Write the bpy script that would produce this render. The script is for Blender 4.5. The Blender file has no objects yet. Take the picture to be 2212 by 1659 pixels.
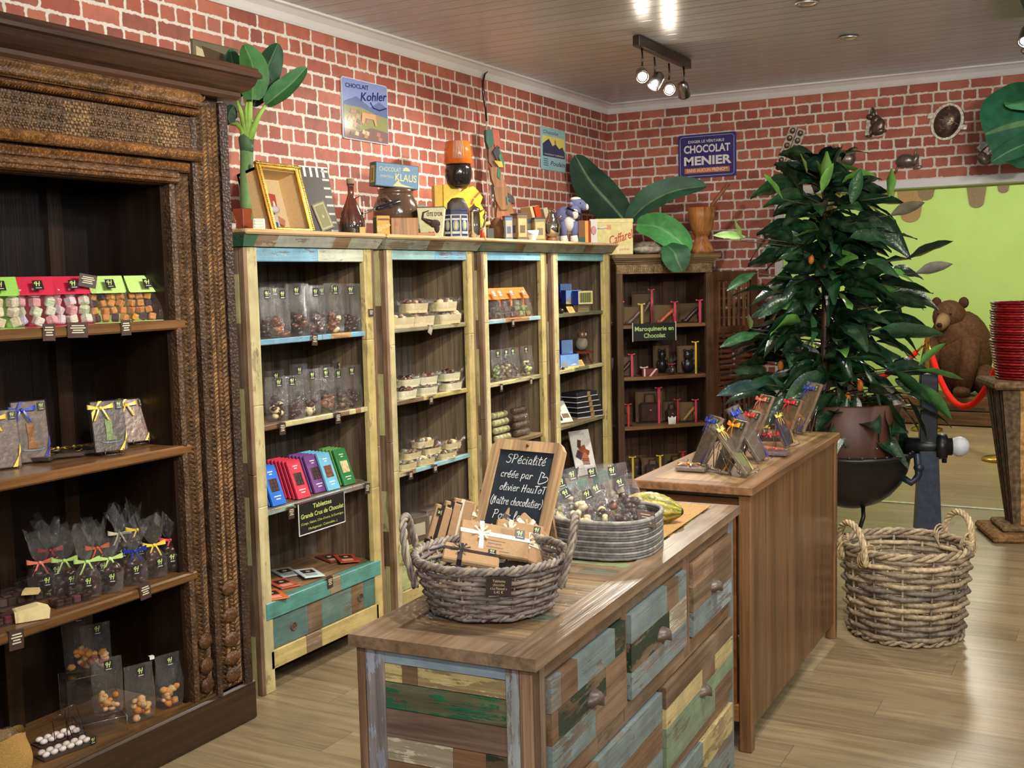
import bpy, bmesh, math, random
import numpy as np
from mathutils import Matrix, Vector, Euler
SC = bpy.context.scene
COL = SC.collection
R = math.radians
rnd = random.Random(7)

# ------------------------------------------------------------------ camera, world, exposure
W, H, F = 2212.0, 1659.0, 2440.0
YAW, PITCH, ROLL, CH = R(28.7), R(-5.3), R(-1.35), 1.6
_cy, _sy = math.cos(YAW), math.sin(YAW)
FWD = Vector((-_sy*math.cos(PITCH), _cy*math.cos(PITCH), math.sin(PITCH)))
_r0 = Vector((_cy, _sy, 0)); _u0 = _r0.cross(FWD)
RT = _r0*math.cos(ROLL) + _u0*math.sin(ROLL)
UP = -_r0*math.sin(ROLL) + _u0*math.cos(ROLL)
CAM = Vector((0, 0, CH))
cd = bpy.data.cameras.new('camera'); cam = bpy.data.objects.new('camera', cd); COL.objects.link(cam)
cd.sensor_fit = 'HORIZONTAL'; cd.sensor_width = 36.0; cd.lens = 36.0*F/W; cd.clip_start = 0.05; cd.clip_end = 60
mw = Matrix((RT, UP, -FWD)).transposed().to_4x4(); mw.translation = CAM
cam.matrix_world = mw
SC.camera = cam
vs = SC.view_settings
vs.view_transform = 'Standard'; vs.look = 'None'; vs.gamma = 1.0; vs.use_curve_mapping = False
vs.exposure = -0.14
try:
    cy = SC.cycles
    cy.max_bounces = 6; cy.diffuse_bounces = 3; cy.glossy_bounces = 3; cy.transmission_bounces = 4
    cy.transparent_max_bounces = 24; cy.caustics_reflective = False; cy.caustics_refractive = False
    cy.sample_clamp_indirect = 3.0; cy.use_denoising = True
    cy.use_adaptive_sampling = True; cy.adaptive_threshold = 0.03
except Exception: pass
wd = bpy.data.worlds.new('world'); SC.world = wd; wd.use_nodes = True
wd.node_tree.nodes['Background'].inputs[0].default_value = (0.62, 0.66, 0.72, 1)
wd.node_tree.nodes['Background'].inputs[1].default_value = 0.25

WX, FY, CZ = -3.42, 7.80, 2.86          # wall left, wall far, ceiling

def lamp(name, kind, loc, power, col=(1, .95, .855), target=None, size=.04, angle=100, blend=.6):
    d = bpy.data.lights.new(name, kind); d.energy = power; d.color = col
    o = bpy.data.objects.new(name, d); COL.objects.link(o); o.location = loc
    if kind == 'SPOT':
        d.spot_size = R(angle); d.spot_blend = blend
    if kind in ('SPOT', 'POINT'): d.shadow_soft_size = size
    if kind == 'AREA': d.size = size
    if target is not None:
        o.rotation_euler = (Vector(target)-Vector(loc)).to_track_quat('-Z', 'Y').to_euler()
    return o
LIGHTS = [
    # the track of four heads in view
    ('SPOT', (-2.28, 5.66, 2.66), 130, (-3.1, 4.6, .9), 120),
    ('SPOT', (-2.28, 5.86, 2.64), 95, (-3.2, 6.6, 1.3), 130),
    ('SPOT', (-2.28, 6.10, 2.63), 120, (-1.9, 4.6, .2), 120),
    # the track past the right edge of the frame
    ('SPOT', (-.45, 5.9, 2.66), 95, (-1.1, 7.6, .9), 120),
    ('SPOT', (-.45, 6.1, 2.66), 80, (-1.2, 4.9, .3), 120),
    # tracks over the shop floor, in front of and behind the camera
    ('SPOT', (-.75, 2.55, 2.68), 150, (-2.9, 2.6, 1.4), 120),
    ('SPOT', (-.65, 2.75, 2.68), 130, (-2.9, 4.8, 1.2), 115),
    ('SPOT', (-.25, 3.0, 2.68), 85, (-1.2, 3.4, .6), 110),
    ('SPOT', (1.5, 1.3, 2.68), 120, (-2.9, 4.0, 1.3), 90),
    ('SPOT', (1.5, 1.5, 2.68), 120, (-2.9, 6.4, 1.3), 90),
    ('SPOT', (1.4, 2.4, 2.68), 150, (-1.8, 7.4, 1.6), 90),
    ('SPOT', (.3, -.3, 2.68), 170, (-1.3, 2.1, .5), 80),
]
for i, (k, l, p, t, a) in enumerate(LIGHTS):
    lamp('spot_lamp', k, l, p, target=t, angle=a, size=.05)
# unseen fill lights added to flood the shop, behind the camera and over the aisle
for l, p in (((1.3, 4.4, 2.2), 26), ((1.2, -.6, 2.2), 40), ((-1.0, -.8, 2.2), 36), ((.9, 6.6, 2.3), 14)):
    lamp('fill_light', 'POINT', l, p, col=(.96, .98, 1), size=.15)
# the room beyond the doorway has its own lamps
for l, p in (((-1.2, 11.0, 2.6), 115), ((-3.2, 10.5, 2.6), 85), ((.4, 10.5, 2.6), 62)):
    lamp('back_room_lamp', 'POINT', l, p, col=(1, .93, .8), size=.2)

# ------------------------------------------------------------------ helpers
def ray(px, py): return FWD + RT*((px-W/2)/F) - UP*((py-H/2)/F)
def onX(px, py, v): d = ray(px, py); return CAM + d*((v-CAM.x)/d.x)
def onY(px, py, v): d = ray(px, py); return CAM + d*((v-CAM.y)/d.y)
def onZ(px, py, v): d = ray(px, py); return CAM + d*((v-CAM.z)/d.z)
def lin1(v): v /= 255.0; return v/12.92 if v <= .04045 else ((v+.055)/1.055)**2.4
def c(r, g=None, b=None, a=1.0):
    if g is None:
        r = r.lstrip('#'); r, g, b = int(r[0:2], 16), int(r[2:4], 16), int(r[4:6], 16)
    return (lin1(r), lin1(g), lin1(b), a)
def al(col, a): return (col[0], col[1], col[2], a)
def vary(col, k, rr=None):
    rr = rr or rnd
    s = 1 + rr.uniform(-k, k); return (min(1, col[0]*s), min(1, col[1]*s), min(1, col[2]*s), col[3])
def mix(a, b, t): return tuple(a[i]*(1-t)+b[i]*t for i in range(4))

class MB:
    """collects faces; every face carries a colour and a material index"""
    def __init__(s): s.v = []; s.f = []; s.c = []; s.m = []; s.s = []; s.M = Matrix.Identity(4); s.col = (.8, .8, .8, 1); s.mi = 0
    def add(s, vs, fs, col=None, mi=None, smooth=False):
        o = len(s.v); M = s.M
        s.v += [tuple(M @ Vector(p)) for p in vs]
        s.f += [tuple(o+i for i in f) for f in fs]
        k = len(fs); s.c += [col or s.col]*k; s.m += [s.mi if mi is None else mi]*k; s.s += [smooth]*k
    def box(s, x0, x1, y0, y1, z0, z1, col=None, mi=None):
        s.add([(x0,y0,z0),(x1,y0,z0),(x1,y1,z0),(x0,y1,z0),(x0,y0,z1),(x1,y0,z1),(x1,y1,z1),(x0,y1,z1)],
              [(0,3,2,1),(4,5,6,7),(0,1,5,4),(1,2,6,5),(2,3,7,6),(3,0,4,7)], col, mi)
    def bbox(s, x0, x1, y0, y1, z0, z1, r=.004, col=None, mi=None):
        """box with chamfered edges"""
        r = min(r, (x1-x0)*.45, (y1-y0)*.45, (z1-z0)*.45)
        X, Y, Z = (x0, x1), (y0, y1), (z0, z1); V = []; idx = {}
        for i in (0,1):
            for j in (0,1):
                for k in (0,1):
                    sx, sy, sz = (1,-1)[i], (1,-1)[j], (1,-1)[k]
                    for ax in range(3):
                        p = [X[i]+sx*r, Y[j]+sy*r, Z[k]+sz*r]; p[ax] = (X[i],Y[j],Z[k])[ax]
                        idx[(i,j,k,ax)] = len(V); V.append(tuple(p))
        Fs = []
        q = lambda ks, ax: [idx[t+(ax,)] for t in ks]
        sq = [(0,0),(1,0),(1,1),(0,1)]
        for ax in range(3):
            for e in (0,1):
                ks = []
                for a, b in sq:
                    t = [0,0,0]; t[ax] = e; t[(ax+1)%3] = a; t[(ax+2)%3] = b; ks.append(tuple(t))
                f = q(ks, ax); Fs.append(tuple(f if e else f[::-1]))
            for a in (0,1):
                for b in (0,1):
                    b1, b2 = (ax+1)%3, (ax+2)%3
                    k0 = [0,0,0]; k0[b1] = a; k0[b2] = b; k1 = list(k0); k1[ax] = 1
                    Fs.append((idx[tuple(k0)+(b1,)], idx[tuple(k1)+(b1,)], idx[tuple(k1)+(b2,)], idx[tuple(k0)+(b2,)]))
        for i in (0,1):
            for j in (0,1):
                for k in (0,1): Fs.append(tuple(idx[(i,j,k,ax)] for ax in range(3)))
        s.add(V, Fs, col, mi)
    def obox(s, cen, size, rot=(0,0,0), col=None, mi=None, r=0):
        M0 = s.M; s.M = M0 @ Matrix.Translation(cen) @ Euler(rot).to_matrix().to_4x4()
        a, b, d = size[0]/2, size[1]/2, size[2]/2
        if r: s.bbox(-a, a, -b, b, -d, d, r, col, mi)
        else: s.box(-a, a, -b, b, -d, d, col, mi)
        s.M = M0
    def quad(s, a, b, d, e, col=None, mi=None): s.add([a,b,d,e], [(0,1,2,3)], col, mi)
    def tube(s, pts, r, n=6, col=None, mi=None, closed=False, caps=True):
        pts = [Vector(p) for p in pts]; m = len(pts); V = []; Fs = []
        rr = r if hasattr(r, '__len__') else [r]*m
        prev = None
        for i, p in enumerate(pts):
            if closed: t = pts[(i+1) % m]-pts[i-1]
            else: t = pts[min(i+1, m-1)]-pts[max(i-1, 0)]
            if t.length < 1e-9: t = Vector((0,0,1))
            t.normalize()
            if prev is None:
                a = Vector((0,0,1)) if abs(t.z) < .9 else Vector((1,0,0)); u = t.cross(a).normalized()
            else:
                u = prev - t*prev.dot(t)
                if u.length < 1e-6: u = t.orthogonal()
                u.normalize()
            prev = u; w = t.cross(u)
            for k in range(n):
                an = 2*math.pi*k/n; V.append(p + (u*math.cos(an)+w*math.sin(an))*rr[i])
        for i in range(m if closed else m-1):
            j = (i+1) % m
            for k in range(n):
                l = (k+1) % n; Fs.append((i*n+k, i*n+l, j*n+l, j*n+k))
        if not closed and caps: Fs += [tuple(range(n))[::-1], tuple(range((m-1)*n, m*n))]
        s.add(V, Fs, col, mi, True)
    def lathe(s, prof, n=20, cen=(0,0,0), col=None, mi=None, sx=1, sy=1, smooth=True, jitter=0):
        V = []; Fs = []; m = len(prof)
        for r, z in prof:
            for k in range(n):
                a = 2*math.pi*k/n; q = 1+(rnd.uniform(-jitter, jitter) if jitter else 0)
                V.append((cen[0]+r*q*math.cos(a)*sx, cen[1]+r*q*math.sin(a)*sy, cen[2]+z))
        for i in range(m-1):
            for k in range(n):
                l = (k+1) % n; Fs.append((i*n+k, i*n+l, (i+1)*n+l, (i+1)*n+k))
        s.add(V, Fs, col, mi, smooth)
        if prof[0][0] > 1e-6: s.add([V[k] for k in range(n)][::-1], [tuple(range(n))], col, mi)
        if prof[-1][0] > 1e-6: s.add([V[(m-1)*n+k] for k in range(n)], [tuple(range(n))], col, mi)
    def ell(s, cen, rad, col=None, mi=None, n=10, m=7, rot=None, lump=0, seed=0):
        M0 = s.M
        s.M = M0 @ Matrix.Translation(cen) @ (Euler(rot).to_matrix().to_4x4() if rot else Matrix.Identity(4))
        rr = random.Random(seed); V = [(0,0,rad[2])]; Fs = []
        for i in range(1, m):
            t = math.pi*i/m
            for k in range(n):
                a = 2*math.pi*k/n; q = 1+(rr.uniform(-lump, lump) if lump else 0)
                V.append((rad[0]*math.sin(t)*math.cos(a)*q, rad[1]*math.sin(t)*math.sin(a)*q, rad[2]*math.cos(t)*q))
        V.append((0,0,-rad[2])); L = len(V)-1
        for k in range(n):
            l = (k+1) % n; Fs.append((0, 1+k, 1+l)); Fs.append((L, L-n+l, L-n+k))
        for i in range(m-2):
            for k in range(n):
                l = (k+1) % n; Fs.append((1+i*n+k, 1+(i+1)*n+k, 1+(i+1)*n+l, 1+i*n+l))
        s.add(V, Fs, col, mi, True); s.M = M0
    def grid(s, fn, nu, nv, col=None, mi=None, smooth=True, wrap=False):
        V = [fn(i/nu, j/nv) for i in range(nu+1) for j in range(nv+1)]
        Fs = [(i*(nv+1)+j, (i+1)*(nv+1)+j, (i+1)*(nv+1)+j+1, i*(nv+1)+j+1) for i in range(nu) for j in range(nv)]
        if callable(col):
            o = len(s.v); s.add(V, Fs, None, mi, smooth); k = len(Fs)
            s.c[-k:] = [col((i+.5)/nu, (j+.5)/nv) for i in range(nu) for j in range(nv)]
        else: s.add(V, Fs, col, mi, smooth)
    def prism(s, pts, y0, y1, col=None, mi=None):
        """outline in x,z (counter-clockwise seen from -y) pushed from y0 to y1"""
        n = len(pts); V = [(x, y0, z) for x, z in pts]+[(x, y1, z) for x, z in pts]
        Fs = [tuple(range(n)), tuple(range(n, 2*n))[::-1]]+[(i, i+n, (i+1) % n+n, (i+1) % n) for i in range(n)]
        s.add(V, Fs, col, mi)
    def prismx(s, pts, x0, x1, col=None, mi=None):
        """outline in y,z pushed along x"""
        n = len(pts); V = [(x0, y, z) for y, z in pts]+[(x1, y, z) for y, z in pts]
        Fs = [tuple(range(n)), tuple(range(n, 2*n))[::-1]]+[(i, i+n, (i+1) % n+n, (i+1) % n) for i in range(n)]
        s.add(V, Fs, col, mi)
    def prismz(s, pts, z0, z1, col=None, mi=None):
        n = len(pts); V = [(x, y, z0) for x, y in pts]+[(x, y, z1) for x, y in pts]
        Fs = [tuple(range(n))[::-1], tuple(range(n, 2*n))]+[(i, (i+1) % n, (i+1) % n+n, i+n) for i in range(n)]
        s.add(V, Fs, col, mi)
    def stroke(s, pts, w, col=None, mi=None, y=0.0):
        """flat ribbon in the x,z plane facing -y"""
        P = [Vector((p[0], p[1])) for p in pts]
        for i in range(len(P)-1):
            a, b = P[i], P[i+1]; d = b-a
            if d.length < 1e-9: continue
            d.normalize(); n = Vector((-d.y, d.x))*w/2; a = a-d*w*.3; b = b+d*w*.3
            s.add([(a.x+n.x, y, a.y+n.y), (a.x-n.x, y, a.y-n.y), (b.x-n.x, y, b.y-n.y), (b.x+n.x, y, b.y+n.y)], [(0,1,2,3)], col, mi)
    def mesh(s, me, M, col=None, mi=None):
        M0 = s.M; s.M = M0 @ M
        s.add([v.co for v in me.vertices], [tuple(p.vertices) for p in me.polygons], col, mi); s.M = M0
    def build(s, name, mats, parent=None, loc=None, rz=0, recenter=False):
        me = bpy.data.meshes.new(name); me.from_pydata(s.v, [], s.f)
        if not isinstance(mats, (list, tuple)): mats = [mats]
        for m in mats: me.materials.append(m)
        n = len(me.polygons)
        me.polygons.foreach_set('material_index', np.array(s.m[:n], dtype=np.int32))
        me.polygons.foreach_set('use_smooth', np.array(s.s[:n], dtype=bool))
        cl = me.color_attributes.new('Col', 'FLOAT_COLOR', 'CORNER')
        tot = np.zeros(n, dtype=np.int32); me.polygons.foreach_get('loop_total', tot)
        cl.data.foreach_set('color', np.repeat(np.array(s.c[:n], dtype=np.float32), tot, axis=0).ravel())
        me.update()
        o = bpy.data.objects.new(name, me); COL.objects.link(o)
        if parent is not None: o.parent = parent
        if loc is not None: o.location = loc
        if rz: o.rotation_euler = (0, 0, rz)
        return o

def tag(o, label, cat, group=None):
    o['label'] = label; o['category'] = cat
    if group: o['group'] = group
    return o
def thing(name, label, cat, loc, rz=0, group=None, rot=None):
    o = bpy.data.objects.new(name, None); o.empty_display_size = .05; COL.objects.link(o)
    o.location = loc; o.rotation_euler = rot if rot else (0, 0, rz)
    return tag(o, label, cat, group)
def struct(o): o['kind'] = 'structure'; return o
KIDS = {}
def clone(src, label, loc, rz=0, group=None, rot=None, scale=None):
    """a copy of a thing with copies of its parts and sub-parts (mesh data shared)"""
    def cp(o, par):
        n = o.copy(); COL.objects.link(n)
        if par is not None: n.parent = par
        for ch in o.children: cp(ch, n)
        return n
    n = cp(src, None); n['label'] = label
    if group: n['group'] = group
    n.location = loc; n.rotation_euler = rot if rot else (0, 0, rz)
    if scale: n.scale = (scale, scale, scale) if not hasattr(scale, '__len__') else scale
    return n

_txt = {}
def text_mesh(t, size=1.0, shear=0.0, bold=0.0, align='CENTER', spacing=1.0):
    k = (t, shear, bold, align, spacing)
    if k not in _txt:
        cu = bpy.data.curves.new('lettering', 'FONT'); cu.body = t; cu.size = 1.0; cu.shear = shear; cu.offset = bold
        cu.align_x = align; cu.align_y = 'CENTER'; cu.resolution_u = 3; cu.space_character = spacing
        o = bpy.data.objects.new('lettering', cu); COL.objects.link(o)
        dg = bpy.context.evaluated_depsgraph_get()
        _txt[k] = bpy.data.meshes.new_from_object(o.evaluated_get(dg))
        bpy.data.objects.remove(o); bpy.data.curves.remove(cu)
    return _txt[k]
XZ = Matrix(((1,0,0,0),(0,0,-1,0),(0,1,0,0),(0,0,0,1)))     # text plane -> upright plane facing -y
def put_text(mb, t, x, z, size, col, mi=None, y=-.001, shear=0, bold=0, align='CENTER', spacing=1.0, fitw=None, rot=0):
    me = text_mesh(t, 1, shear, bold, align, spacing)
    sx = size
    if fitw and len(me.vertices):
        xs = [v.co.x for v in me.vertices]; w = max(xs)-min(xs)
        if w > 0: sx = fitw/w
    mb.mesh(me, Matrix.Translation((x, y, z)) @ Matrix.Rotation(-rot, 4, 'Y') @ XZ @ Matrix.Diagonal((sx, size, 1, 1)), col, mi)

# ------------------------------------------------------------------ materials
class NT:
    def __init__(s, name):
        s.m = bpy.data.materials.new(name); s.m.use_nodes = True; s.t = s.m.node_tree; s.n = s.t.nodes; s.n.clear()
        s.out = s.n.new('ShaderNodeOutputMaterial')
    def node(s, typ, **kw):
        n = s.n.new('ShaderNode'+typ)
        for k, v in kw.items():
            if k in ('operation', 'data_type', 'blend_type', 'attribute_name', 'noise_dimensions', 'feature', 'distance', 'wave_type', 'bands_direction', 'interpolation_type', 'voronoi_dimensions', 'gradient_type', 'clamp'): setattr(n, k, v)
        for k, v in kw.items():
            if k.startswith('i_'):
                nm = k[2:]; sock = n.inputs[int(nm)] if nm.isdigit() else n.inputs[nm.replace('_', ' ')]
                s.set(sock, v)
        return n
    def set(s, sock, v):
        if hasattr(v, 'is_output') or isinstance(v, bpy.types.NodeSocket): s.t.links.new(v, sock)
        else: sock.default_value = v
    def math(s, op, a, b=None, d=None):
        n = s.n.new('ShaderNodeMath'); n.operation = op; s.set(n.inputs[0], a)
        if b is not None: s.set(n.inputs[1], b)
        if d is not None: s.set(n.inputs[2], d)
        return n.outputs[0]
    def mixc(s, f, a, b, mode='MIX'):
        n = s.n.new('ShaderNodeMix'); n.data_type = 'RGBA'; n.blend_type = mode
        s.set(n.inputs[0], f); s.set(n.inputs[6], a); s.set(n.inputs[7], b); return n.outputs[2]
    def ramp(s, f, lo, hi, a=0.0, b=1.0):
        n = s.n.new('ShaderNodeMapRange'); n.interpolation_type = 'SMOOTHSTEP'; n.clamp = True
        s.set(n.inputs[0], f); s.set(n.inputs[1], lo); s.set(n.inputs[2], hi); s.set(n.inputs[3], a); s.set(n.inputs[4], b); return n.outputs[0]
    def noise(s, vec, scale, detail=3, rough=.55, dist=0):
        n = s.n.new('ShaderNodeTexNoise'); s.set(n.inputs['Vector'], vec); s.set(n.inputs['Scale'], scale)
        n.inputs['Detail'].default_value = detail; n.inputs['Roughness'].default_value = rough; n.inputs['Distortion'].default_value = dist
        return n.outputs[0]
    def vscale(s, vec, sc):
        n = s.n.new('ShaderNodeVectorMath'); n.operation = 'MULTIPLY'; s.set(n.inputs[0], vec); n.inputs[1].default_value = sc; return n.outputs[0]
    def objvec(s):
        tc = s.n.new('ShaderNodeTexCoord'); oi = s.n.new('ShaderNodeObjectInfo')
        n = s.n.new('ShaderNodeVectorMath'); n.operation = 'ADD'
        s.t.links.new(tc.outputs['Object'], n.inputs[0])
        m = s.math('MULTIPLY', oi.outputs['Random'], 7.0); s.t.links.new(m, n.inputs[1]); return n.outputs[0]
    def attr(s):
        n = s.n.new('ShaderNodeAttribute'); n.attribute_name = 'Col'; return n
    def bump(s, h, st=.3, d=.01):
        n = s.n.new('ShaderNodeBump'); n.inputs['Strength'].default_value = st; n.inputs['Distance'].default_value = d
        s.set(n.inputs['Height'], h); return n.outputs[0]
    def bsdf(s, col, rough=.5, metal=0, spec=.5, normal=None, **kw):
        b = s.n.new('ShaderNodeBsdfPrincipled')
        s.set(b.inputs['Base Color'], col); s.set(b.inputs['Roughness'], rough); s.set(b.inputs['Metallic'], metal)
        s.set(b.inputs['Specular IOR Level'], spec)
        if normal is not None: s.set(b.inputs['Normal'], normal)
        for k, v in kw.items(): s.set(b.inputs[k], v)
        s.t.links.new(b.outputs[0], s.out.inputs[0]); return b

def m_plain(name, rough=.5, metal=0, spec=.5, nz=.08, nscale=40, bump=0):
    t = NT(name); a = t.attr(); v = t.objvec(); n = t.noise(v, nscale, 3)
    k = t.ramp(n, .3, .7, 1-nz, 1+nz)
    col = t.mixc(1.0, a.outputs['Color'], k, 'MULTIPLY')
    t.bsdf(col, rough, metal, spec, t.bump(n, bump, .004) if bump else None); return t.m
def m_wood(name, axis, rough=.45, dark=.5, spec=.4, freq=1.0, wear=False, bump=.25):
    """grain runs along the given axis of the object; with wear, the attribute's alpha is how much paint is left"""
    t = NT(name); a = t.attr(); v = t.objvec()
    sc = [26*freq]*3; sc['xyz'.index(axis)] = 1.6*freq
    g = t.noise(t.vscale(v, sc), 1.0, 5, .62, .6)
    sc2 = [95*freq]*3; sc2['xyz'.index(axis)] = 3.5*freq
    g2 = t.noise(t.vscale(v, sc2), 1.0, 3, .6)
    k = t.math('ADD', t.ramp(g, .28, .72, 1-dark, 1+dark*.45), t.ramp(g2, .3, .7, -.13, .13))
    if wear:
        sc3 = [14]*3; sc3['xyz'.index(axis)] = 5
        w = t.noise(t.vscale(v, sc3), 1.3, 6, .68, .3)
        w2 = t.math('ADD', t.math('MULTIPLY', w, .75), t.math('MULTIPLY', g2, .25))
        th = t.math('SUBTRACT', .665, t.math('MULTIPLY', a.outputs['Alpha'], .29))
        msk = t.ramp(t.math('SUBTRACT', w2, th), -.02, .02, 0, 1)
        wood = t.mixc(t.ramp(t.noise(v, 6, 2), .35, .65), c(116, 90, 68), c(146, 124, 104)); wood = t.mixc(.38, wood, a.outputs['Color'])
        wc = t.mixc(1.0, wood, k, 'MULTIPLY')
        kk = t.math('MULTIPLY', t.ramp(g, .3, .7, .8, 1.08), t.ramp(t.noise(v, 11, 4, .65), .3, .7, .78, 1.1))
        pc = t.mixc(1.0, a.outputs['Color'], kk, 'MULTIPLY')
        col = t.mixc(msk, wc, pc); h = t.math('ADD', t.math('MULTIPLY', msk, .6), g2)
        t.bsdf(col, rough, 0, spec, t.bump(h, bump, .003))
    else:
        col = t.mixc(1.0, a.outputs['Color'], k, 'MULTIPLY')
        t.bsdf(col, rough, 0, spec, t.bump(t.math('ADD', g, g2), bump, .003))
    return t.m
def m_film(name, base=.06, tint=(.95, .95, .95, 1), rough=.08, wrinkle=0.0, haze=.04):
    """thin clear film: mostly see-through, sharp reflections that grow at grazing angles"""
    t = NT(name); tr = t.n.new('ShaderNodeBsdfTransparent'); tr.inputs[0].default_value = tint
    gl = t.n.new('ShaderNodeBsdfGlossy'); gl.inputs['Roughness'].default_value = rough; gl.inputs['Color'].default_value = (1,1,1,1)
    df = t.n.new('ShaderNodeBsdfDiffuse'); df.inputs[0].default_value = (.8,.8,.8,1)
    lw = t.n.new('ShaderNodeLayerWeight'); lw.inputs[0].default_value = .35
    f = t.math('ADD', t.math('MULTIPLY', t.math('POWER', lw.outputs['Facing'], 2.0), .5), base)
    if wrinkle:
        v = t.objvec(); n = t.noise(v, 48, 4, .65, 1.5); b = t.bump(n, wrinkle, .02)
        t.t.links.new(b, gl.inputs['Normal'])
    m1 = t.n.new('ShaderNodeMixShader'); m1.inputs[0].default_value = haze
    t.t.links.new(tr.outputs[0], m1.inputs[1]); t.t.links.new(df.outputs[0], m1.inputs[2])
    m2 = t.n.new('ShaderNodeMixShader'); t.t.links.new(f, m2.inputs[0]); t.t.links.new(m1.outputs[0], m2.inputs[1]); t.t.links.new(gl.outputs[0], m2.inputs[2])
    t.t.links.new(m2.outputs[0], t.out.inputs[0]); return t.m
def m_emit(name, col, st):
    t = NT(name); e = t.n.new('ShaderNodeEmission'); e.inputs[0].default_value = col; e.inputs[1].default_value = st
    t.t.links.new(e.outputs[0], t.out.inputs[0]); return t.m
def m_leaf(name, rough=.35, spec=.5, bump=.35):
    t = NT(name); a = t.attr(); v = t.objvec(); n = t.noise(v, 9, 3)
    col = t.mixc(1.0, a.outputs['Color'], t.ramp(n, .3, .7, .7, 1.25), 'MULTIPLY')
    n2 = t.noise(v, 60, 2)
    t.bsdf(col, rough, 0, spec, t.bump(n2, bump, .004)); return t.m
def m_carved(name):
    """dark old wood with golden worn high points"""
    t = NT(name); a = t.attr(); v = t.objvec()
    vo = t.n.new('ShaderNodeTexVoronoi'); t.set(vo.inputs['Vector'], v); vo.inputs['Scale'].default_value = 95
    n = t.noise(v, 18, 4, .6); n2 = t.noise(t.vscale(v, (60, 60, 9)), 1, 3)
    h = t.ramp(vo.outputs['Distance'], .0, .75, 1, 0)
    k = t.math('ADD', t.math('MULTIPLY', h, .55), t.ramp(n, .3, .7, .35, .95))
    col = t.mixc(1.0, a.outputs['Color'], k, 'MULTIPLY')
    t.bsdf(col, .5, 0, .4, t.bump(t.math('ADD', h, t.math('MULTIPLY', n2, .4)), .55, .004)); return t.m

PL = m_plain('satin_colour', .5)
MT = m_plain('matt_colour', .9, spec=.2)
GL = m_plain('glossy_colour', .14, spec=.6, nz=.03)
PAPER = m_plain('kraft_paper', .8, spec=.2, nz=.07, nscale=160)
CHOC = m_plain('chocolate', .28, spec=.5, nz=.25, nscale=60, bump=.3)
JELLY = m_plain('sugared_jelly', .7, spec=.3, nz=.2, nscale=220, bump=.4)
METAL = m_plain('worn_metal', .28, metal=1, nz=.15, nscale=25)
CHROME = m_plain('chrome', .08, metal=1, nz=.02)
IRON = m_plain('black_iron', .38, spec=.5, nz=.25, nscale=30, bump=.3)
FABRIC = m_plain('soft_fabric', .95, spec=.1, nz=.12, nscale=200, bump=.5)
WX_, WY_, WZ_ = (m_wood('wood_grain_'+n, ax) for n, ax in (('along', 'x'), ('across', 'y'), ('upright', 'z')))
DX_, DY_, DZ_ = (m_wood('polished_wood_'+n, ax, .3, .45, .5, .8) for n, ax in (('along', 'x'), ('across', 'y'), ('upright', 'z')))
PX_, PY_, PZ_ = (m_wood('worn_paint_'+n, ax, .42, .45, .4, 1.0, True, .5) for n, ax in (('along', 'x'), ('across', 'y'), ('upright', 'z')))
CARVED = m_carved('carved_wood')
FILM = m_film('cellophane', .09, rough=.09, wrinkle=1.0, haze=.012)
ACRY = m_film('clear_acrylic', .035, rough=.03, haze=.004)
LEAF = m_leaf('leaf_surface', .24, .6, .5)
BANANA = m_leaf('broad_leaf_surface', .55, .3, .15)
WICK = m_plain('wicker_cane', .6, spec=.35, nz=.3, nscale=55, bump=.6)
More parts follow.
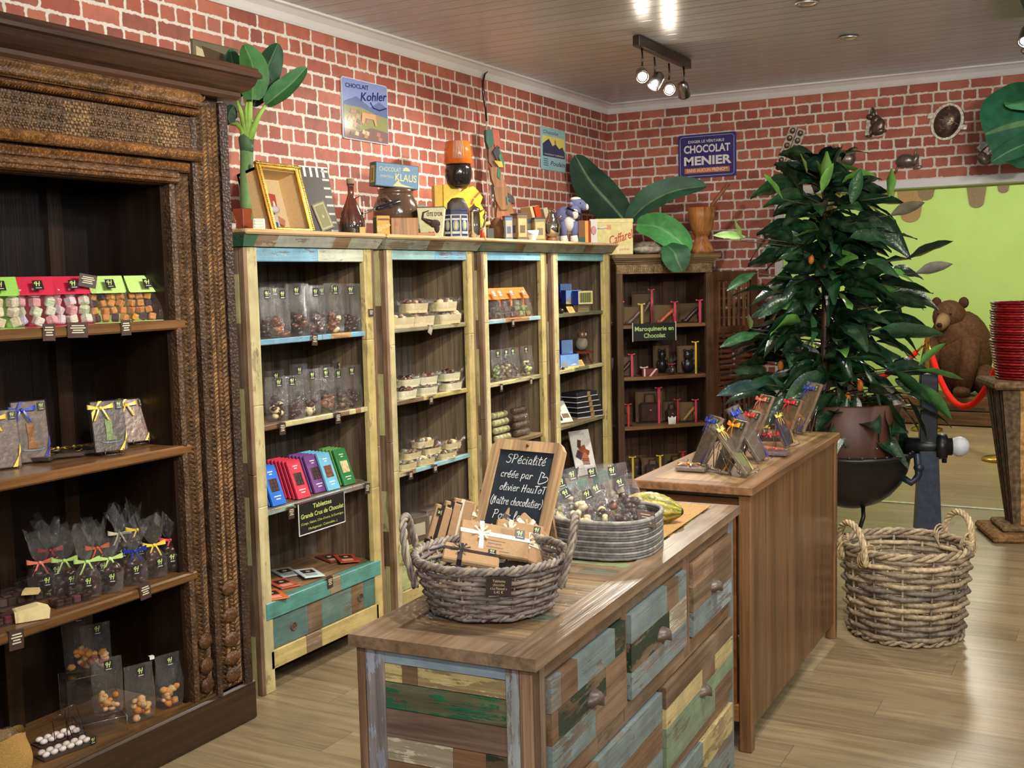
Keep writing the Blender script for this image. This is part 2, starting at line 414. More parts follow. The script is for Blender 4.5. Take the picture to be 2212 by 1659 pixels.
# ------------------------------------------------------------------ the shell of the shop
def m_brick():
    t = NT('brick_wallpaper'); g = t.n.new('ShaderNodeNewGeometry'); pos = g.outputs['Position']
    sx = t.n.new('ShaderNodeSeparateXYZ'); t.t.links.new(pos, sx.inputs[0])
    wob = t.math('MULTIPLY', t.math('SUBTRACT', t.noise(pos, 22, 2), .5), .014)
    wob2 = t.math('MULTIPLY', t.math('SUBTRACT', t.noise(t.vscale(pos, (1, 1, 1.3)), 31, 2), .5), .012)
    u = t.math('ADD', t.math('ADD', sx.outputs[0], sx.outputs[1]), wob)
    z = t.math('ADD', sx.outputs[2], wob2)
    rz = t.math('DIVIDE', t.math('SUBTRACT', 2.80, z), .0685)
    row = t.math('FLOOR', rz); fz = t.math('FRACT', rz)
    odd = t.math('MODULO', t.math('ABSOLUTE', row), 2.0)
    wid = t.math('SUBTRACT', .186, t.math('MULTIPLY', odd, .098))
    sh = t.math('MULTIPLY', t.math('FRACT', t.math('MULTIPLY', row, .377)), .3)
    ru = t.math('DIVIDE', t.math('ADD', u, sh), wid)
    cell = t.math('FLOOR', ru); fu = t.math('FRACT', ru)
    du = t.math('MULTIPLY', t.math('MINIMUM', fu, t.math('SUBTRACT', 1.0, fu)), wid)
    dz = t.math('MULTIPLY', t.math('MINIMUM', fz, t.math('SUBTRACT', 1.0, fz)), .0685)
    d = t.n.new('ShaderNodeMath'); d.operation = 'SMOOTH_MIN'; t.set(d.inputs[0], du); t.set(d.inputs[1], dz); d.inputs[2].default_value = .012
    ed = t.math('ADD', d.outputs[0], t.math('MULTIPLY', t.math('SUBTRACT', t.noise(pos, 75, 3), .5), .011))
    msk = t.ramp(ed, .0042, .0078)
    cb = t.n.new('ShaderNodeCombineXYZ'); t.set(cb.inputs[0], cell); t.set(cb.inputs[1], row)
    wn = t.n.new('ShaderNodeTexWhiteNoise'); wn.noise_dimensions = '2D'; t.t.links.new(cb.outputs[0], wn.inputs['Vector'])
    b1 = t.mixc(wn.outputs['Value'], c(158, 84, 70), c(186, 112, 92))
    dk = t.ramp(t.math('FRACT', t.math('MULTIPLY', wn.outputs['Value'], 7.31)), .72, .95)
    patch = t.ramp(t.noise(pos, 13, 3), .42, .66)
    b2 = t.mixc(t.math('MULTIPLY', t.math('ADD', t.math('MULTIPLY', dk, .55), t.math('MULTIPLY', patch, .3)), .8), b1, c(108, 72, 66))
    sp = t.ramp(t.noise(pos, 150, 3, .7), .62, .72)
    b3 = t.mixc(t.math('MULTIPLY', sp, .35), b2, c(205, 170, 150))
    mo = t.mixc(t.noise(pos, 60, 3), c(196, 186, 174), c(232, 226, 214))
    col = t.mixc(msk, mo, b3)
    t.bsdf(col, .62, 0, .25); return t.m
def m_floor():
    t = NT('laminate_floor'); g = t.n.new('ShaderNodeNewGeometry'); pos = g.outputs['Position']
    sx = t.n.new('ShaderNodeSeparateXYZ'); t.t.links.new(pos, sx.inputs[0])
    ry = t.math('DIVIDE', sx.outputs[1], .185); row = t.math('FLOOR', ry); fy = t.math('FRACT', ry)
    rx = t.math('DIVIDE', t.math('ADD', sx.outputs[0], t.math('MULTIPLY', t.math('FRACT', t.math('MULTIPLY', row, .618)), 1.3)), 1.25)
    cell = t.math('FLOOR', rx); fx = t.math('FRACT', rx)
    cb = t.n.new('ShaderNodeCombineXYZ'); t.set(cb.inputs[0], cell); t.set(cb.inputs[1], row)
    wn = t.n.new('ShaderNodeTexWhiteNoise'); wn.noise_dimensions = '2D'; t.t.links.new(cb.outputs[0], wn.inputs['Vector'])
    off = t.n.new('ShaderNodeVectorMath'); off.operation = 'MULTIPLY_ADD'
    t.t.links.new(pos, off.inputs[0]); off.inputs[1].default_value = (1.3, 17, 1); 
    cb2 = t.n.new('ShaderNodeCombineXYZ'); t.set(cb2.inputs[0], t.math('MULTIPLY', wn.outputs['Value'], 31)); t.t.links.new(cb2.outputs[0], off.inputs[2])
    gr = t.noise(off.outputs[0], 1.4, 5, .62, .8)
    off2 = t.n.new('ShaderNodeVectorMath'); off2.operation = 'MULTIPLY'; t.t.links.new(off.outputs[0], off2.inputs[0]); off2.inputs[1].default_value = (3, 4, 1)
    gr2 = t.noise(off2.outputs[0], 1.5, 3)
    base = t.mixc(wn.outputs['Value'], c(142, 122, 94), c(160, 139, 108))
    k = t.math('ADD', t.ramp(gr, .25, .75, .68, 1.16), t.ramp(gr2, .3, .7, -.07, .07))
    col = t.mixc(1.0, base, k, 'MULTIPLY')
    e = t.math('MINIMUM', t.math('MULTIPLY', t.math('MINIMUM', fy, t.math('SUBTRACT', 1., fy)), .185), t.math('MULTIPLY', t.math('MINIMUM', fx, t.math('SUBTRACT', 1., fx)), 1.25))
    col = t.mixc(t.ramp(e, .0008, .002), t.mixc(1., col, (.55, .55, .55, 1), 'MULTIPLY'), col)
    t.bsdf(col, .34, 0, .45, t.bump(gr, .06, .003)); return t.m
def m_ceiling():
    t = NT('glossy_ceiling_boards'); g = t.n.new('ShaderNodeNewGeometry'); pos = g.outputs['Position']
    sx = t.n.new('ShaderNodeSeparateXYZ'); t.t.links.new(pos, sx.inputs[0])
    ry = t.math('FRACT', t.math('DIVIDE', sx.outputs[1], .125))
    e = t.math('MINIMUM', ry, t.math('SUBTRACT', 1., ry))
    gr = t.noise(t.vscale(pos, (2.0, 45, 1)), 1.0, 4, .6)
    col = t.mixc(t.ramp(gr, .3, .7), c(190, 193, 196), c(208, 211, 214))
    col = t.mixc(t.ramp(e, .02, .05), c(152, 146, 138), col)
    h = t.math('ADD', t.ramp(e, .0, .06), t.math('MULTIPLY', gr, .25))
    t.bsdf(col, .26, 0, .55, t.bump(h, .30, .004)); return t.m
def m_wall(name, col, rough=.7):
    t = NT(name); v = t.objvec(); n = t.noise(v, 3, 3)
    t.bsdf(t.mixc(t.ramp(n, .3, .7), tuple(x*.95 for x in col[:3])+(1,), col), rough, 0, .3); return t.m
BRICK, FLOORM, CEILM = m_brick(), m_floor(), m_ceiling()
LIME = m_wall('lime_green_paint', c(188, 220, 130)); CREAMW = m_wall('cream_paint', c(222, 214, 198)); WHITEP = m_wall('white_gloss_trim', c(226, 224, 220), .4)

def slab(name, x0, x1, y0, y1, z0, z1, m, par=None):
    b = MB(); b.box(x0, x1, y0, y1, z0, z1); o = b.build(name, m, par)
    return struct(o) if par is None else o
OX0, OX1, OZ = -2.11, -.58, 2.13            # doorway in the far wall
RX, BY = 3.1, -2.6
slab('floor', -6.3, RX+.2, BY-.2, 13.9, -.08, 0, FLOORM)
slab('ceiling', WX-.2, RX+.2, BY-.2, FY+.2, CZ, CZ+.08, CEILM)
slab('wall_left', WX-.2, WX, BY, FY+.2, 0, CZ, BRICK)
b = MB(); b.box(WX, OX0, FY, FY+.2, 0, CZ); b.box(OX1, RX, FY, FY+.2, 0, CZ); b.box(OX0, OX1, FY, FY+.2, OZ, CZ)
struct(b.build('wall_far', BRICK))
slab('wall_right', RX, RX+.2, BY, FY+.2, 0, CZ, CREAMW)
slab('wall_back', WX, RX, BY-.2, BY, 0, CZ, CREAMW)
# plaster cove between wall and ceiling
pr = [(0, 2.79), (.012, 2.79), (.02, 2.80), (.035, 2.825), (.06, 2.845), (.075, 2.85), (.075, CZ), (0, CZ)]
b = MB(); b.add([(WX+p, BY, q) for p, q in pr]+[(WX+p, FY, q) for p, q in pr], [tuple((i, (i+1) % 8, (i+1) % 8+8, i+8)) for i in range(8)], c(222, 220, 216), smooth=False)
struct(b.build('trim_1', WHITEP))
b = MB(); b.add([(WX, FY-p, q) for p, q in pr]+[(RX, FY-p, q) for p, q in pr], [tuple((i, i+8, (i+1) % 8+8, (i+1) % 8)) for i in range(8)], c(222, 220, 216))
struct(b.build('trim_2', WHITEP))
# door frame and threshold
b = MB(); w = .055
b.bbox(OX0-w, OX0, FY-.018, FY+.2, 0, OZ+w, .004); b.bbox(OX1, OX1+w, FY-.018, FY+.2, 0, OZ+w, .004); b.bbox(OX0, OX1, FY-.018, FY+.2, OZ, OZ+w, .004)
struct(b.build('trim_3', WHITEP))
b = MB(); b.box(OX0, OX0+.004, FY+.0, FY+.2, 0, OZ); b.box(OX1-.004, OX1, FY+.0, FY+.2, 0, OZ); b.box(OX0+.004, OX1-.004, FY, FY+.2, OZ-.004, OZ); struct(b.build('trim_5', LIME))
slab('trim_4', OX0, OX1, 7.99, 8.03, 0, .006, METAL)
# the lime green room behind
slab('wall_green', -6.2, 2.2, 13.55, 13.7, 0, CZ, LIME)
slab('wall_green_side', -6.3, -6.2, FY+.2, 13.7, 0, CZ, LIME)
slab('wall_green_end', 2.2, 2.3, FY+.2, 13.7, 0, CZ, LIME)
slab('wall_green_front', -6.2, WX-.2, FY+.1, FY+.2, 0, CZ, LIME)
slab('ceiling_back_room', -6.2, 2.2, FY+.2, 13.7, CZ, CZ+.08, CREAMW)
slab('baseboard_left', WX, WX+.012, BY, FY, 0, .07, WHITEP)
# painted chocolate drips along the top of the green wall (flat paint, two browns)
DY = 13.534
def drip(b, cx, w, zb, col, zt=2.62):
    pts = [(cx-w*.8, zt), (cx-w*.5, zb+w*.35)]+[(cx-w*.5*math.cos(a), zb+w*.32-w*.42*math.sin(a)) for a in [math.pi*i/8 for i in range(0, 9)]]+[(cx+w*.5, zb+w*.35), (cx+w*.8, zt)]
    global DY; DY -= .0012; b.prism(pts, DY, 13.549, col)
b = MB(); k1, k2 = c(164, 134, 98), c(136, 118, 100)
def dp(px, py): p = onY(px, py, 13.54); return p.x, p.z
zt = 2.6
for px, wpx, py, k in ((1835, 30, 440, k2), (1874, 26, 458, k1), (1912, 40, 436, k1), (1967, 44, 476, k1), (2000, 34, 430, k2), (2109, 34, 446, k2), (2167, 24, 415, k2), (1790, 40, 470, k2)):
    x, z = dp(px, py); x2, _ = dp(px+wpx, py); drip(b, x, (x2-x)*.95, z+.0, k)
x0, _ = dp(1780, 430); x1, zz = dp(1990, 404)
b.box(x0, x1, 13.536, 13.549, zz-.01, 2.62, k1)
tag(b.build('painted_drips', MT), 'brown chocolate drips painted along the top of the lime green wall', 'wall painting')

# ------------------------------------------------------------------ carved cabinet
CX = -2.82; CY1 = 3.09
cab = thing('carved_cabinet', 'massive dark carved wooden cabinet with open shelves and heavy cornice', 'cabinet', (CX, CY1, 0), R(90))
# local: x runs from -1.75 (off to the side) to 0, front at y 0, back towards +y
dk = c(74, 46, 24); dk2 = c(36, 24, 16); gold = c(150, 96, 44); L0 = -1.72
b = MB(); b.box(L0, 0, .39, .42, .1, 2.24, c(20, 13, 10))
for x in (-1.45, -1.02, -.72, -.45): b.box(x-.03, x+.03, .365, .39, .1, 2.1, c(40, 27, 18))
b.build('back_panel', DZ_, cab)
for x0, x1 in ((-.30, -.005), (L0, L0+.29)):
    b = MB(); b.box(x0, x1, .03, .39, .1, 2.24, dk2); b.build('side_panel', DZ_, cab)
def leaves_row(b, p0, p1, n, w, hgt, col, tilt=.5, nrm=Vector((0, -1, 0))):
    """a row of small carved leaves, each a raised four-sided lozenge"""
    p0, p1 = Vector(p0), Vector(p1); d = (p1-p0); Ln = d.length; d.normalize(); s = nrm.cross(d); st = Ln/n
    for i in range(n):
        q = p0+d*(st*(i+.5)); ax = (d*math.cos(tilt)+s*math.sin(tilt)); bx = nrm.cross(ax); h = hgt*rnd.uniform(.8, 1.15)
        a1 = q+ax*w*.5; a2 = q-ax*w*.5; b1 = q+bx*st*.42; b2 = q-bx*st*.42; t = q+nrm*h
        b.add([a1, b1, a2, b2, t], [(0, 1, 4), (1, 2, 4), (2, 3, 4), (3, 0, 4)], vary(col, .2))
def flower(b, x, z, r, y, col):
    for k in range(6):
        a = k*math.pi/3; b.ell((x+r*.55*math.cos(a), y, z+r*.55*math.sin(a)), (r*.3, .004, r*.3), vary(col, .2), n=6, m=4)
    b.ell((x, y, z), (r*.2, .005, r*.2), col, n=6, m=4)
# carved posts: bands of leaves and beads
for px0, sgn in ((0, -1), (L0, 1)):
    b = MB(); g = lambda u: px0+sgn*u
    def strip(u0, u1, y, z0=.14, z1=2.24, col=dk, r=.006): a, e = sorted((g(u0), g(u1))); b.bbox(a, e, y, .06, z0, z1, r, col)
    strip(0, .04, -.012, col=c(64, 44, 30)); strip(.04, .16, .0, col=c(70, 48, 30)); strip(.16, .185, -.016, col=c(76, 54, 36)); strip(.185, .262, .008, z1=1.98, col=c(72, 50, 32)); strip(.262, .285, -.004, z1=1.96, col=c(92, 66, 44))
    for u, w, hh, n, t, z1, cl in ((.062, .026, .010, 120, .9*sgn, 2.22, c(124, 88, 50)), (.085, .02, .008, 150, -.8*sgn, 2.22, c(138, 98, 58)), (.112, .02, .008, 150, .8*sgn, 2.22, c(146, 106, 64)), (.138, .024, .010, 120, -.9*sgn, 2.22, c(106, 76, 46)), (.205, .026, .011, 112, .8*sgn, 1.97, c(112, 80, 48)), (.236, .026, .011, 112, -.8*sgn, 1.95, c(122, 88, 54))):
        yb = .0 if u < .16 else .008
        leaves_row(b, (g(u), yb, .16), (g(u), yb, z1), n, w*1.25, hh, cl, t)
    for z in (.2, .26, .33, .42, .52): b.ell((g(.1), -.004, z), (.042, .012, .028), c(96, 62, 32), n=10, m=5)
    for z in (.2, .27, .36): b.ell((g(.222), .002, z), (.034, .012, .03), c(92, 58, 30), n=10, m=5)
    b.build('carved_post', CARVED, cab)
# lintel: stacked bands between the posts
b = MB(); xa, xb = L0+.155, -.155
b.bbox(L0+.02, -.02, .014, .07, 1.94, 2.26, .004, dk)
b.bbox(xa, xb, -.05, .03, 2.20, 2.255, .012, c(104, 72, 42)); b.bbox(xa, xb, -.034, .03, 2.175, 2.20, .008, c(96, 60, 30))
leaves_row(b, (xa, -.05, 2.232), (xb, -.05, 2.232), 110, .03, .010, c(136, 98, 56), .9)
leaves_row(b, (xa, -.048, 2.208), (xb, -.048, 2.208), 150, .016, .008, c(142, 104, 60), .0)
leaves_row(b, (xa, -.035, 2.182), (xb, -.035, 2.182), 130, .02, .012, c(140, 92, 44), .8)
b.bbox(xa, xb, -.008, .03, 2.055, 2.175, .004, c(88, 60, 36))
for i in range(46):
    x = xa+.02+i*(xb-xa-.04)/45
    for z in (2.078, 2.112, 2.148):
        big = (i % 12) in (4, 5, 6); flower(b, x+(.007 if z == 2.112 else 0), z, .022 if big else .017, -.009, c(138, 108, 72) if big else c(112, 84, 56))
M0 = b.M
rope = [(xa, -.022, 2.042), (xb, -.022, 2.042)]; b.tube(rope, .019, 10, c(126, 84, 44))
leaves_row(b, (xa, -.041, 2.042), (xb, -.041, 2.042), 160, .026, .006, c(158, 108, 56), .9)
b.bbox(xa+.03, xb-.03, -.004, .03, 1.985, 2.024, .006, c(92, 58, 30)); b.bbox(xa+.09, xb-.09, -.014, .03, 1.945, 1.985, .006, c(96, 62, 32))
leaves_row(b, (xa+.04, -.004, 2.006), (xb-.04, -.004, 2.006), 120, .03, .010, c(138, 90, 44), .8)
leaves_row(b, (xa+.1, -.014, 1.965), (xb-.1, -.014, 1.965), 130, .024, .011, c(146, 98, 50), .3)
leaves_row(b, (xa+.1, -.014, 1.950), (xb-.1, -.014, 1.950), 150, .014, .008, c(120, 80, 40), 0)
b.build('carved_lintel', CARVED, cab)
# cornice
prof = [(.05, 2.25), (-.04, 2.25), (-.05, 2.262), (-.05, 2.275), (-.075, 2.285), (-.092, 2.305), (-.098, 2.322), (-.112, 2.326), (-.112, 2.338), (-.104, 2.348), (-.1, 2.36), (.42, 2.36), (.42, 2.25)]
b = MB(); n = len(prof); e = lambda p: max(0, -p[0])*.75
b.add([(L0-e(p), p[0], p[1]) for p in prof]+[(e(p)-.01, p[0], p[1]) for p in prof], [(i, i+n, (i+1) % n+n, (i+1) % n) for i in range(n)]+[tuple(range(n)), tuple(range(n, 2*n))[::-1]], c(70, 46, 32))
b.build('cornice', DX_, cab)
for z in (1.49, 1.062, .620):
    b = MB(); b.bbox(L0+.26, -.245, -.005, .385, z-.032, z, .006, c(116, 80, 46)); b.build('shelf', DX_, cab)
b = MB(); b.bbox(L0-.02, .015, -.012, .42, 0, .15, .008, c(62, 42, 26)); b.box(L0, 0, 0, .4, .15, .156, c(110, 78, 46)); b.build('plinth', DX_, cab)

# ------------------------------------------------------------------ reclaimed-wood bookcases
UX = -2.93
yel, yel2, teal, blue, brown, grey, grn = c(204, 190, 142), c(198, 178, 116), c(92, 150, 138), c(126, 172, 194), c(128, 92, 62), c(150, 146, 134), c(70, 110, 86)
def bands(b, x0, x1, y0, y1, z0, z1, along, cols, cuts, r=.003):
    """one board built of lengths with different old paint"""
    lo, hi = (x0, x1) if along == 'x' else (z0, z1)
    cc = [0]+list(cuts)+[1]
    for i, col in enumerate(cols):
        a = lo+(hi-lo)*cc[i]; e = lo+(hi-lo)*cc[i+1]
        if along == 'x': b.bbox(a, e, y0, y1, z0, z1, r, col)
        else: b.bbox(x0, x1, y0, y1, a, e, r, col)
SHZ = (1.389, 1.055, .72)
UN = [(3.274, 4.112, .075, .073, 'leftmost old-paint bookcase, beside the dark carved cabinet', [al(blue, .8), al(c(196, 200, 180), .8)]),
      (4.193, 4.983, .062, .071, 'second old-paint bookcase from the carved cabinet, holding wooden trays of sweets', [al(c(150, 186, 186), .85), al(blue, .7)]),
      (5.056, 5.794, .062, .064, 'third old-paint bookcase from the carved cabinet, holding orange-topped bags', [al(blue, .95)]),
      (5.865, 6.700, .078, .095, 'last old-paint bookcase of the row, next to the diagonal corner cabinet', [al(c(110, 160, 160), .9)])]
UTHING = []
for ui, (y0, y1, pl, pr_, lab, hdr) in enumerate(UN):
    w = y1-y0; D = .38
    u = thing('bookcase', lab, 'bookcase', (UX, y0, 0), R(90), 'bookcases of reclaimed painted wood'); UTHING.append(u)
    rr = random.Random(ui+3)
    for x0, x1, side in ((0, pl, 0), (w-pr_, w, 1)):
        b = MB(); f = vary(yel if side == 0 else yel2, .05, rr)
        cs = [al(vary(f, .04, rr), rr.uniform(.8, .97)) for _ in range(3)]
        bands(b, x0+(.0 if side else .02), x1-(.02 if side else 0), 0, .03, 0, 1.745, 'z', cs, (rr.uniform(.3, .45), rr.uniform(.6, .8)))
        xs0, xs1 = (x0, x0+.02) if side == 0 else (x1-.02, x1)
        bands(b, xs0, xs1, .0, .03, 0, 1.745, 'z', [al(c(140, 104, 70), .0), al(c(140, 104, 70), .1)], (.5,))
        b.build('post', PZ_, u)
    for x0, x1, side in ((0, .02, 0), (w-.02, w, 1)):
        b = MB(); z = 0; k = 0
        while z < 1.745:
            z2 = min(1.745, z+rr.uniform(.12, .34)); b.box(x0, x1, .03, D, z, z2, al(c(190, 180, 130), .85) if k % 2 == 0 else al(c(110, 90, 70), .1)); z = z2; k += 1
        b.build('side_panel', PZ_, u)
        b = MB(); n = 4
        for i in range(n):
            a = .03+(D-.03)*i/n; e = .03+(D-.03)*(i+1)/n-.003
            xx = (x0+.02, x0+.035) if side == 0 else (x1-.035, x1-.02)
            b.box(xx[0], xx[1], a, e, .08, 1.72, vary(c(122, 104, 82), .15, rr))
        b.build('lining', WZ_, u)
    b = MB(); n = 6
    for i in range(n):
        a = .02+(w-.04)*i/n; e = .02+(w-.04)*(i+1)/n-.004
        b.box(a, e, D-.02, D, .08, 1.745, vary(c(96, 88, 78), .2, rr))
    b.build('back_panel', WZ_, u)
    b = MB(); bands(b, pl, w-pr_, .004, .028, 1.700 if ui else 1.69, 1.745, 'x', hdr, (.55,) if len(hdr) == 2 else ())
    b.build('header_rail', PX_, u)
    b = MB(); cr = [al(grn, .9), al(c(176, 160, 130), .5), al(c(172, 172, 160), .85), al(c(150, 120, 84), .3), al(c(170, 168, 150), .8)] if ui == 0 else [al(vary(c(150, 152, 132) if ui != 2 else c(104, 134, 110), .1, rr), .7), al(brown, .1), al(vary(c(160, 156, 132), .1, rr), .8)]
    cuts = (.09, .22, .62, .74) if ui == 0 else (rr.uniform(.3, .5), rr.uniform(.55, .65))
    cc = [0]+list(cuts)+[1]
    for i, col in enumerate(cr):
        a = -.031+(w+.062)*cc[i]; e = -.031+(w+.062)*cc[i+1]; ia = 0 if i else .02; ie = 0 if i < len(cr)-1 else .02
        b.add([(a+ia, -.008, 1.747), (e-ie, -.008, 1.747), (e, -.035, 1.792), (a, -.035, 1.792), (a+ia, .4, 1.747), (e-ie, .4, 1.747), (e, .4, 1.792), (a, .4, 1.792)],
              [(0, 1, 2, 3), (1, 5, 6, 2), (4, 0, 3, 7), (5, 4, 7, 6), (0, 4, 5, 1)], col)
    b.build('frieze', PX_, u)
    b = MB(); b.bbox(-.034, w+.034, -.048, .42, 1.792, 1.812, .007, c(196, 164, 116)); b.build('top_board', WX_, u)
    scol = [[al(blue, .95), al(c(198, 150, 90), .5), al(blue, .95), al(c(198, 150, 90), .4), al(blue, .9)], [al(brown, .3), al(yel, .9), al(brown, .2), al(yel, .9), al(c(150, 100, 60), .2), al(yel, .9)], [al(c(140, 156, 146), .6), al(grey, .6), al(c(140, 156, 150), .7)]]
    for si, z in enumerate(SHZ):
        b = MB(); sc = scol[(si+ui*(1 if ui < 2 else 2)) % 3] if ui else scol[si]
        if ui == 1: sc = [[al(c(130, 128, 104), .5), al(c(150, 146, 110), .6)], [al(brown, .2), al(yel2, .8), al(yel2, .9)], [al(c(190, 180, 140), .5), al(c(150, 190, 196), .9), al(c(150, 176, 176), .8)]][si]
        if ui == 2: sc = [[al(c(150, 186, 190), .8), al(c(190, 140, 90), .4), al(c(150, 186, 190), .9)], [al(yel, .9), al(c(190, 180, 140), .7)], [al(c(150, 140, 90), .6), al(c(130, 120, 80), .4)]][si]
        if ui == 3: sc = [[al(c(110, 112, 80), .6), al(c(96, 100, 76), .6)], [al(yel, .8), al(c(120, 130, 90), .6), al(yel, .8)], [al(c(140, 140, 96), .6), al(c(110, 110, 80), .5)]][si]
        cuts = sorted(rr.uniform(.1, .9) for _ in range(len(sc)-1))
        bands(b, .035, w-.035, .012, .035, z-.022, z, 'x', sc, cuts); b.box(.035, w-.035, .035, D-.02, z-.02, z, al(c(150, 120, 86), .0))
        b.build('shelf', PX_, u)
    # drawer base
    b = MB(); t2 = [[al(teal, .97), al(c(176, 160, 130), .3), al(teal, .97)], [al(c(176, 176, 110), .8), al(c(160, 170, 120), .8)], [al(c(160, 160, 120), .7)], [al(c(80, 140, 124), .9), al(c(150, 130, 96), .3), al(c(80, 140, 124), .9)]][ui]
    bands(b, .035, w-.035, -.004, .035, .292, .36, 'x', t2, (.52, .62) if len(t2) == 3 else ((.5,) if len(t2) == 2 else ())); b.box(.035, w-.035, .035, D-.02, .33, .358, al(c(176, 138, 90), 0))
    b.build('base_shelf', PX_, u)
    b = MB(); t3 = [[al(c(96, 128, 122), .9), al(c(120, 96, 74), .2), al(c(104, 132, 124), .8), al(c(128, 100, 74), .2), al(c(86, 126, 118), .9)], [al(c(178, 186, 130), .9), al(c(170, 176, 116), .9)], [al(c(176, 170, 120), .8)], [al(c(150, 140, 100), .6)]][ui]
    bands(b, .055, w-.055, .006, .3, .165, .289, 'x', t3, (.33, .46, .74, .86) if len(t3) == 5 else ((.4,) if len(t3) == 2 else ()))
    dr = b.build('drawer', PX_, u)
    for x in (w*.24, w*.78):
        k = MB(); k.M = Matrix.Translation((x, .004, .225)) @ Matrix.Rotation(R(90), 4, 'X'); k.lathe([(.018, -.004), (.02, .0), (.018, .003), (.014, .003), (.013, .0)], 14, col=c(86, 72, 60)); k.build('ring_pull', IRON, dr)
    b = MB(); bands(b, .055, w-.055, .0, .03, .088, .163, 'x', [al(yel2, .93), al(c(170, 150, 120), .3), al(yel2, .93)], (.3, .44)); b.build('bottom_rail', PX_, u)

# ------------------------------------------------------------------ corner cabinet, set diagonally
CCP = Vector((-2.955, 6.855, 0)); CCW = .69
cc = thing('corner_cabinet', 'dark wooden cabinet standing diagonally in the corner, its slatted door open', 'cabinet', CCP, R(45))
wd_ = c(92, 64, 42)
b = MB(); b.box(.0, CCW, .38, .4, .05, 1.66, c(70, 50, 34))
for i in range(7): b.box(.02+i*.095, .108+i*.095, .372, .381, .05, 1.66, vary(c(82, 58, 38), .2))
b.build('back_panel', WZ_, cc)
for x in (0, CCW-.02):
    b = MB(); b.box(x, x+.02, .02, .38, 0, 1.66, c(72, 50, 34)); b.build('side_panel', WZ_, cc)
for x in (0, CCW-.045):
    b = MB(); b.bbox(x, x+.045, 0, .03, 0, 1.66, .003, c(96, 70, 46)); b.build('post', WZ_, cc)
b = MB(); b.bbox(.0, CCW, -.004, .03, 1.615, 1.68, .003, c(146, 120, 84))
for i in range(46): b.box(.01+i*.0146, .018+i*.0146, -.008, 0, 1.63, 1.665, vary(c(150, 124, 86), .2))
b.build('carved_rail', CARVED, cc)
b = MB()
for a, z0, z1 in ((.012, 1.68, 1.692), (.022, 1.692, 1.706), (.034, 1.706, 1.716), (.045, 1.716, 1.742)): b.bbox(-a, CCW+a, -a, .4, z0, z1, .003, c(140, 112, 76))
b.build('cornice', WX_, cc)
CSH = (1.278, .932, .60, .235)
for z in CSH:
    b = MB(); b.bbox(.02, CCW-.02, .012, .372, z-.024, z, .003, c(126, 92, 58)); b.build('shelf', WX_, cc)
def slat_door(par, M, name='door'):
    b = MB(); b.M = M; wv = c(96, 58, 32); Wd = .37
    b.bbox(0, .05, 0, .028, .1, 1.62, .003, wv); b.bbox(Wd-.05, Wd, 0, .028, .1, 1.62, .003, wv)
    for z0, z1 in ((1.555, 1.62), (1.20, 1.245), (.78, .82), (.1, .16)): b.bbox(.05, Wd-.05, 0, .028, z0, z1, .003, wv)
    b.box(0, .0001, 0, .0001, .1, .1001)
    d = b.build(name, WZ_, par)
    b = MB(); b.M = M
    for i in range(7): x = .062+i*.04; b.bbox(x-.009, x+.009, .006, .022, 1.245, 1.555, .003, vary(c(120, 84, 50), .15))
    for i in range(11): z = 1.185-i*.036; b.bbox(.05, Wd-.05, .006, .022, z-.01, z+.01, .003, vary(c(104, 62, 38), .15))
    for i in range(7): x = .062+i*.04; b.bbox(x-.009, x+.009, .006, .022, .16, .78, .003, vary(c(110, 74, 46), .15))
    b.build('slats', WZ_, d); return d
# door swings out to the wall: its free edge reaches (-2.25, 7.63)
slat_door(cc, Matrix.Translation((CCW-.0, .0, 0)) @ Matrix.Rotation(R(52-45), 4, 'Z'))

# ------------------------------------------------------------------ patchwork drawer counter
C1O = Vector((-1.001, 1.897, 0)); C1A = R(92.9); C1L, C1W, C1Z = 1.585, .437, .86
c1 = thing('drawer_counter', 'low counter of patchwork reclaimed wood with cup-handled drawers', 'counter', C1O, C1A)
C1M = Matrix.Translation(C1O) @ Matrix.Rotation(C1A, 4, 'Z')
def C1(x, y, z=C1Z): return C1M @ Vector((x, y, z))
b = MB(); wf = c(150, 108, 68); zt0, zt1 = C1Z-.026, C1Z; r = random.Random(5)
# frame boards with mitred corners
fr = .075
for quad in (((0, 0), (C1L, 0), (C1L-fr, fr), (fr, fr)), ((C1L, 0), (C1L, C1W), (C1L-fr, C1W-fr), (C1L-fr, fr)), ((C1L, C1W), (0, C1W), (fr, C1W-fr), (C1L-fr, C1W-fr)), ((0, C1W), (0, 0), (fr, fr), (fr, C1W-fr))):
    b.prismz(quad, zt0, zt1, al(c(150, 122, 94), .08), 0)
y = fr+.002
x = fr+.002
cols = [c(168, 150, 110), c(120, 150, 160), c(110, 90, 60), c(160, 130, 90), c(150, 160, 120), c(186, 150, 100), c(110, 130, 110), c(140, 110, 80), c(100, 80, 58)]
while x < C1L-fr-.01:
    x2 = min(C1L-fr-.002, x+r.uniform(.03, .062)); y = fr+.002
    while y < C1W-fr-.01:
        y2 = min(C1W-fr-.002, y+r.uniform(.1, .3))
        if C1W-fr-y2 < .05: y2 = C1W-fr-.002
        b.box(x, x2-.0015, y, y2-.0015, zt1-.02, zt1-.005, al(r.choice(cols), r.choice((.1, .35, .5, .6, .7))), 1); y = y2
    x = x2
b.build('counter_top', [m_wood('varnished_frame_wood', 'x', .28, .4, .5, .9, True, .35), m_wood('varnished_patchwork', 'y', .26, .4, .5, .9, True, .35)], c1)
b = MB(); b.box(.03, C1L-.03, .03, C1W-.03, .05, .832, c(60, 44, 32)); b.build('carcass', WX_, c1)
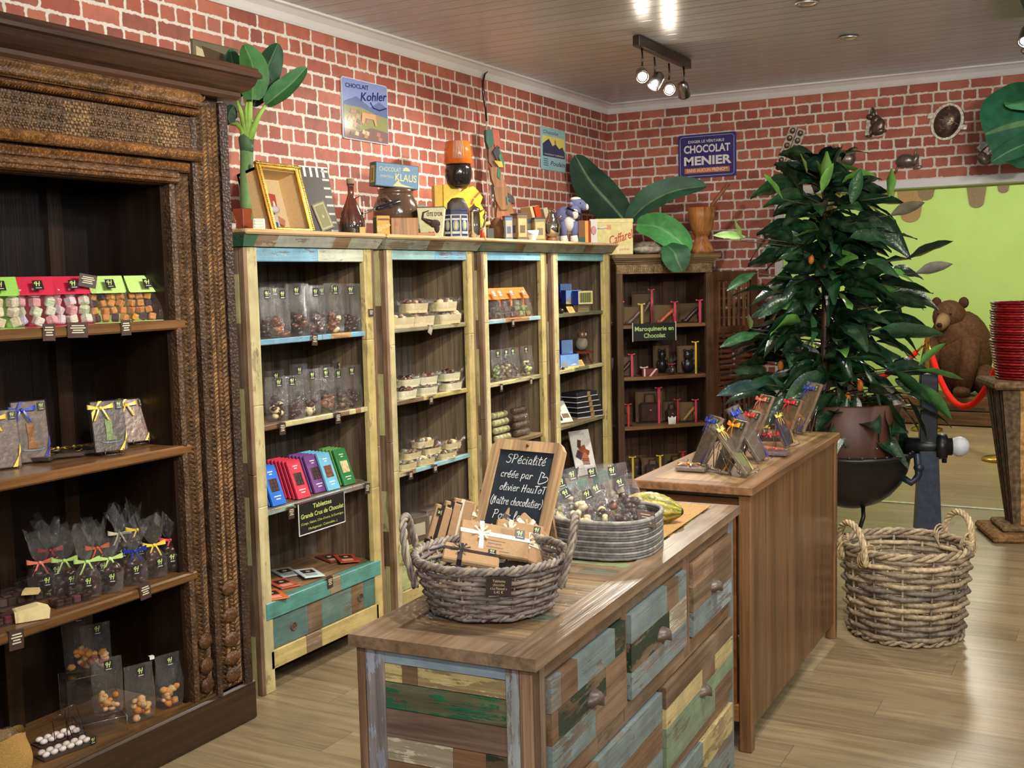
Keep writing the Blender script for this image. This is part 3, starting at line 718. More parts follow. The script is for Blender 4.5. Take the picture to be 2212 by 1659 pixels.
pal = [c(140, 158, 164), c(118, 100, 78), c(170, 128, 90), c(206, 182, 122), c(130, 160, 140), c(90, 76, 62), c(150, 120, 92), c(150, 166, 170)]
def patch(b, x0, x1, z0, z1, y0, y1, rows, rr, horizontal=True, special=None):
    n = len(rows); z = z0
    for i, (hf, segs) in enumerate(rows):
        z2 = z+(z1-z0)*hf; x = x0
        for wf_, col in segs:
            x2 = x+(x1-x0)*wf_; b.box(x, x2-.001, y0, y1, z, z2-.001, col); x = x2
        z = z2
bl = c(128, 143, 144); lb = c(158, 174, 180); br = c(132, 100, 74); cr_ = c(208, 188, 134); ol = c(104, 92, 70); sg = c(134, 156, 128); dg = c(44, 62, 46); wh = c(214, 206, 184)
def cup_handle(par, x, z):
    h = MB(); n = 14; rr = .036; V = []; 
    for i in range(7):
        t = math.pi/2*i/6
        for k in range(n+1):
            a = math.pi*k/n; q = math.cos(t)
            V.append((x+rr*math.cos(a)*(.35+.65*q) if False else x+rr*math.cos(a)*q**.5, .014-.034*math.sin(t)*math.sin(a)**.4, z+rr*.95*math.sin(a)*q**.5+(-.0)))
    Fs = [(i*(n+1)+k, i*(n+1)+k+1, (i+1)*(n+1)+k+1, (i+1)*(n+1)+k) for i in range(6) for k in range(n)]
    h.add(V, Fs, c(92, 78, 68), smooth=True)
    h.tube([(x-rr, .012, z), (x-rr, .012, z+.012), (x-rr*.75, .012, z+.032), (x, .012, z+.042), (x+rr*.75, .012, z+.032), (x+rr, .012, z+.012), (x+rr, .012, z)], .004, 6, c(92, 78, 68))
    h.build('cup_handle', IRON, par)
DRW = [(.09, .53, .575, .787, [(.34, [(.55, al(bl, .75)), (.45, al(br, .1))]), (.32, [(.08, al(br, .1)), (.62, al(dg, .72)), (.3, al(br, .1))]), (.34, [(.12, al(bl, .6)), (.2, al(br, .1)), (.52, al(bl, .8)), (.16, al(dg, .7))])], True),
       (.57, 1.023, .575, .787, [(.32, [(1, al(bl, .7))]), (.34, [(.66, al(dg, .66)), (.34, al(wh, .45))]), (.34, [(.62, al(bl, .85)), (.22, al(br, .1)), (.16, al(bl, .7))])], True),
       (1.087, 1.505, .575, .787, [(.34, [(.6, al(bl, .75)), (.4, al(lb, .6))]), (.33, [(1, al(ol, .15))]), (.33, [(.5, al(c(190, 150, 120), .3)), (.5, al(br, .2))])], True),
       (.09, .800, .285, .515, [(.34, [(.5, al(br, .2)), (.5, al(bl, .7))]), (.33, [(.4, al(bl, .7)), (.6, al(br, .1))]), (.33, [(.35, al(br, .2)), (.65, al(bl, .85))])], False),
       (.832, 1.51, .285, .515, [(.28, [(.7, al(sg, .9)), (.3, al(br, .2))]), (.22, [(1, al(sg, .85))]), (.24, [(.5, al(cr_, .9)), (.2, al(br, .1)), (.3, al(cr_, .8))]), (.26, [(1, al(ol, .2))])], True),
       (.09, .800, .05, .235, [(.5, [(1, al(sg, .7))]), (.5, [(1, al(br, .2))])], False),
       (.832, 1.51, .05, .235, [(.5, [(.4, al(sg, .7)), (.6, al(bl, .7))]), (.5, [(.5, al(bl, .7)), (.5, al(cr_, .7))])], False)]
for x0, x1, z0, z1, rows, hd in DRW:
    b = MB(); patch(b, x0, x1, z0, z1, .008, .03, rows, r); d = b.build('drawer', PX_, c1)
    b = MB(); 
    if hd: cup_handle(d, (x0+x1)/2+.005, (z0+z1)/2-.025)
    else: cup_handle(d, (x0+x1)/2, (z0+z1)/2-.02)
for x0, x1, col in ((.02, .085, al(c(150, 128, 106), .3)), (.535, .565, al(br, .1)), (1.028, 1.082, al(br, .15)), (1.51, 1.565, al(c(120, 140, 140), .6))): b = MB(); b.bbox(x0, x1, .018, .05, .0 if x0 in (.02, 1.51) else .53, .834, .003, col); b.build('frame_post', PZ_, c1)
for z0, z1 in ((.79, .834), (.518, .572), (.238, .283)): b = MB(); bands(b, .085, 1.51, .019, .045, z0, z1, 'x', [al(br, .1), al(ol, .3), al(br, .2), al(c(150, 110, 78), .1)], (.2, .5, .8)); b.build('frame_rail', PX_, c1)
# near end: posts and plank panel
b = MB(); 
b.bbox(.018, .06, .018, .042, 0, .834, .003, al(c(158, 116, 84), .05)); b.bbox(.02, .06, .042, .078, 0, .834, .003, al(c(170, 180, 182), .55))
b.build('end_post', PZ_, c1); b = MB(); b.bbox(.02, .06, .362, .41, 0, .834, .003, al(c(164, 172, 190), .5)); b.bbox(.018, .06, .41, .43, 0, .834, .003, al(c(150, 112, 84), .1))
b.build('end_post', PZ_, c1)
b = MB(); z = .836
for hh, segs in ((.037, [(1, al(c(150, 172, 190), .93))]), (.040, [(.72, al(c(206, 188, 134), .55)), (.13, al(br, 0)), (.15, al(c(206, 188, 134), .6))]), (.058, [(1, al(c(40, 108, 74), .52))]), (.062, [(1, al(c(150, 128, 118), .15))]), (.052, [(.17, al(dg, .45)), (.27, al(c(150, 108, 80), .05)), (.56, al(c(206, 198, 176), .5))]), (.06, [(1, al(br, .1))]), (.06, [(.5, al(bl, .6)), (.5, al(br, .1))]), (.06, [(1, al(cr_, .6))]), (.07, [(1, al(br, .1))]), (.07, [(1, al(bl, .6))]), (.08, [(1, al(br, .1))]), (.09, [(1, al(sg, .6))])):
    yy_ = .078
    for wf_, col in segs:
        y2 = yy_+(.362-.078)*wf_; b.box(.022, .0295, yy_, y2-.001, max(0, z-hh+.002), z, col); yy_ = y2
    z -= hh
b.build('end_panel', PY_, c1)

# ------------------------------------------------------------------ brown counter
C2O = Vector((-1.066, 3.56, 0)); C2A = R(90.9); C2L, C2W, C2Z = 1.375, .42, .905
c2 = thing('brown_counter', 'taller plain brown wooden counter behind the patchwork one', 'counter', C2O, C2A)
C2M = Matrix.Translation(C2O) @ Matrix.Rotation(C2A, 4, 'Z')
def C2(x, y, z=C2Z): return C2M @ Vector((x, y, z))
wb = c(140, 104, 70)
b = MB(); b.bbox(0, C2L, 0, C2W, C2Z-.03, C2Z, .003, c(134, 98, 66))
b.box(.06, C2L-.06, .06, C2W-.06, C2Z, C2Z+.001, c(168, 134, 92)); b.build('counter_top', DX_, c2)
b = MB(); 
for i in range(9):
    a = .04+i*(C2L-.08)/9; b.box(a, a+(C2L-.08)/9-.0008, .014, .03, .075, C2Z-.03, vary(c(116, 84, 56), .14))
b.build('side_panel', DZ_, c2)
b = MB(); b.box(.04, C2L-.04, C2W-.03, C2W-.014, .02, C2Z-.03, c(110, 76, 46)); b.build('rear_panel', DZ_, c2)  # unseen rear side, carried down near the floor to block light underneath
for x, y in ((.01, .008), (.01, C2W-.05), (C2L-.052, .008), (C2L-.052, C2W-.05)):
    b = MB(); b.bbox(x, x+.042, y, y+.042, 0, C2Z-.03, .003, c(122, 88, 58)); b.build('leg', DZ_, c2)
b = MB(); b.bbox(.014, .045, .05, C2W-.05, .80, .86, .003, c(96, 62, 38)); b.bbox(.014, .045, .05, C2W-.05, .10, .16, .003, c(140, 96, 58)); b.bbox(.014, .04, .06, .075, .16, .80, .002, c(120, 70, 36)); b.build('end_rail', DY_, c2)
b = MB(); z = .79; k = 0
while z > .17:
    b.box(.03, .045, .075, C2W-.06, z-.035, z-.003, al([c(206, 188, 130), c(206, 188, 130), c(150, 130, 100), c(120, 126, 116)][k % 4], .75)); z -= .037; k += 1
b.build('end_slats', PY_, c2)
# ------------------------------------------------------------------ lights one can see
BULB = m_emit('lit_bulb', (1, .88, .68, 1), 220); BULB2 = m_emit('dim_bulb', (1, .9, .75, 1), 6)
def head(par, loc, aim, lit=True):
    b = MB(); q = (Vector(aim)-Vector(loc)).normalized().to_track_quat('-Z', 'Y').to_matrix().to_4x4()
    b.M = Matrix.Translation(loc) @ q
    b.lathe([(.012, .07), (.03, .055), (.034, .02), (.036, -.02), (.037, -.028), (.032, -.03), (.031, -.02)], 16, col=c(150, 146, 140))
    h = b.build('lamp_head', METAL, par)
    e = MB(); e.M = b.M; e.ell((0, 0, -.012), (.03, .03, .014), (1, 1, 1, 1), n=12, m=6); e.build('bulb', BULB if lit else BULB2, h)
    s = MB(); l = Vector(loc); s.tube([l+Vector((0, 0, .05)), l+Vector((0, .01, .09)), l+Vector((0, 0, .14))], .005, 6, c(80, 76, 72)); s.build('stem', METAL, h)
def track(name, lab, x, y0, y1, heads):
    t = thing(name, lab, 'track light', (0, 0, 0))
    b = MB(); b.bbox(x-.02, x+.02, y0, y1, 2.80, CZ-.004, .004, c(92, 88, 84)); b.build('rail', METAL, t)
    for l, a, lit in heads: head(t, l, a, lit)
track('track_light', 'ceiling track with four spot heads above the row of bookcases', -2.30, 5.64, 6.44, [((-2.30, 5.72, 2.66), (-1.2, 3.6, 1.5), True), ((-2.30, 5.90, 2.645), (-3.0, 5.0, 1.1), True), ((-2.30, 6.12, 2.645), (-1.0, 3.4, 1.6), True), ((-2.30, 6.36, 2.66), (-2.6, 7.7, 1.6), False)])
track('track_light', 'ceiling track with bright spot heads cut off by the picture edge above the doorway', -.45, 5.7, 6.4, [((-.45, 5.88, 2.66), (-.6, 4.5, 1.0), True), ((-.45, 6.12, 2.66), (-1.2, 7.4, 1.0), True)])
for (px, py), lab in (((1742, 3), 'recessed ceiling downlight at the very top edge of the photo'), ((1833, 78), 'recessed ceiling downlight above the blue enamel sign, nearer the far wall')):
    p = onZ(px, py, CZ); d = thing('downlight', lab, 'downlight', p, group='ceiling downlights')
    b = MB(); b.lathe([(.04, -.001), (.052, -.004), (.056, -.012), (.05, -.016), (.042, -.012), (.04, -.003)], 20, col=c(230, 228, 222)); b.build('ring', METAL, d)
    b = MB(); b.lathe([(0.001, -.004), (.04, -.006)], 16, col=c(200, 196, 186)); b.build('lens', GL, d)

# ------------------------------------------------------------------ signs on the brick walls
def rrect(w, h, r, n=4, cx=0, cz=0):
    P = []
    for sx, sz, a0 in ((1, -1, -90), (1, 1, 0), (-1, 1, 90), (-1, -1, 180)):
        for i in range(n+1):
            a = R(a0+90*i/n); P.append((cx+sx*(w/2-r)+r*math.cos(a), cz+sz*(h/2-r)+r*math.sin(a)))
    return P
def plate(w, h, col, edge, r=.012, th=.006):
    b = MB(); b.prism(rrect(w, h, r), -th, 0, edge); b.prism(rrect(w-.008, h-.008, r), -th-.0012, -th, col); return b
def wall_span(pxs, ax):
    P = [(onX if ax == 'x' else onY)(px, py, WX+.008 if ax == 'x' else FY-.008) for px, py in pxs]
    k = 1 if ax == 'x' else 0
    u0 = min(p[k] for p in P); u1 = max(p[k] for p in P); z0 = (P[2].z+P[3].z)/2; z1 = (P[0].z+P[1].z)/2
    return u0, u1, z0, z1
def sign(name, lab, pxs, ax, col, edge, fn, r=.012):
    u0, u1, z0, z1 = wall_span(pxs, ax); w, h = u1-u0, z1-z0
    loc = (WX+.002, (u0+u1)/2, (z0+z1)/2) if ax == 'x' else ((u0+u1)/2, FY-.002, (z0+z1)/2)
    t = thing(name, lab, 'sign', loc, R(90) if ax == 'x' else 0)
    plate(w, h, col, edge, r).build('plate', GL, t)
    b = MB(); fn(b, w, h); b.build('lettering', GL, t)
def f_menier(b, w, h):
    y = -.0085; wh_ = c(236, 236, 230)
    fr = .012
    for a in (rrect(w-.03, h-.03, .02), ):
        for i in range(len(a)): p, q = a[i], a[(i+1) % len(a)]; b.stroke([p, q], .004, c(170, 180, 220), y=-.0078)
    put_text(b, 'EXIGER LE VÉRITABLE', -.005, h*.33, h*.085, wh_, y=y, bold=.012, fitw=w*.62)
    put_text(b, 'CHOCOLAT', -.0, h*.155, h*.24, wh_, y=y, bold=.03, fitw=w*.80)
    put_text(b, 'MENIER', -.0, -.115*h, h*.27, wh_, y=y, bold=.035, fitw=w*.82)
    b.box(-w*.39, w*.39, y+.0004, y+.001, -h*.385, -h*.27, c(212, 122, 50))
    put_text(b, 'SANS AUCUN PRÉNOM', 0, -h*.327, h*.1, wh_, y=y, bold=.012, fitw=w*.7)
sign('enamel_sign', 'dark blue enamel sign with big white chocolate lettering on the far brick wall', [(1465, 296), (1590, 281), (1590, 380), (1466, 387)], 'y', c(44, 44, 118), c(60, 60, 130), f_menier)
def f_kohler(b, w, h):
    y = -.0078
    b.prism([(-w*.48, h*.02), (w*.48, -h*.05), (w*.48, h*.12), (w*.3, h*.2), (w*.1, h*.08), (-w*.2, h*.22), (-w*.48, h*.1)], y, y+.0004, c(96, 110, 150))
    b.prism([(-w*.48, -h*.48), (w*.48, -h*.48), (w*.48, -h*.05), (w*.2, -h*.02), (-w*.1, h*.05), (-w*.48, h*.05)], y-.0004, y, c(140, 138, 92))
    b.prism([(-w*.48, -h*.48), (w*.48, -h*.48), (w*.48, -h*.3), (w*.1, -h*.26), (-w*.2, -h*.36), (-w*.48, -h*.32)], y-.0008, y-.0004, c(126, 100, 96))
    rr = random.Random(4)
    for i in range(26):
        x, z = rr.uniform(-.42, .42)*w, rr.uniform(-.44, -.02)*h
        b.prism([(x-.016, z-.006), (x+.014, z-.01), (x+.02, z+.008), (x-.006, z+.014)], y-.0011-i*.00005, y-.001, c(*rr.choice([(176, 140, 96), (104, 96, 70), (170, 120, 110), (190, 180, 150), (110, 120, 80)])))
    b.prism([(-w*.12, -h*.2), (-w*.1, -h*.03), (w*.2, -h*.03), (w*.22, -h*.22), (w*.18, -h*.22), (w*.15, -h*.12), (-w*.04, -h*.12), (-w*.07, -h*.22)], y-.004, y-.0036, c(196, 150, 110))
    put_text(b, 'CHOCLAIT', -w*.18, h*.38, h*.1, c(34, 36, 90), y=y-.001, fitw=w*.5, bold=.01, rot=.05)
    put_text(b, 'Kohler', w*.16, h*.26, h*.2, c(34, 36, 90), y=y-.001, shear=.25, fitw=w*.6, bold=.012, rot=.12)
    b.stroke([(w*.1, h*.16), (w*.16, h*.08), (w*.3, h*.06), (w*.46, h*.12)], .006, c(34, 36, 90), y=y-.002)
sign('tin_sign', 'blue and green picture tin sign with curly lettering on the brick wall', [(737, 163), (835, 187), (840, 312), (742, 300)], 'x', c(132, 146, 196), c(200, 204, 210), f_kohler, .015)
def f_poulain(b, w, h):
    y = -.0078; nv = c(46, 56, 96)
    b.box(-w*.45, w*.45, y, y+.0005, -h*.18, h*.30, c(226, 210, 110))
    b.prism([(-w*.45, -h*.08), (w*.45, -h*.1), (w*.45, -h*.02), (w*.35, h*.1), (w*.22, h*.04), (w*.08, h*.14), (-w*.05, h*.08), (-w*.2, h*.24), (-w*.32, h*.18), (-w*.45, h*.1)], y-.0006, y, nv)
    b.box(-w*.45, w*.45, y-.0008, y-.0003, -h*.18, -h*.08, nv)
    b.ell((w*.06, y, h*.18), (.012, .001, .018), c(150, 130, 50), n=8, m=4)
    put_text(b, 'Chocolat', -w*.12, h*.385, h*.12, nv, y=y, fitw=w*.62, shear=.15)
    put_text(b, 'CHOCOLAT SUPERIEUR', 0, -h*.13, h*.05, c(220, 220, 210), y=y-.002, fitw=w*.8)
    put_text(b, 'Poulain', w*.14, -h*.33, h*.15, nv, y=y, fitw=w*.6, shear=.3, bold=.012)
    for i in range(4): b.stroke([(-w*.42, -h*(.24+i*.05)), (-w*.24, -h*(.24+i*.05))], .004, nv, y=y)
sign('tin_sign', 'small pale turquoise tin sign with yellow sky and dark mountain', [(1168, 271), (1221, 285), (1222, 373), (1170, 366)], 'x', c(146, 190, 196), c(150, 180, 184), f_poulain, .008)
def f_choco(b, w, h):
    y = -.0078
    b.prism([(-w*.42, -h*.5), (w*.1, -h*.5), (w*.02, h*.3), (-w*.42, h*.4)], y, y+.0004, c(196, 186, 146))
    b.prism([(-w*.3, h*.42), (w*.3, h*.36), (w*.2, h*.05), (w*.0, -h*.02), (-w*.2, h*.1)], y-.0004, y, c(82, 66, 50))
    put_text(b, 'CHOCO', -w*.1, -h*.02, h*.2, c(40, 44, 60), y=y-.001, fitw=w*.5, bold=.01)
    put_text(b, 'C', -w*.36, -h*.28, h*.3, c(50, 60, 150), y=y-.001, bold=.02)
sign('tin_sign', 'weathered cream and brown tin sign half hidden behind the carved cabinet cornice', [(414, 82), (515, 108), (520, 250), (420, 215)], 'x', c(110, 104, 84), c(90, 84, 70), f_choco, .004)

# ------------------------------------------------------------------ metal chocolate moulds on the far wall
MOULD = m_plain('tinned_mould', .3, metal=.55, nz=.3, nscale=60, bump=.3); tin = c(150, 142, 128); tin2 = c(206, 198, 180); brz = c(96, 80, 66)
def mould(name, lab, px, py, rot=0):
    p = onY(px, py, FY-.012); t = thing(name, lab, 'chocolate mould', (p.x, FY, p.z), rot=(0, R(rot), 0), group='metal chocolate moulds'); return t, (p-CAM).dot(FWD)/F
t, m = mould('praline_mould', 'long metal mould plate with two rows of small hollows', 1705, 325, 22)
b = MB(); b.prism(rrect(36*m, 100*m, .004), -.01, 0, tin2); b.build('plate', MOULD, t)
for k, x in enumerate((-9*m, 9*m)):
    for i in range(6):
        b = MB(); b.ell((x, -.011, (-41+i*16.4)*m), (6.2*m, .012, 6.6*m), brz, n=10, m=6); b.ell((x, -.018, (-40+i*16.4)*m), (3.5*m, .008, 4*m), tin, n=8, m=5); b.build('hollow', MOULD, t)
b = MB(); b.box(-.7*m, .7*m, -.013, -.01, -49*m, 49*m, c(60, 54, 48)); b.build('rib', MOULD, t)
t, m = mould('rabbit_mould', 'metal mould of a sitting rabbit seen from the side', 1890, 266)
b = MB(); b.prism([(-22*m, -30*m), (22*m, -28*m), (23*m, -8*m), (4*m, 20*m), (-2*m, 32*m), (-12*m, 31*m), (-18*m, 8*m)], -.008, 0, tin2); b.build('plate', MOULD, t)
b = MB()
for x, z, rx, rz, an in ((6, -8, 15, 20, .3), (0, 6, 9, 13, .5), (-10, 14, 8, 7, .2), (-6, 26, 3, 9, .15), (-1, 25, 2.5, 8, -.25), (10, -17, 11, 9, 0), (-8, -18, 3.5, 12, -.1), (-14, -27, 7, 3, 0), (21, -18, 4, 4, 0)):
    b.ell((x*m, -.012, z*m), (rx*m, .02, rz*m), brz, n=10, m=6, rot=(0, an, 0))
b.build('rabbit', MOULD, t)
t, m = mould('egg_mould', 'large metal egg mould with crackled pattern and two clips', 2046, 263, 20)
b = MB(); b.lathe([(0.001, 0), (34*m, 0), (33*m, .012)], 28, sx=1, sy=1.2, col=tin2); 
for i in range(len(b.v)): x, y, z = b.v[i]; b.v[i] = (x, -z, y)
b.build('rim', MOULD, t)
b = MB(); b.ell((0, -.012, 0), (27*m, .05, 35*m), brz, n=18, m=10)
for i in range(9):
    a = rnd.uniform(0, 6.28); q = rnd.uniform(.1, .8); x, z = 27*m*q*math.cos(a), 35*m*q*math.sin(a); y = -.012-.051*math.sqrt(max(0, 1-q*q))
    for k in range(3):
        a2 = a+2.1*k; b.tube([(x, y, z), (x+8*m*math.cos(a2), y+.003, z+8*m*math.sin(a2))], .0022, 5, c(170, 156, 140))
b.build('egg', MOULD, t)
for s in (-1, 1): b = MB(); b.obox((s*36*m, -.012, -s*2*m), (14*m, .01, 10*m), (0, -.2, 0), tin2); b.build('clip', MOULD, t)
t, m = mould('hen_mould', 'dark round metal mould partly behind the top of the leafy tree', 1822, 340)
b = MB(); b.ell((0, -.01, -4*m), (26*m, .04, 20*m), c(110, 98, 88), n=14, m=8); b.ell((18*m, -.015, 8*m), (8*m, .025, 8*m), c(110, 98, 88), n=10, m=6); b.obox((20*m, -.012, 14*m), (12*m, .008, 7*m), (0, .5, 0), tin); b.build('hen', MOULD, t)
t, m = mould('boar_mould', 'metal animal mould hanging above the doorway frame', 1960, 349)
b = MB(); b.ell((-4*m, -.012, 2*m), (20*m, .03, 15*m), c(112, 102, 92), n=14, m=8); b.ell((16*m, -.014, 2*m), (7*m, .022, 14*m), c(120, 110, 100), n=10, m=6, rot=(0, .4, 0)); b.ell((22*m, -.014, -14*m), (10*m, .014, 4*m), tin, n=8, m=5, rot=(0, -.2, 0)); b.ell((17*m, -.012, 18*m), (2*m, .01, 7*m), tin, n=8, m=5, rot=(0, .3, 0)); b.ell((-22*m, -.012, -16*m), (2.5*m, .01, 9*m), c(112, 102, 92), n=8, m=5, rot=(0, .3, 0)); b.build('boar', MOULD, t)
t, m = mould('bow_mould', 'cross-shaped metal mould half hidden by the hanging banana leaf', 2132, 326)
b = MB()
b.ell((-6*m, -.012, -16*m), (12*m, .02, 16*m), tin, n=12, m=6, rot=(0, -.7, 0)); b.ell((18*m, -.012, 12*m), (10*m, .018, 26*m), tin2, n=12, m=6, rot=(0, .95, 0)); b.obox((-10*m, -.012, 10*m), (20*m, .012, 12*m), (0, -.7, 0), c(110, 104, 98)); b.obox((2*m, -.014, 0), (13*m, .02, 13*m), (0, .7, 0), c(140, 132, 120))
b.build('bow', MOULD, t)

# ------------------------------------------------------------------ things along the top of the bookcases
TZ = 1.812
def top_at(px, x=-3.12, z=TZ):
    p = onX(px, 480, x); q = Vector((x, p.y, z)); return q, (q-CAM).dot(FWD)/F
def face(q, add=0):  # rotation that turns local -y towards the camera side
    d = CAM-q; return math.atan2(d.x, -d.y)+R(add)
def top_thing(name, lab, cat, px, x=-3.12, add=0, group=None, z=TZ, rz=None):
    q, m = top_at(px, x, z); return thing(name, lab, cat, q, face(q, add) if rz is None else rz, group), m

t, m = top_thing('square_vase', 'red-brown square pot at the foot of the banana plant', 'pot', 525, -3.2, 48)
b = MB(); s = 15*m; b.bbox(-s, s, -s, s, 0, 53*m, .003, c(142, 66, 36)); b.box(-s*.8, s*.8, -s*.8, s*.8, 53*m, 53*m+.001, c(50, 32, 24)); b.build('pot', PL, t)
t, m = top_thing('glass_jar', 'small clear glass jar at the cabinet end of the bookcase top', 'jar', 500, -3.12)
b = MB(); b.lathe([(.001, 0), (9*m, 0), (10*m, 4*m), (10*m, 24*m), (7*m, 30*m), (7*m, 34*m)], 14, col=c(200, 204, 206)); b.build('glass', ACRY, t)
b = MB(); b.lathe([(.001, .002), (9*m, .002), (9*m, 18*m), (.001, 18*m)], 12, col=c(180, 180, 176)); b.build('sweets', GL, t)
t, m = top_thing('plaster_block', 'small white carved plaster block between pot and gold frame', 'ornament', 558, -3.08, 8)
b = MB(); b.bbox(-13*m, 13*m, -10*m, 10*m, 0, 29*m, .004, c(226, 220, 206)); 
for i in range(4): b.bbox(-10*m, 10*m, -12*m, -9*m, (3+i*6.5)*m, (7+i*6.5)*m, .002, c(232, 226, 212))
b.build('block', MT, t)
# display case with gilded frame, leaning back
q, m = top_at(640, -3.05); t = thing('display_case', 'pale wooden display box with a gilded carved front frame', 'display box', (-3.07, q.y, TZ+.002), rot=(R(-15), 0, R(90)))
w, h = .275, .30
b = MB(); pine = c(226, 190, 136)
b.box(-w/2+.01, -w/2+.02, 0, .11, 0, h-.02, pine); b.box(w/2-.02, w/2-.01, 0, .11, 0, h-.02, pine); b.box(-w/2+.01, w/2-.01, 0, .11, 0, .012, pine); b.box(-w/2+.01, w/2-.01, 0, .11, h-.032, h-.02, pine); b.box(-w/2+.01, w/2-.01, .1, .11, 0, h-.02, c(222, 196, 150))
b.build('box', PAPER, t)
b = MB(); gd = c(196, 152, 64); fw = .03
for x0, x1, z0, z1 in ((-w/2, -w/2+fw, -.01, h), (w/2-fw, w/2, -.01, h), (-w/2+fw, w/2-fw, -.01, fw-.01), (-w/2+fw, w/2-fw, h-fw, h)): b.bbox(x0, x1, -.014, .006, z0, z1, .005, gd)
for i in range(40):
    for sx in (-1, 1): b.ell((sx*(w/2-.011), -.015, -.004+h*i/39), (.005, .004, .0035), c(224, 190, 100), n=6, m=4)
for i in range(32):
    for z in (.004, h-.012): b.ell((-w/2+w*i/31, -.015, z), (.0035, .004, .005), c(224, 190, 100), n=6, m=4)
b.build('gilded_frame', METAL, t)
b = MB(); b.obox((.03, .09, .17), (.05, .004, .06), (0, .1, 0), c(190, 70, 60)); b.obox((.05, .09, .08), (.05, .012, .03), (0, .4, 0), c(196, 130, 96)); b.obox((-.03, .07, .055), (.09, .004, .09), (0, 0, 0), c(206, 200, 196)); b.obox((-.02, .066, .05), (.04, .004, .035), (0, .1, 0), c(70, 80, 130))
for x, z, s in ((-.07, .16, .03), (-.06, .115, .035), (.0, .12, .04)): b.ell((x, .06, z), (s*.7, .012, s*.4), c(206, 200, 200), n=10, m=6); b.ell((x, .06, z+.02), (.006, .006, .02), c(236, 232, 226), n=6, m=4)
b.build('miniatures', PL, t)
b = MB(); b.quad((-w/2+fw, -.004, .02), (w/2-fw, -.004, .02), (w/2-fw, -.004, h-fw), (-w/2+fw, -.004, h-fw), (1, 1, 1, 1)); b.build('glass', ACRY, t)
q, m = top_at(668, -3.28); t = thing('patterned_frame', 'black and white key-patterned frame leaning behind the gilded box', 'picture frame', (-3.22, q.y-.02, TZ+.002), rot=(R(-12), 0, R(80)))
b = MB(); w, h = .27, .325; b.box(-w/2, w/2, 0, .012, 0, h, c(60, 52, 44)); b.build('board', PL, t)
b = MB()
for i in range(7): b.box(-w/2+.008+i*.037, -w/2+.022+i*.037, -.001, 0, h-.05, h-.004, c(226, 220, 206))
for z in range(8): b.box(w/2-.045, w/2-.004, -.001, 0, .02+z*.04, .03+z*.04, c(196, 190, 176))
b.box(-w/2, w/2, -.001, 0, h-.006, h, c(226, 220, 206)); b.build('pattern', PL, t)
q, m = top_at(708, -3.1); t = thing('old_carton', 'old grey-green printed carton tilted against the patterned frame', 'box', (-3.1, q.y, TZ+.022), rot=(0, R(-20), R(40)))
b = MB(); b.box(-.028, .028, -.05, .05, 0, .125, c(136, 134, 112)); b.build('carton', PAPER, t)
b = MB(); b.box(-.024, .024, -.0512, -.05, .006, .119, c(186, 184, 146)); b.box(-.019, .019, -.0518, -.0512, .014, .111, c(150, 150, 110)); b.ell((0, -.051, .06), (.012, .001, .02), c(196, 194, 160), n=8, m=4); b.build('label_print', PAPER, t)
t, m = top_thing('cork_bottle', 'brown glass bottle with cork stopper and metal clasp', 'bottle', 760, -3.1)
AMBER = m_film('amber_glass', .12, (.42, .17, .02, 1), .05, haze=.02)
b = MB(); b.lathe([(.001, .001), (24*m, .001), (27*m, 6*m), (27*m, 26*m), (22*m, 50*m), (11*m, 76*m), (7*m, 88*m), (6.5*m, 106*m), (8*m, 108*m), (8*m, 112*m)], 22, col=c(120, 70, 20)); b.build('glass', AMBER, t)
b = MB(); b.lathe([(.001, .004), (24*m, .004), (25*m, 24*m), (.001, 24*m)], 18, col=c(50, 28, 10)); b.build('liquid', GL, t)
b = MB(); b.lathe([(7*m, 106*m), (8*m, 112*m), (8.5*m, 122*m), (.001, 123*m)], 14, col=c(150, 130, 96)); b.build('cork', MT, t)
b = MB(); b.tube([(9*m, 0, 80*m), (20*m, 0, 86*m), (27*m, 0, 70*m), (26*m, 0, 40*m), (29*m, 0, 0)], 1.4*m, 6, c(190, 186, 180)); b.build('clasp', CHROME, t)
b = MB(); b.obox((22*m, -20*m, 9*m), (14*m, .002, 18*m), (0, 0, .5), c(206, 170, 110)); b.build('label_card', PAPER, t)
t, m = top_thing('spice_tin', 'small yellow and green printed tin below the black-handled tool', 'tin', 824, -3.06, 20)
b = MB(); b.bbox(-15*m, 15*m, -12*m, 12*m, 0, 44*m, .003, c(204, 158, 70)); b.box(-15.4*m, -14.9*m, -11*m, 11*m, 1*m, 40*m, c(96, 104, 60)); b.build('tin', PL, t)
b = MB(); put_text(b, 'Épices', 0, 20*m, 13*m, c(236, 214, 150), y=-12.3*m, shear=.2, rot=.4); b.box(-13*m, 13*m, -12.4*m, -12.1*m, 34*m, 38*m, c(120, 70, 30)); b.build('print', PL, t)
p0 = onX(783, 461, -3.06); p1 = onX(862, 436, -3.0)
q = (p0+p1)/2; t = thing('hand_tool', 'steel tool with black handle lying across the spice tin', 'tool', q)
b = MB(); d = p1-p0; b.tube([p0-q, p0+d*.45-q], .006, 8, c(180, 176, 170)); b.build('shaft', CHROME, t)
b = MB(); b.tube([p0+d*.38-q, p0+d*.42-q, p1-d*.02-q, p1-q], [.008, .013, .015, .011], 10, c(34, 32, 34)); b.build('handle', GL, t)
t, m = top_thing('stoneware_jug', 'glossy brown stoneware pot with small ear handle', 'jug', 856, -3.2)
b = MB(); b.lathe([(.001, 0), (34*m, 0), (40*m, 12*m), (50*m, 45*m), (49*m, 68*m), (40*m, 88*m), (36*m, 94*m), (38*m, 97*m), (38*m, 106*m), (34*m, 107*m), (32*m, 98*m)], 32, col=c(92, 70, 54)); b.build('body', GL, t)
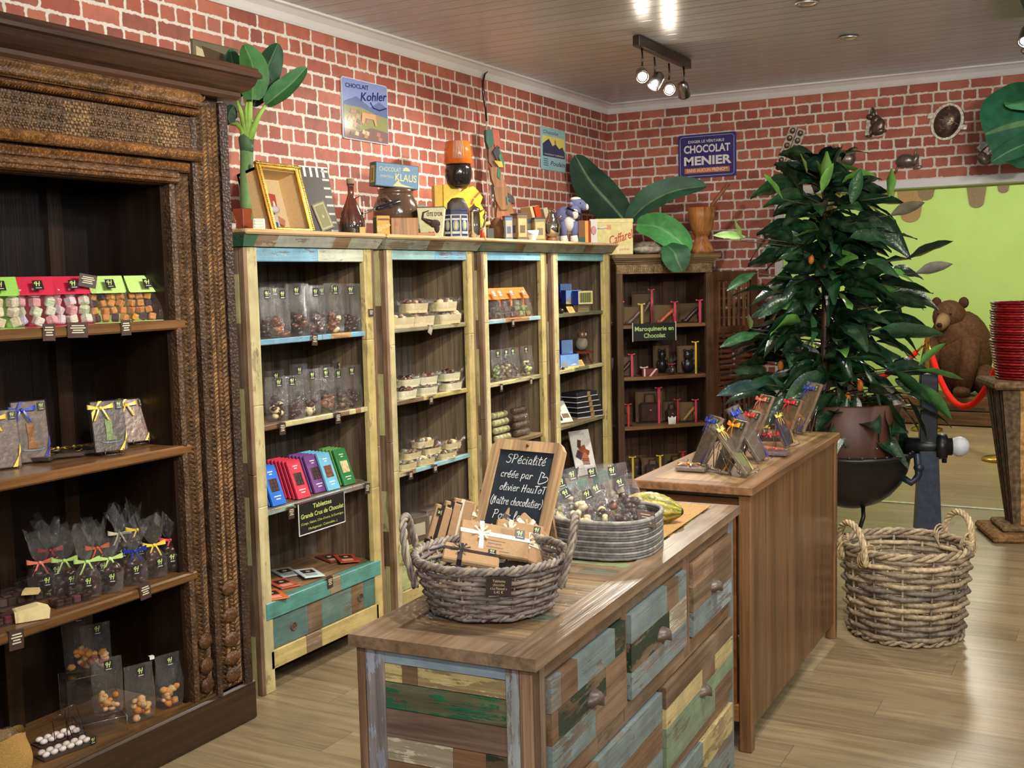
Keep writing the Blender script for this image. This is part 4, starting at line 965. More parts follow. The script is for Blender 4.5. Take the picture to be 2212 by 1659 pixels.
b = MB(); b.tube([(-24*m, -42*m, 80*m), (-30*m, -48*m, 84*m), (-20*m, -53*m, 86*m), (-10*m, -52*m, 76*m), (-12*m, -50*m, 64*m)], 3.2*m, 8, c(104, 82, 66)); b.build('ear_handle', GL, t)
q, m = top_at(853, -3.18); t = thing('chocolate_carton', 'long blue vintage chocolate carton lying on top of the brown pot', 'box', (-3.18, q.y, TZ+108*m), rot=(0, R(4), R(62)))
b = MB(); w, h, d = .235, .115, .065; b.box(-w/2, w/2, -d/2, d/2, 0, h, c(92, 112, 110)); b.build('carton', PAPER, t)
b = MB(); y = -d/2-.001; b.box(-w/2+.004, w/2-.004, y, -d/2, .004, h-.004, c(120, 152, 178)); cr2 = c(214, 206, 160)
put_text(b, 'CHOCOLAT', -w*.17, h*.72, h*.26, cr2, y=y-.0006, fitw=w*.5, rot=.03); put_text(b, 'KLAUS', w*.2, h*.42, h*.42, cr2, y=y-.0006, fitw=w*.5, bold=.02); put_text(b, 'MORTEAU', -w*.24, h*.42, h*.14, cr2, y=y-.0006, fitw=w*.3)
b.prism([(w*.12, h*.72), (w*.3, h*.74), (w*.27, h*.84), (w*.2, h*.89), (w*.14, h*.84)], y-.001, y-.0005, cr2)
b.prism([(-w*.1, .006), (w*.4, .006), (w*.1, h*.16), (w*.02, h*.3)], y-.001, y-.0005, cr2)
b.box(-w/2-.001, -w/2, -d*.3, d*.3, h*.14, h*.86, c(196, 178, 106)); b.box(-w/2-.0014, -w/2-.001, -d*.16, d*.16, h*.24, h*.76, c(150, 130, 70)); b.build('print', PAPER, t)
t, m = top_thing('wood_block', 'plain light brown wooden block in front of the brown pot', 'wooden block', 870, -3.0, 14)
b = MB(); b.bbox(-30*m, 30*m, -18*m, 18*m, 0, 39*m, .003, c(168, 118, 70)); b.box(-22*m, -14*m, -18.4*m, -17.9*m, 22*m, 32*m, c(176, 90, 70)); b.build('block', WZ_, t)
t, m = top_thing('wooden_tray', 'small flat wooden tray under the cream tin', 'tray', 918, -2.985, 14)
b = MB(); b.bbox(-19*m, 19*m, -12*m, 12*m, 0, 9*m, .002, c(176, 124, 76)); b.build('tray', WX_, t)
q, m = top_at(925, -3.2); t = thing('painted_plate', 'grey oval plate painted with a pale figure, leaning behind the cream tin', 'plate', (-3.16, q.y, TZ), rot=(R(-22), R(-18), R(60)))
b = MB(); b.lathe([(.001, 0), (.058, .0), (.068, .008), (.066, .011), (.056, .004)], 26, sx=1, sy=1.3, col=c(128, 134, 136))
for i in range(len(b.v)): x, y, z = b.v[i]; b.v[i] = (x, -z, y+.115)
b.build('plate', GL, t)
b = MB(); b.ell((0, -.004, .13), (.014, .002, .024), c(206, 166, 126), n=10, m=5); b.ell((.004, -.004, .075), (.03, .002, .04), c(214, 186, 148), n=10, m=5); b.ell((-.004, -.0045, .15), (.018, .0018, .014), c(190, 140, 80), n=8, m=4); b.build('painting', PL, t)
t, m = top_thing('tapered_tin', 'cream tapered tin printed with a dark elephant head and red heart', 'tin', 933, -2.995, -4)
b = MB(); a0, a1, hh = 22*m, 29*m, 62*m
V = [(-a0, -a0, 0), (a0, -a0, 0), (a0, a0, 0), (-a0, a0, 0), (-a1, -a1, hh), (a1, -a1, hh), (a1, a1, hh), (-a1, a1, hh)]
b.add(V, [(0, 3, 2, 1), (4, 5, 6, 7), (0, 1, 5, 4), (1, 2, 6, 5), (2, 3, 7, 6), (3, 0, 4, 7)], c(206, 202, 158)); b.bbox(-a1-.002, a1+.002, -a1-.002, a1+.002, hh, hh+.004, .001, c(60, 58, 46)); b.build('tin', PL, t)
b = MB(); bk = c(52, 26, 24); sl = (a1-a0)/hh; b.M = Matrix.Translation((0, -a0-.0012, 0)) @ Matrix.Rotation(math.atan(sl), 4, 'X')
put_text(b, "OTE D'OR", 8*m, 48*m, 11*m, bk, y=-.001, fitw=34*m, bold=.02)
b.tube([(-4*m, -.0005, 56*m), (-16*m, -.0005, 52*m), (-18*m, -.0005, 40*m), (-8*m, -.0005, 34*m), (2*m, -.0005, 30*m)], [1*m, 2*m, 3*m, 5*m, 7*m], 8, bk)
b.ell((8*m, 0, 28*m), (12*m, .0016, 9*m), bk, n=10, m=5); b.ell((12*m, 0, 20*m), (6*m, .0016, 12*m), bk, n=10, m=5)
b.prism([(0, 2*m), (7*m, 9*m), (5*m, 12*m), (0, 10*m), (-5*m, 12*m), (-7*m, 9*m)], -.002, -.0006, c(196, 52, 40)); b.build('print', PL, t)
# the yellow display block; a plain dark stand-in for a bust with orange cap on it
t, m = top_thing('cardboard_display', 'bright yellow cardboard display with wavy edge behind the tins', 'display stand', 988, -3.17, 12)
b = MB(); Yl = c(238, 204, 34); P = [(-30, 0), (50, 0), (58, 14), (50, 24), (62, 36), (54, 50), (60, 62), (50, 78), (56, 92), (46, 106), (36, 116), (20, 112), (8, 104), (-4, 118), (-30, 120)]
b.prism([(x*m, z*m) for x, z in P], -.02, .09, Yl); b.box(-48*m, -29*m, -.0, .085, 0, 119*m, c(226, 186, 24)); b.build('panel', PL, t)
b = MB(); b.ell((0, -.022, 66*m), (24*m, .012, 26*m), c(52, 34, 26), n=12, m=6, lump=.12); b.ell((18*m, -.024, 40*m), (14*m, .01, 16*m), c(222, 116, 34), n=10, m=6); b.stroke([(38*m, 92*m), (48*m, 102*m)], 4*m, c(206, 70, 30), y=-.022); b.stroke([(30*m, 78*m), (34*m, 88*m)], 4*m, c(206, 70, 30), y=-.022); b.build('print', PL, t)
q, m = top_at(986, -3.17); t = thing('plain_bust', 'plain black faceless bust form wearing an orange ribbed cap on the yellow display', 'bust', (-3.15, q.y, TZ+112*m), face(q))
b = MB(); b.lathe([(.001, 0), (18*m, 0), (24*m, 8*m), (29*m, 24*m), (29*m, 40*m), (24*m, 56*m), (.001, 58*m)], 24, col=c(34, 30, 28), sy=1.0); b.build('block', GL, t)
b = MB(); b.lathe([(29*m, 50*m), (31*m, 52*m), (29*m, 78*m), (26*m, 98*m), (.001, 101*m)], 24, col=c(206, 100, 34))
for i in range(7): a = -1.9+i*.12; b.tube([(30*m*math.cos(a), 30*m*math.sin(a), 60*m), (28.5*m*math.cos(a), 28.5*m*math.sin(a), 80*m), (26*m*math.cos(a), 26*m*math.sin(a), 97*m)], 1.1*m, 5, c(196, 170, 150))
b.build('cap', GL, t)
t, m = top_thing('cocoa_tin', 'navy and cream eight-sided cocoa tin with oval emblems', 'tin', 985, -2.995, 22)
b = MB(); n = 8; b.lathe([(.001, 0), (27*m, 0), (27*m, 58*m), (28*m, 58.5*m), (28*m, 62*m), (.001, 62.5*m)], n, col=c(40, 44, 84), smooth=False)
b.lathe([(27.3*m, 1*m), (27.3*m, 50*m)], n, col=c(204, 200, 178), smooth=False); b.build('tin', PL, t)
b = MB()
for k in (-2, -1, 0, 1):
    M0 = b.M; b.M = Matrix.Rotation(R(22.5+45*k)+math.pi/2*0, 4, 'Z') @ Matrix.Translation((0, -27.3*m*math.cos(R(22.5)), 0))
    b.box(-8.6*m, 8.6*m, -.0015, .002, 4*m, 48*m, c(38, 44, 88)); b.ell((0, -.0015, 27*m), (7*m, .0012, 12*m), c(140, 160, 170), n=10, m=5); b.ell((0, -.003, 27*m), (4*m, .0012, 9*m), c(196, 186, 130), n=10, m=5); b.box(-8*m, 8*m, -.003, -.001, 38*m, 42*m, c(206, 206, 196)); b.box(-8*m, 8*m, -.003, -.001, 9*m, 14*m, c(190, 200, 196)); b.M = M0
b.build('print', PL, t)
t, m = top_thing('coffee_pot', 'small silver pot with curved handle on the bookcase top', 'pot', 1024, -3.0)
b = MB(); b.lathe([(.001, 0), (11*m, 0), (13*m, 6*m), (14*m, 30*m), (13*m, 56*m), (15*m, 60*m), (12*m, 66*m), (4*m, 71*m), (2*m, 74*m), (.001, 77*m)], 18, col=c(206, 200, 190)); b.build('body', CHROME, t)
b = MB(); b.tube([(13*m, 0, 58*m), (24*m, 0, 64*m), (26*m, 0, 46*m), (20*m, 0, 26*m), (13*m, 0, 20*m)], 2.2*m, 8, c(196, 190, 180)); b.build('handle', CHROME, t)
t, m = top_thing('candle', 'small red candle beside the silver pot', 'candle', 1041, -2.98)
b = MB(); b.lathe([(.001, 0), (5*m, 0), (5*m, 22*m), (.001, 22*m)], 12, col=c(206, 56, 34)); b.build('wax', PL, t); b = MB(); b.tube([(0, 0, 22*m), (0, 0, 34*m)], 1*m, 5, c(220, 200, 140)); b.build('wick', PL, t)
t, m = top_thing('spigot', 'pale wooden barrel tap resting among the bric-a-brac', 'tap', 1047, -3.08, 0)
b = MB(); b.tube([(-8*m, 0, 34*m), (12*m, 0, 38*m)], 4*m, 8, c(214, 180, 120)); b.tube([(-2*m, 0, 0), (-2*m, 0, 36*m)], 4.5*m, 8, c(214, 180, 120)); b.build('tap', WX_, t)
t, m = top_thing('slate_card', 'small grey card standing in front of the brown sack', 'card', 1059, -2.985, 8)
b = MB(); b.box(-7*m, 7*m, -.004, .004, 0, 24*m, c(104, 110, 112)); b.build('card', MT, t)
t, m = top_thing('jute_sack', 'dark brown coarse sack standing on the bookcase', 'sack', 1074, -3.08)
b = MB(); b.ell((0, 0, 24*m), (18*m, 16*m, 26*m), c(86, 62, 44), n=14, m=9, lump=.06, seed=3); b.build('sack', FABRIC, t)
# carved painted figure board and cane leaning against the wall
P = [onX(px, py, -3.30) for px, py in ((1053, 250), (1068, 330), (1082, 400), (1092, 470))]
q0 = onX(1094, 480, -3.26); t = thing('carved_mask', 'tall narrow carved wooden figure board painted green, red and yellow', 'carving', (-3.27, q0.y, TZ), R(48))
m = (q0-CAM).dot(FWD)/F
b = MB(); wo = c(150, 98, 58); Z = lambda py: (492-py)*m
def cp(pts, y0, y1, col): b.prism([((px-1092)*m*1.05, Z(py)) for px, py in pts], y0, y1, col)
cp([(1072, 490), (1118, 490), (1112, 440), (1104, 400), (1092, 372), (1078, 380), (1072, 430)], -.02, .01, wo)
cp([(1066, 372), (1100, 372), (1106, 400), (1096, 420), (1080, 420), (1070, 400)], -.03, 0, c(140, 100, 60))
cp([(1060, 330), (1078, 330), (1096, 372), (1070, 376), (1062, 352)], -.026, .006, c(156, 106, 64))
cp([(1052, 252), (1066, 250), (1070, 280), (1058, 292), (1052, 275)], -.03, .006, c(46, 100, 80)); cp([(1066, 250), (1080, 252), (1084, 276), (1074, 296), (1068, 276)], -.026, .006, c(176, 74, 44))
cp([(1058, 292), (1072, 276), (1084, 300), (1088, 330), (1070, 336), (1058, 318)], -.02, .004, c(120, 80, 56)); cp([(1066, 298), (1076, 284), (1082, 300), (1074, 316)], -.032, -.02, c(30, 28, 34)); cp([(1068, 316), (1084, 318), (1088, 330), (1078, 330)], -.034, -.01, c(214, 180, 60)); cp([(1080, 286), (1090, 320), (1086, 330), (1079, 310)], -.03, 0, c(44, 120, 84)); cp([(1076, 332), (1082, 334), (1080, 356), (1074, 350)], -.03, -.01, c(40, 120, 90))
cp([(1096, 384), (1108, 392), (1110, 408), (1098, 402)], -.034, -.006, c(60, 52, 54)); cp([(1092, 392), (1098, 396), (1094, 410)], -.036, -.008, c(60, 130, 120)); cp([(1080, 436), (1092, 430), (1096, 446), (1084, 450)], -.026, -.01, c(190, 84, 54))
b.build('figure', WZ_, t)
t = thing('walking_cane', 'thin cane with dark curved hook leaning up the brick wall', 'cane', (-3.3, q0.y-.11, TZ))
P = [onX(1057, 491, -3.30), onX(1050, 330, -3.36), onX(1051, 262, -3.37)]; o = Vector(t.location)
b = MB(); b.tube([p-o for p in P], .004, 6, c(190, 180, 160)); b.build('shaft', PL, t)
b = MB(); b.tube([onX(a, e, -3.36)-o for a, e in ((1051, 262), (1048, 230), (1044, 200), (1043, 175), (1047, 160), (1053, 155))], [.006, .007, .008, .008, .006, .004], 6, c(34, 28, 30)); b.build('hook', GL, t)
b = MB(); b.tube([onX(a, e, -3.26)-o for a, e in ((1066, 470), (1062, 400))], .012, 8, c(190, 190, 196)); b.build('sleeve', CHROME, t)
for nm, lab, px, wd2, hh, x, col, ad in (('tea_tin', 'blue and silver tin left of the dark square tin', 1096, 20, 50, -3.02, c(86, 104, 140), 20), ('tea_tin', 'tall dark square tin with worn golden labels', 1121, 30, 55, -2.995, c(94, 76, 52), 34), ('tea_tin', 'dark blue tin standing behind the small white bowl', 1141, 20, 48, -3.14, c(54, 72, 116), 10), ('tea_tin', 'olive green square tin behind the white bowl', 1163, 28, 50, -3.06, c(110, 108, 78), 16)):
    t, m = top_thing(nm, lab, 'tin', px, x, ad)
    b = MB(); s = wd2*m/2*.88; b.bbox(-s, s, -s, s, 0, hh*m, .002, col); b.bbox(-s-.001, s+.001, -s-.001, s+.001, hh*m, hh*m+.008, .001, vary(c(60, 52, 44), .2)); b.build('tin', PL, t)
    b = MB()
    for k in (0, -1): b.M = Matrix.Rotation(R(90*k), 4, 'Z'); b.box(-s*.8, s*.8, -s-.001, -s, hh*m*.14, hh*m*.86, vary(mix(col, c(196, 170, 110), .5), .1)); b.box(-s*.5, s*.5, -s-.0016, -s-.001, hh*m*.3, hh*m*.6, vary(mix(col, c(60, 50, 40), .4), .1))
    b.build('print', PL, t)
t, m = top_thing('chocolate_bowl', 'small white footed bowl lettered in blue', 'bowl', 1149, -2.98)
b = MB(); b.lathe([(.001, 0), (7*m, 0), (7*m, 2*m), (13*m, 14*m), (14.5*m, 23*m), (13*m, 23*m), (10*m, 8*m), (.001, 5*m)], 18, col=c(226, 224, 222)); b.build('bowl', GL, t)
b = MB(); put_text(b, 'CHOCOLAT', 0, 15*m, 5*m, c(50, 60, 110), y=-13.8*m, fitw=19*m); b.build('lettering', PL, t)
t, m = top_thing('teapot', 'round silver teapot with lid on a small wooden stand', 'teapot', 1192, -3.03)
b = MB(); b.lathe([(.001, 0), (12*m, 0), (12*m, 10*m), (.001, 10*m)], 14, col=c(150, 98, 60)); b.build('stand', WX_, t)
b = MB(); b.lathe([(.001, 10*m), (10*m, 10*m), (17*m, 22*m), (18*m, 36*m), (13*m, 52*m), (9*m, 58*m), (9*m, 62*m), (3*m, 66*m), (.001, 68*m)], 18, col=c(210, 204, 192)); b.build('body', CHROME, t)
b = MB(); b.tube([(-6*m, 0, 64*m), (-6*m, 0, 70*m), (0, 0, 74*m), (6*m, 0, 70*m), (6*m, 0, 64*m)], 1*m, 6, c(190, 184, 172)); b.tube([(14*m, 0, 50*m), (20*m, 0, 56*m), (24*m, 0, 55*m)], [3*m, 2*m, 1.4*m], 6, c(200, 194, 184)); b.build('spout_and_handle', CHROME, t)
for k, (px, hh, th, col, lab) in enumerate(((1150, 78, 7, c(220, 196, 150), 'thin cream book at the left of the leaning row'), (1162, 80, 14, c(196, 76, 38), 'orange-red book leaning between two cream books'), (1180, 76, 12, c(206, 192, 160), 'thick cream book leaning behind the silver teapot'))):
    q, m = top_at(px+6, -3.24); t = thing('book', lab, 'book', (-3.24, q.y, TZ+.012), rot=(0, R(-16), R(62)), group='books leaning on the bookcase top')
    b = MB(); b.bbox(-th*m/2, th*m/2, -.05, .06, 0, hh*m, .002, col); b.build('cover', PAPER, t); b = MB(); b.box(-th*m/2+.002, th*m/2-.002, -.045, .0605, .003, hh*m+.0005, c(226, 216, 190)); b.build('pages', PAPER, t)
# plush calf
t, m = top_thing('plush_calf', 'grey-blue and white plush calf with a dark collar', 'soft toy', 1232, -3.04, 0)
b = MB(); gb = c(112, 116, 156); wt = c(226, 222, 208); me_ = b
b.ell((-8*m, 6*m, 58*m), (26*m, 20*m, 22*m), gb, n=14, m=9); b.ell((-2*m, -6*m, 42*m), (14*m, 14*m, 18*m), wt, n=12, m=8)
b.tube([(4*m, 0, 60*m), (10*m, -3*m, 72*m), (14*m, -4*m, 82*m)], [20*m, 15*m, 12*m], 12, gb); b.ell((10*m, -14*m, 62*m), (8*m, 6*m, 12*m), wt, n=10, m=6)
b.ell((16*m, -4*m, 82*m), (18*m, 13*m, 13*m), gb, n=14, m=9); b.ell((30*m, -7*m, 77*m), (9*m, 9*m, 9*m), gb, n=12, m=8); b.ell((36*m, -9*m, 76*m), (4*m, 7*m, 7*m), wt, n=10, m=7)
b.ell((12*m, -2*m, 94*m), (12*m, 9*m, 5*m), wt, n=10, m=6)
for x, y, col in ((-24, 8, gb), (-14, -8, gb), (8, -8, gb), (12, 12, gb)):
    b.tube([(x*m, y*m, 46*m), ((x+1)*m, y*m, 24*m), ((x-1)*m, y*m, 12*m)], [9*m, 7.5*m, 7*m], 10, col); b.tube([((x-1)*m, y*m, 16*m), (x*m, y*m, 6*m), (x*m, y*m, 0)], [8*m, 9*m, 9*m], 10, wt)
b.build('body', FABRIC, t)
b = MB(); 
for s in (-1, 1): b.ell((2*m, (-4+s*15)*m, 82*m), (5*m, 8*m, 4*m), c(150, 140, 176), n=8, m=5, rot=(.4*s, 0, 0))
b.build('ear', FABRIC, t)
b = MB(); b.lathe([(16*m, -2*m), (17*m, 2*m)], 16, col=c(40, 28, 30)); M_ = Matrix.Translation((8*m, -3*m, 68*m)) @ Matrix.Rotation(.5, 4, 'Y')
b.v = [tuple(M_ @ Vector(p)) for p in b.v]; b.build('collar', FABRIC, t)
b = MB(); b.ell((22*m, -15*m, 84*m), (1.8*m, 1.2*m, 2.2*m), c(20, 18, 24), n=8, m=5); b.ell((22*m, 7*m, 84*m), (1.8*m, 1.2*m, 2.2*m), c(20, 18, 24), n=8, m=5); b.build('eye', GL, t)
t, m = top_thing('biscuit_box', 'brown and green box with an orange side next to the plush calf', 'box', 1257, -2.99, 30)
b = MB(); b.bbox(-15*m, 15*m, -11*m, 11*m, 12*m, 48*m, .001, c(128, 92, 62)); b.bbox(-15*m, 15*m, -11*m, 11*m, 0, 12*m, .001, c(62, 100, 84)); b.build('carton', PAPER, t); b = MB(); b.box(1*m, 9*m, -11.4*m, -11*m, 0, 47*m, c(218, 160, 80)); b.box(9*m, 15.3*m, -11.5*m, -11*m, 0, 47*m, c(146, 62, 40)); b.build('print', PAPER, t)
t, m = top_thing('paper_carton', 'slim white carton with a pale rod sticking out beside it', 'box', 1282, -2.985, 0)
b = MB(); b.bbox(-8*m, 8*m, -7*m, 7*m, 0, 52*m, .001, c(220, 216, 206)); b.build('carton', PAPER, t); b = MB(); b.ell((0, -7.2*m, 28*m), (6*m, .001, 10*m), c(206, 150, 150), n=8, m=4); b.build('print', PAPER, t); b = MB(); b.tube([(7*m, 0, 33*m), (29*m, 0, 34*m)], 2.6*m, 8, c(222, 216, 200)); b.build('rod', PL, t)

# ------------------------------------------------------------------ on top of the corner cabinet
KZ = 1.742
CCM = Matrix.Translation(CCP) @ Matrix.Rotation(R(45), 4, 'Z')
def on_cc(px, yloc, py=550):
    """world point on the plane y=yloc of the corner cabinet's own frame"""
    n = CCM.to_3x3() @ Vector((0, 1, 0)); P = CCM @ Vector((0, yloc, 0)); d = ray(px, py); return CAM + d*((P-CAM).dot(n)/d.dot(n))
q = on_cc(1322, .06); q.z = KZ; m = (q-CAM).dot(FWD)/F
t = thing('biscuit_tin', 'large pale yellow tin with red handwritten lettering on the corner cabinet', 'tin', q, R(40))
b = MB(); ct = c(222, 208, 140); b.bbox(-41*m, 41*m, -.07, .07, 0, 72*m, .004, ct); b.build('tin', PL, t)
b = MB(); b.bbox(-42*m, 42*m, -.072, .072, 68*m, 77*m, .004, c(226, 212, 146)); b.build('lid', PL, t)
b = MB(); put_text(b, 'Caffarel', 12*m, 36*m, 26*m, c(190, 60, 40), y=-.0715, shear=.35, fitw=56*m, bold=.012, rot=.3); b.box(-18*m, -8*m, -.0715, -.0705, 54*m, 64*m, c(214, 150, 100)); b.box(2*m, 38*m, -.0715, -.0705, 2*m, 20*m, c(230, 214, 160)); put_text(b, 'surfine', 20*m, 12*m, 8*m, c(200, 90, 60), y=-.072, shear=.3); b.build('print', PL, t)
q = on_cc(1400, .05); q.z = KZ; m = (q-CAM).dot(FWD)/F
t = thing('cacao_husk', 'grey dried cocoa pod half lying on the corner cabinet', 'cocoa pod', q, R(20))
b = MB(); b.ell((0, 0, 14*m), (32*m, 16*m, 14*m), c(120, 110, 98), n=16, m=9, lump=.10, seed=5); b.ell((0, -6*m, 10*m), (34*m, 16*m, 9*m), c(160, 150, 134), n=16, m=7, lump=.05, seed=6); b.build('husk', m_plain('dry_husk', .9, spec=.2, nz=.4, nscale=40, bump=.8), t)
q = on_cc(1516, .06); q.z = KZ; m = (q-CAM).dot(FWD)/F
t = thing('wooden_mortar', 'tall turned wooden mortar on the corner cabinet', 'mortar', q, 0)
b = MB(); b.lathe([(.001, 0), (27*m, 0), (26*m, 8*m), (15*m, 30*m), (13*m, 36*m), (16*m, 39*m), (23*m, 52*m), (28*m, 76*m), (30*m, 98*m), (27*m, 98*m), (22*m, 64*m), (.001, 50*m)], 26, col=c(164, 106, 54)); b.build('bowl', WZ_, t)
q2 = q+Vector((0, 0, 98*m)); t = thing('pestle', 'thin wooden pestle standing in the mortar', 'pestle', q+Vector((0, 0, 55*m)))
b = MB(); b.tube([(0, 0, 0), (26*m, .0, 50*m), (60*m, .01, 92*m)], [4.2*m, 4.2*m, 4.8*m], 8, c(128, 78, 48)); b.build('stick', WZ_, t)
# broad artificial leaves
def cat_(P, t):
    n = len(P)-1; f = min(t*n, n-1e-6); i = int(f); u = f-i
    p0, p1, p2, p3 = P[max(i-1, 0)], P[i], P[i+1], P[min(i+2, n)]
    return .5*((2*p1)+(p2-p0)*u+(2*p0-5*p1+4*p2-p3)*u*u+(3*p1-p0-3*p2+p3)*u**3)
def broad_leaf(b, P, w, side, fold=.25, col=c(40, 84, 48), col2=None, tip=.7, n=14, wav=.03, curl=0):
    P = [Vector(p) for p in P]; side = Vector(side).normalized()
    def pt(u, v):
        p = cat_(P, u); d = (cat_(P, min(1, u+.02))-cat_(P, max(0, u-.02))).normalized()
        s = (side-d*side.dot(d)).normalized(); nn = d.cross(s)
        ww = w*(math.sin(math.pi*min(1, u*.93+.06))**tip); q = v*2-1
        return p+s*(ww*.5*q)+nn*(abs(q)*fold*ww*.5+wav*ww*math.sin(u*16+q*2)*abs(q)+curl*q*ww*.3)
    cc_ = col2 or mix(col, c(150, 180, 110), .25)
    b.grid(pt, n, 15, lambda u, v: cc_ if abs(v-.5) < .03 else vary(col, .08))
def PD(px, py, d): return CAM+ray(px, py)*d
q = on_cc(1356, .22); q.z = KZ
t = thing('banana_plant', 'artificial banana plant with broad dark leaves in the wall corner', 'plant', q)
o = q; D0 = (q-CAM).dot(FWD)
for k, (pts, wpx, side, fold, col) in enumerate((
    ([(1352, 480, 0), (1318, 440, .02), (1276, 392, 0), (1243, 336, -.05)], 84, RT*.55+UP*.8, .45, c(34, 62, 46)),
    ([(1358, 480, 0), (1400, 440, -.05), (1460, 412, -.08), (1526, 402, -.1)], 62, UP*.9-RT*.3+FWD*.5, .45, c(44, 80, 58)),
    ([(1376, 486, -.1), (1420, 490, -.16), (1462, 516, -.2), (1490, 544, -.22)], 62, UP*.85+RT*.4, .3, c(70, 140, 74)),
    ([(1440, 530, -.22), (1456, 545, -.28), (1464, 565, -.3), (1474, 586, -.3)], 62, RT+UP*.1, .15, c(52, 96, 62)))):
    b = MB(); P = [PD(x, y, D0+dz)-o for x, y, dz in pts]; m = D0/F
    broad_leaf(b, P, wpx*m, side, fold, col, tip=.6); b.build('leaf', BANANA, t)
b = MB(); b.lathe([(.001, 0), (.05, 0), (.06, .08), (.001, .08)], 14, col=c(60, 56, 50)); b.tube([(0, 0, .06), (0, 0, .16)], .02, 8, c(70, 96, 56)); b.build('pot', PL, t)
# banana plant at the left end
q, m = top_at(536, -3.2); t = thing('banana_plant', 'artificial banana plant with thick stem beside the carved cabinet', 'plant', (q.x, q.y, TZ+.0))
o = Vector(t.location); D0 = (q-CAM).dot(FWD)
b = MB(); st = [PD(x, y, D0)-o for x, y in ((540, 478), (534, 430), (532, 370), (533, 310))]; b.tube(st, [.034, .03, .026, .028], 12, c(104, 138, 84)); b.tube([PD(x, y, D0)-o for x, y in ((533, 330), (532, 300), (535, 296))], [.027, .033, .03], 12, c(70, 96, 66)); b.build('trunk', BANANA, t)
b = MB()
for pts in (((533, 300), (528, 270), (520, 240), (511, 215)), ((536, 300), (538, 260), (541, 215), (544, 190)), ((538, 300), (548, 275), (560, 248), (575, 225)), ((530, 300), (524, 280), (512, 268), (498, 268)), ((535, 300), (534, 262), (532, 236), (535, 210))):
    b.tube([PD(x, y, D0-.01)-o for x, y in pts], [.018, .014, .009, .006], 8, c(140, 176, 76))
b.build('stalks', BANANA, t)
for pts, wpx, side, fold, col, d in (
    ([(545, 215), (546, 180), (545, 140), (527, 96)], 66, RT, .3, c(60, 108, 56), -.05),
    ([(575, 226), (600, 205), (630, 180), (662, 146)], 44, UP*.8-RT*.5, .5, c(48, 94, 52), -.02),
    ([(552, 200), (566, 170), (580, 140), (600, 94)], 66, RT*.8+UP*.2, .25, c(38, 76, 48), .08),
    ([(520, 205), (512, 180), (505, 150), (497, 106)], 52, RT, .3, c(40, 88, 56), .06),
    ([(512, 212), (506, 200), (498, 190), (490, 196)], 54, UP, .5, c(38, 44, 26), -.03),
    ([(540, 225), (556, 200), (566, 180), (572, 160)], 50, RT, .3, c(34, 44, 30), .03),
    ([(470, 168), (474, 158), (462, 140), (452, 128)], 34, RT, .2, c(50, 84, 60), .1),
    ([(498, 268), (494, 255), (497, 240), (505, 228)], 34, RT, .3, c(40, 66, 50), .0)):
    b = MB(); broad_leaf(b, [PD(x, y, D0+d)-o for x, y in pts], wpx*m, side, fold, col, tip=.55); b.build('leaf', BANANA, t)
# big leaf hanging in from the right
D0 = 6.6; q = PD(2250, 250, D0); t = thing('banana_plant', 'broad green banana leaves reaching in at the right edge above the doorway', 'plant', (q.x, q.y, 0))
o = Vector(t.location); m = D0/F
for pts, wpx, side, fold, col in (([(2330, 290), (2260, 262), (2190, 270), (2128, 290)], 190, UP, .35, c(36, 92, 62)), ([(2330, 330), (2260, 300), (2190, 322), (2142, 350)], 46, UP, .3, c(34, 84, 56)), ([(2340, 230), (2280, 220), (2220, 222), (2170, 226)], 70, UP*.6+FWD*.8, .2, c(96, 170, 120))):
    b = MB(); broad_leaf(b, [PD(x, y, D0)-o for x, y in pts], wpx*m, side, fold, col, tip=.5); b.build('leaf', BANANA, t)
b = MB(); P = [PD(2340, 300, D0)-o, PD(2400, 420, D0)-o, PD(2420, 800, D0)-o]; P.append(Vector((P[-1].x, P[-1].y, .3))); b.tube(P, .035, 10, c(100, 132, 80)); b.build('trunk', BANANA, t)
b = MB(); b.M = Matrix.Translation((P[-1].x, P[-1].y, 0)); b.lathe([(.001, 0), (.16, 0), (.2, .34), (.18, .34), (.16, .28), (.001, .28)], 20, col=c(120, 70, 50)); b.build('pot', PL, t)
# ------------------------------------------------------------------ goods: shared builders
LBL = c(34, 26, 26); LIMEC = c(196, 220, 130); TAGC = c(66, 46, 40)
def put_H(b, x, z, s, col=LIMEC, y=-.001, mi=None):
    for P in ([(-.30, -.5), (-.12, .42)], [(.12, -.5), (.34, .5)], [(-.34, -.04), (.34, .1)], [(-.12, .42), (-.34, .36), (-.5, .14), (-.44, -.02)]):
        b.stroke([(x+p*s, z+q*s) for p, q in P], s*.14, col, mi, y)
def label_mesh(b, x, z, w, h, y, mi=None):
    b.box(x-w/2, x+w/2, y, y+.0006, z-h/2, z+h/2, LBL, mi); put_H(b, x, z+h*.12, h*.5, y=y-.0005, mi=mi); b.box(x-w*.3, x+w*.3, y-.0006, y-.0002, z-h*.36, z-h*.29, c(200, 200, 190), mi)
def ring_(w, d, z, n=16, jit=0, cx=0, cyy=0, e=.6):
    V = []
    for k in range(n):
        a = 2*math.pi*k/n; ca, sa = math.cos(a), math.sin(a); q = 1+rnd.uniform(-jit, jit)
        V.append((cx+w/2*math.copysign(abs(ca)**e, ca)*q, cyy+d/2*math.copysign(abs(sa)**e, sa)*q, z))
    return V
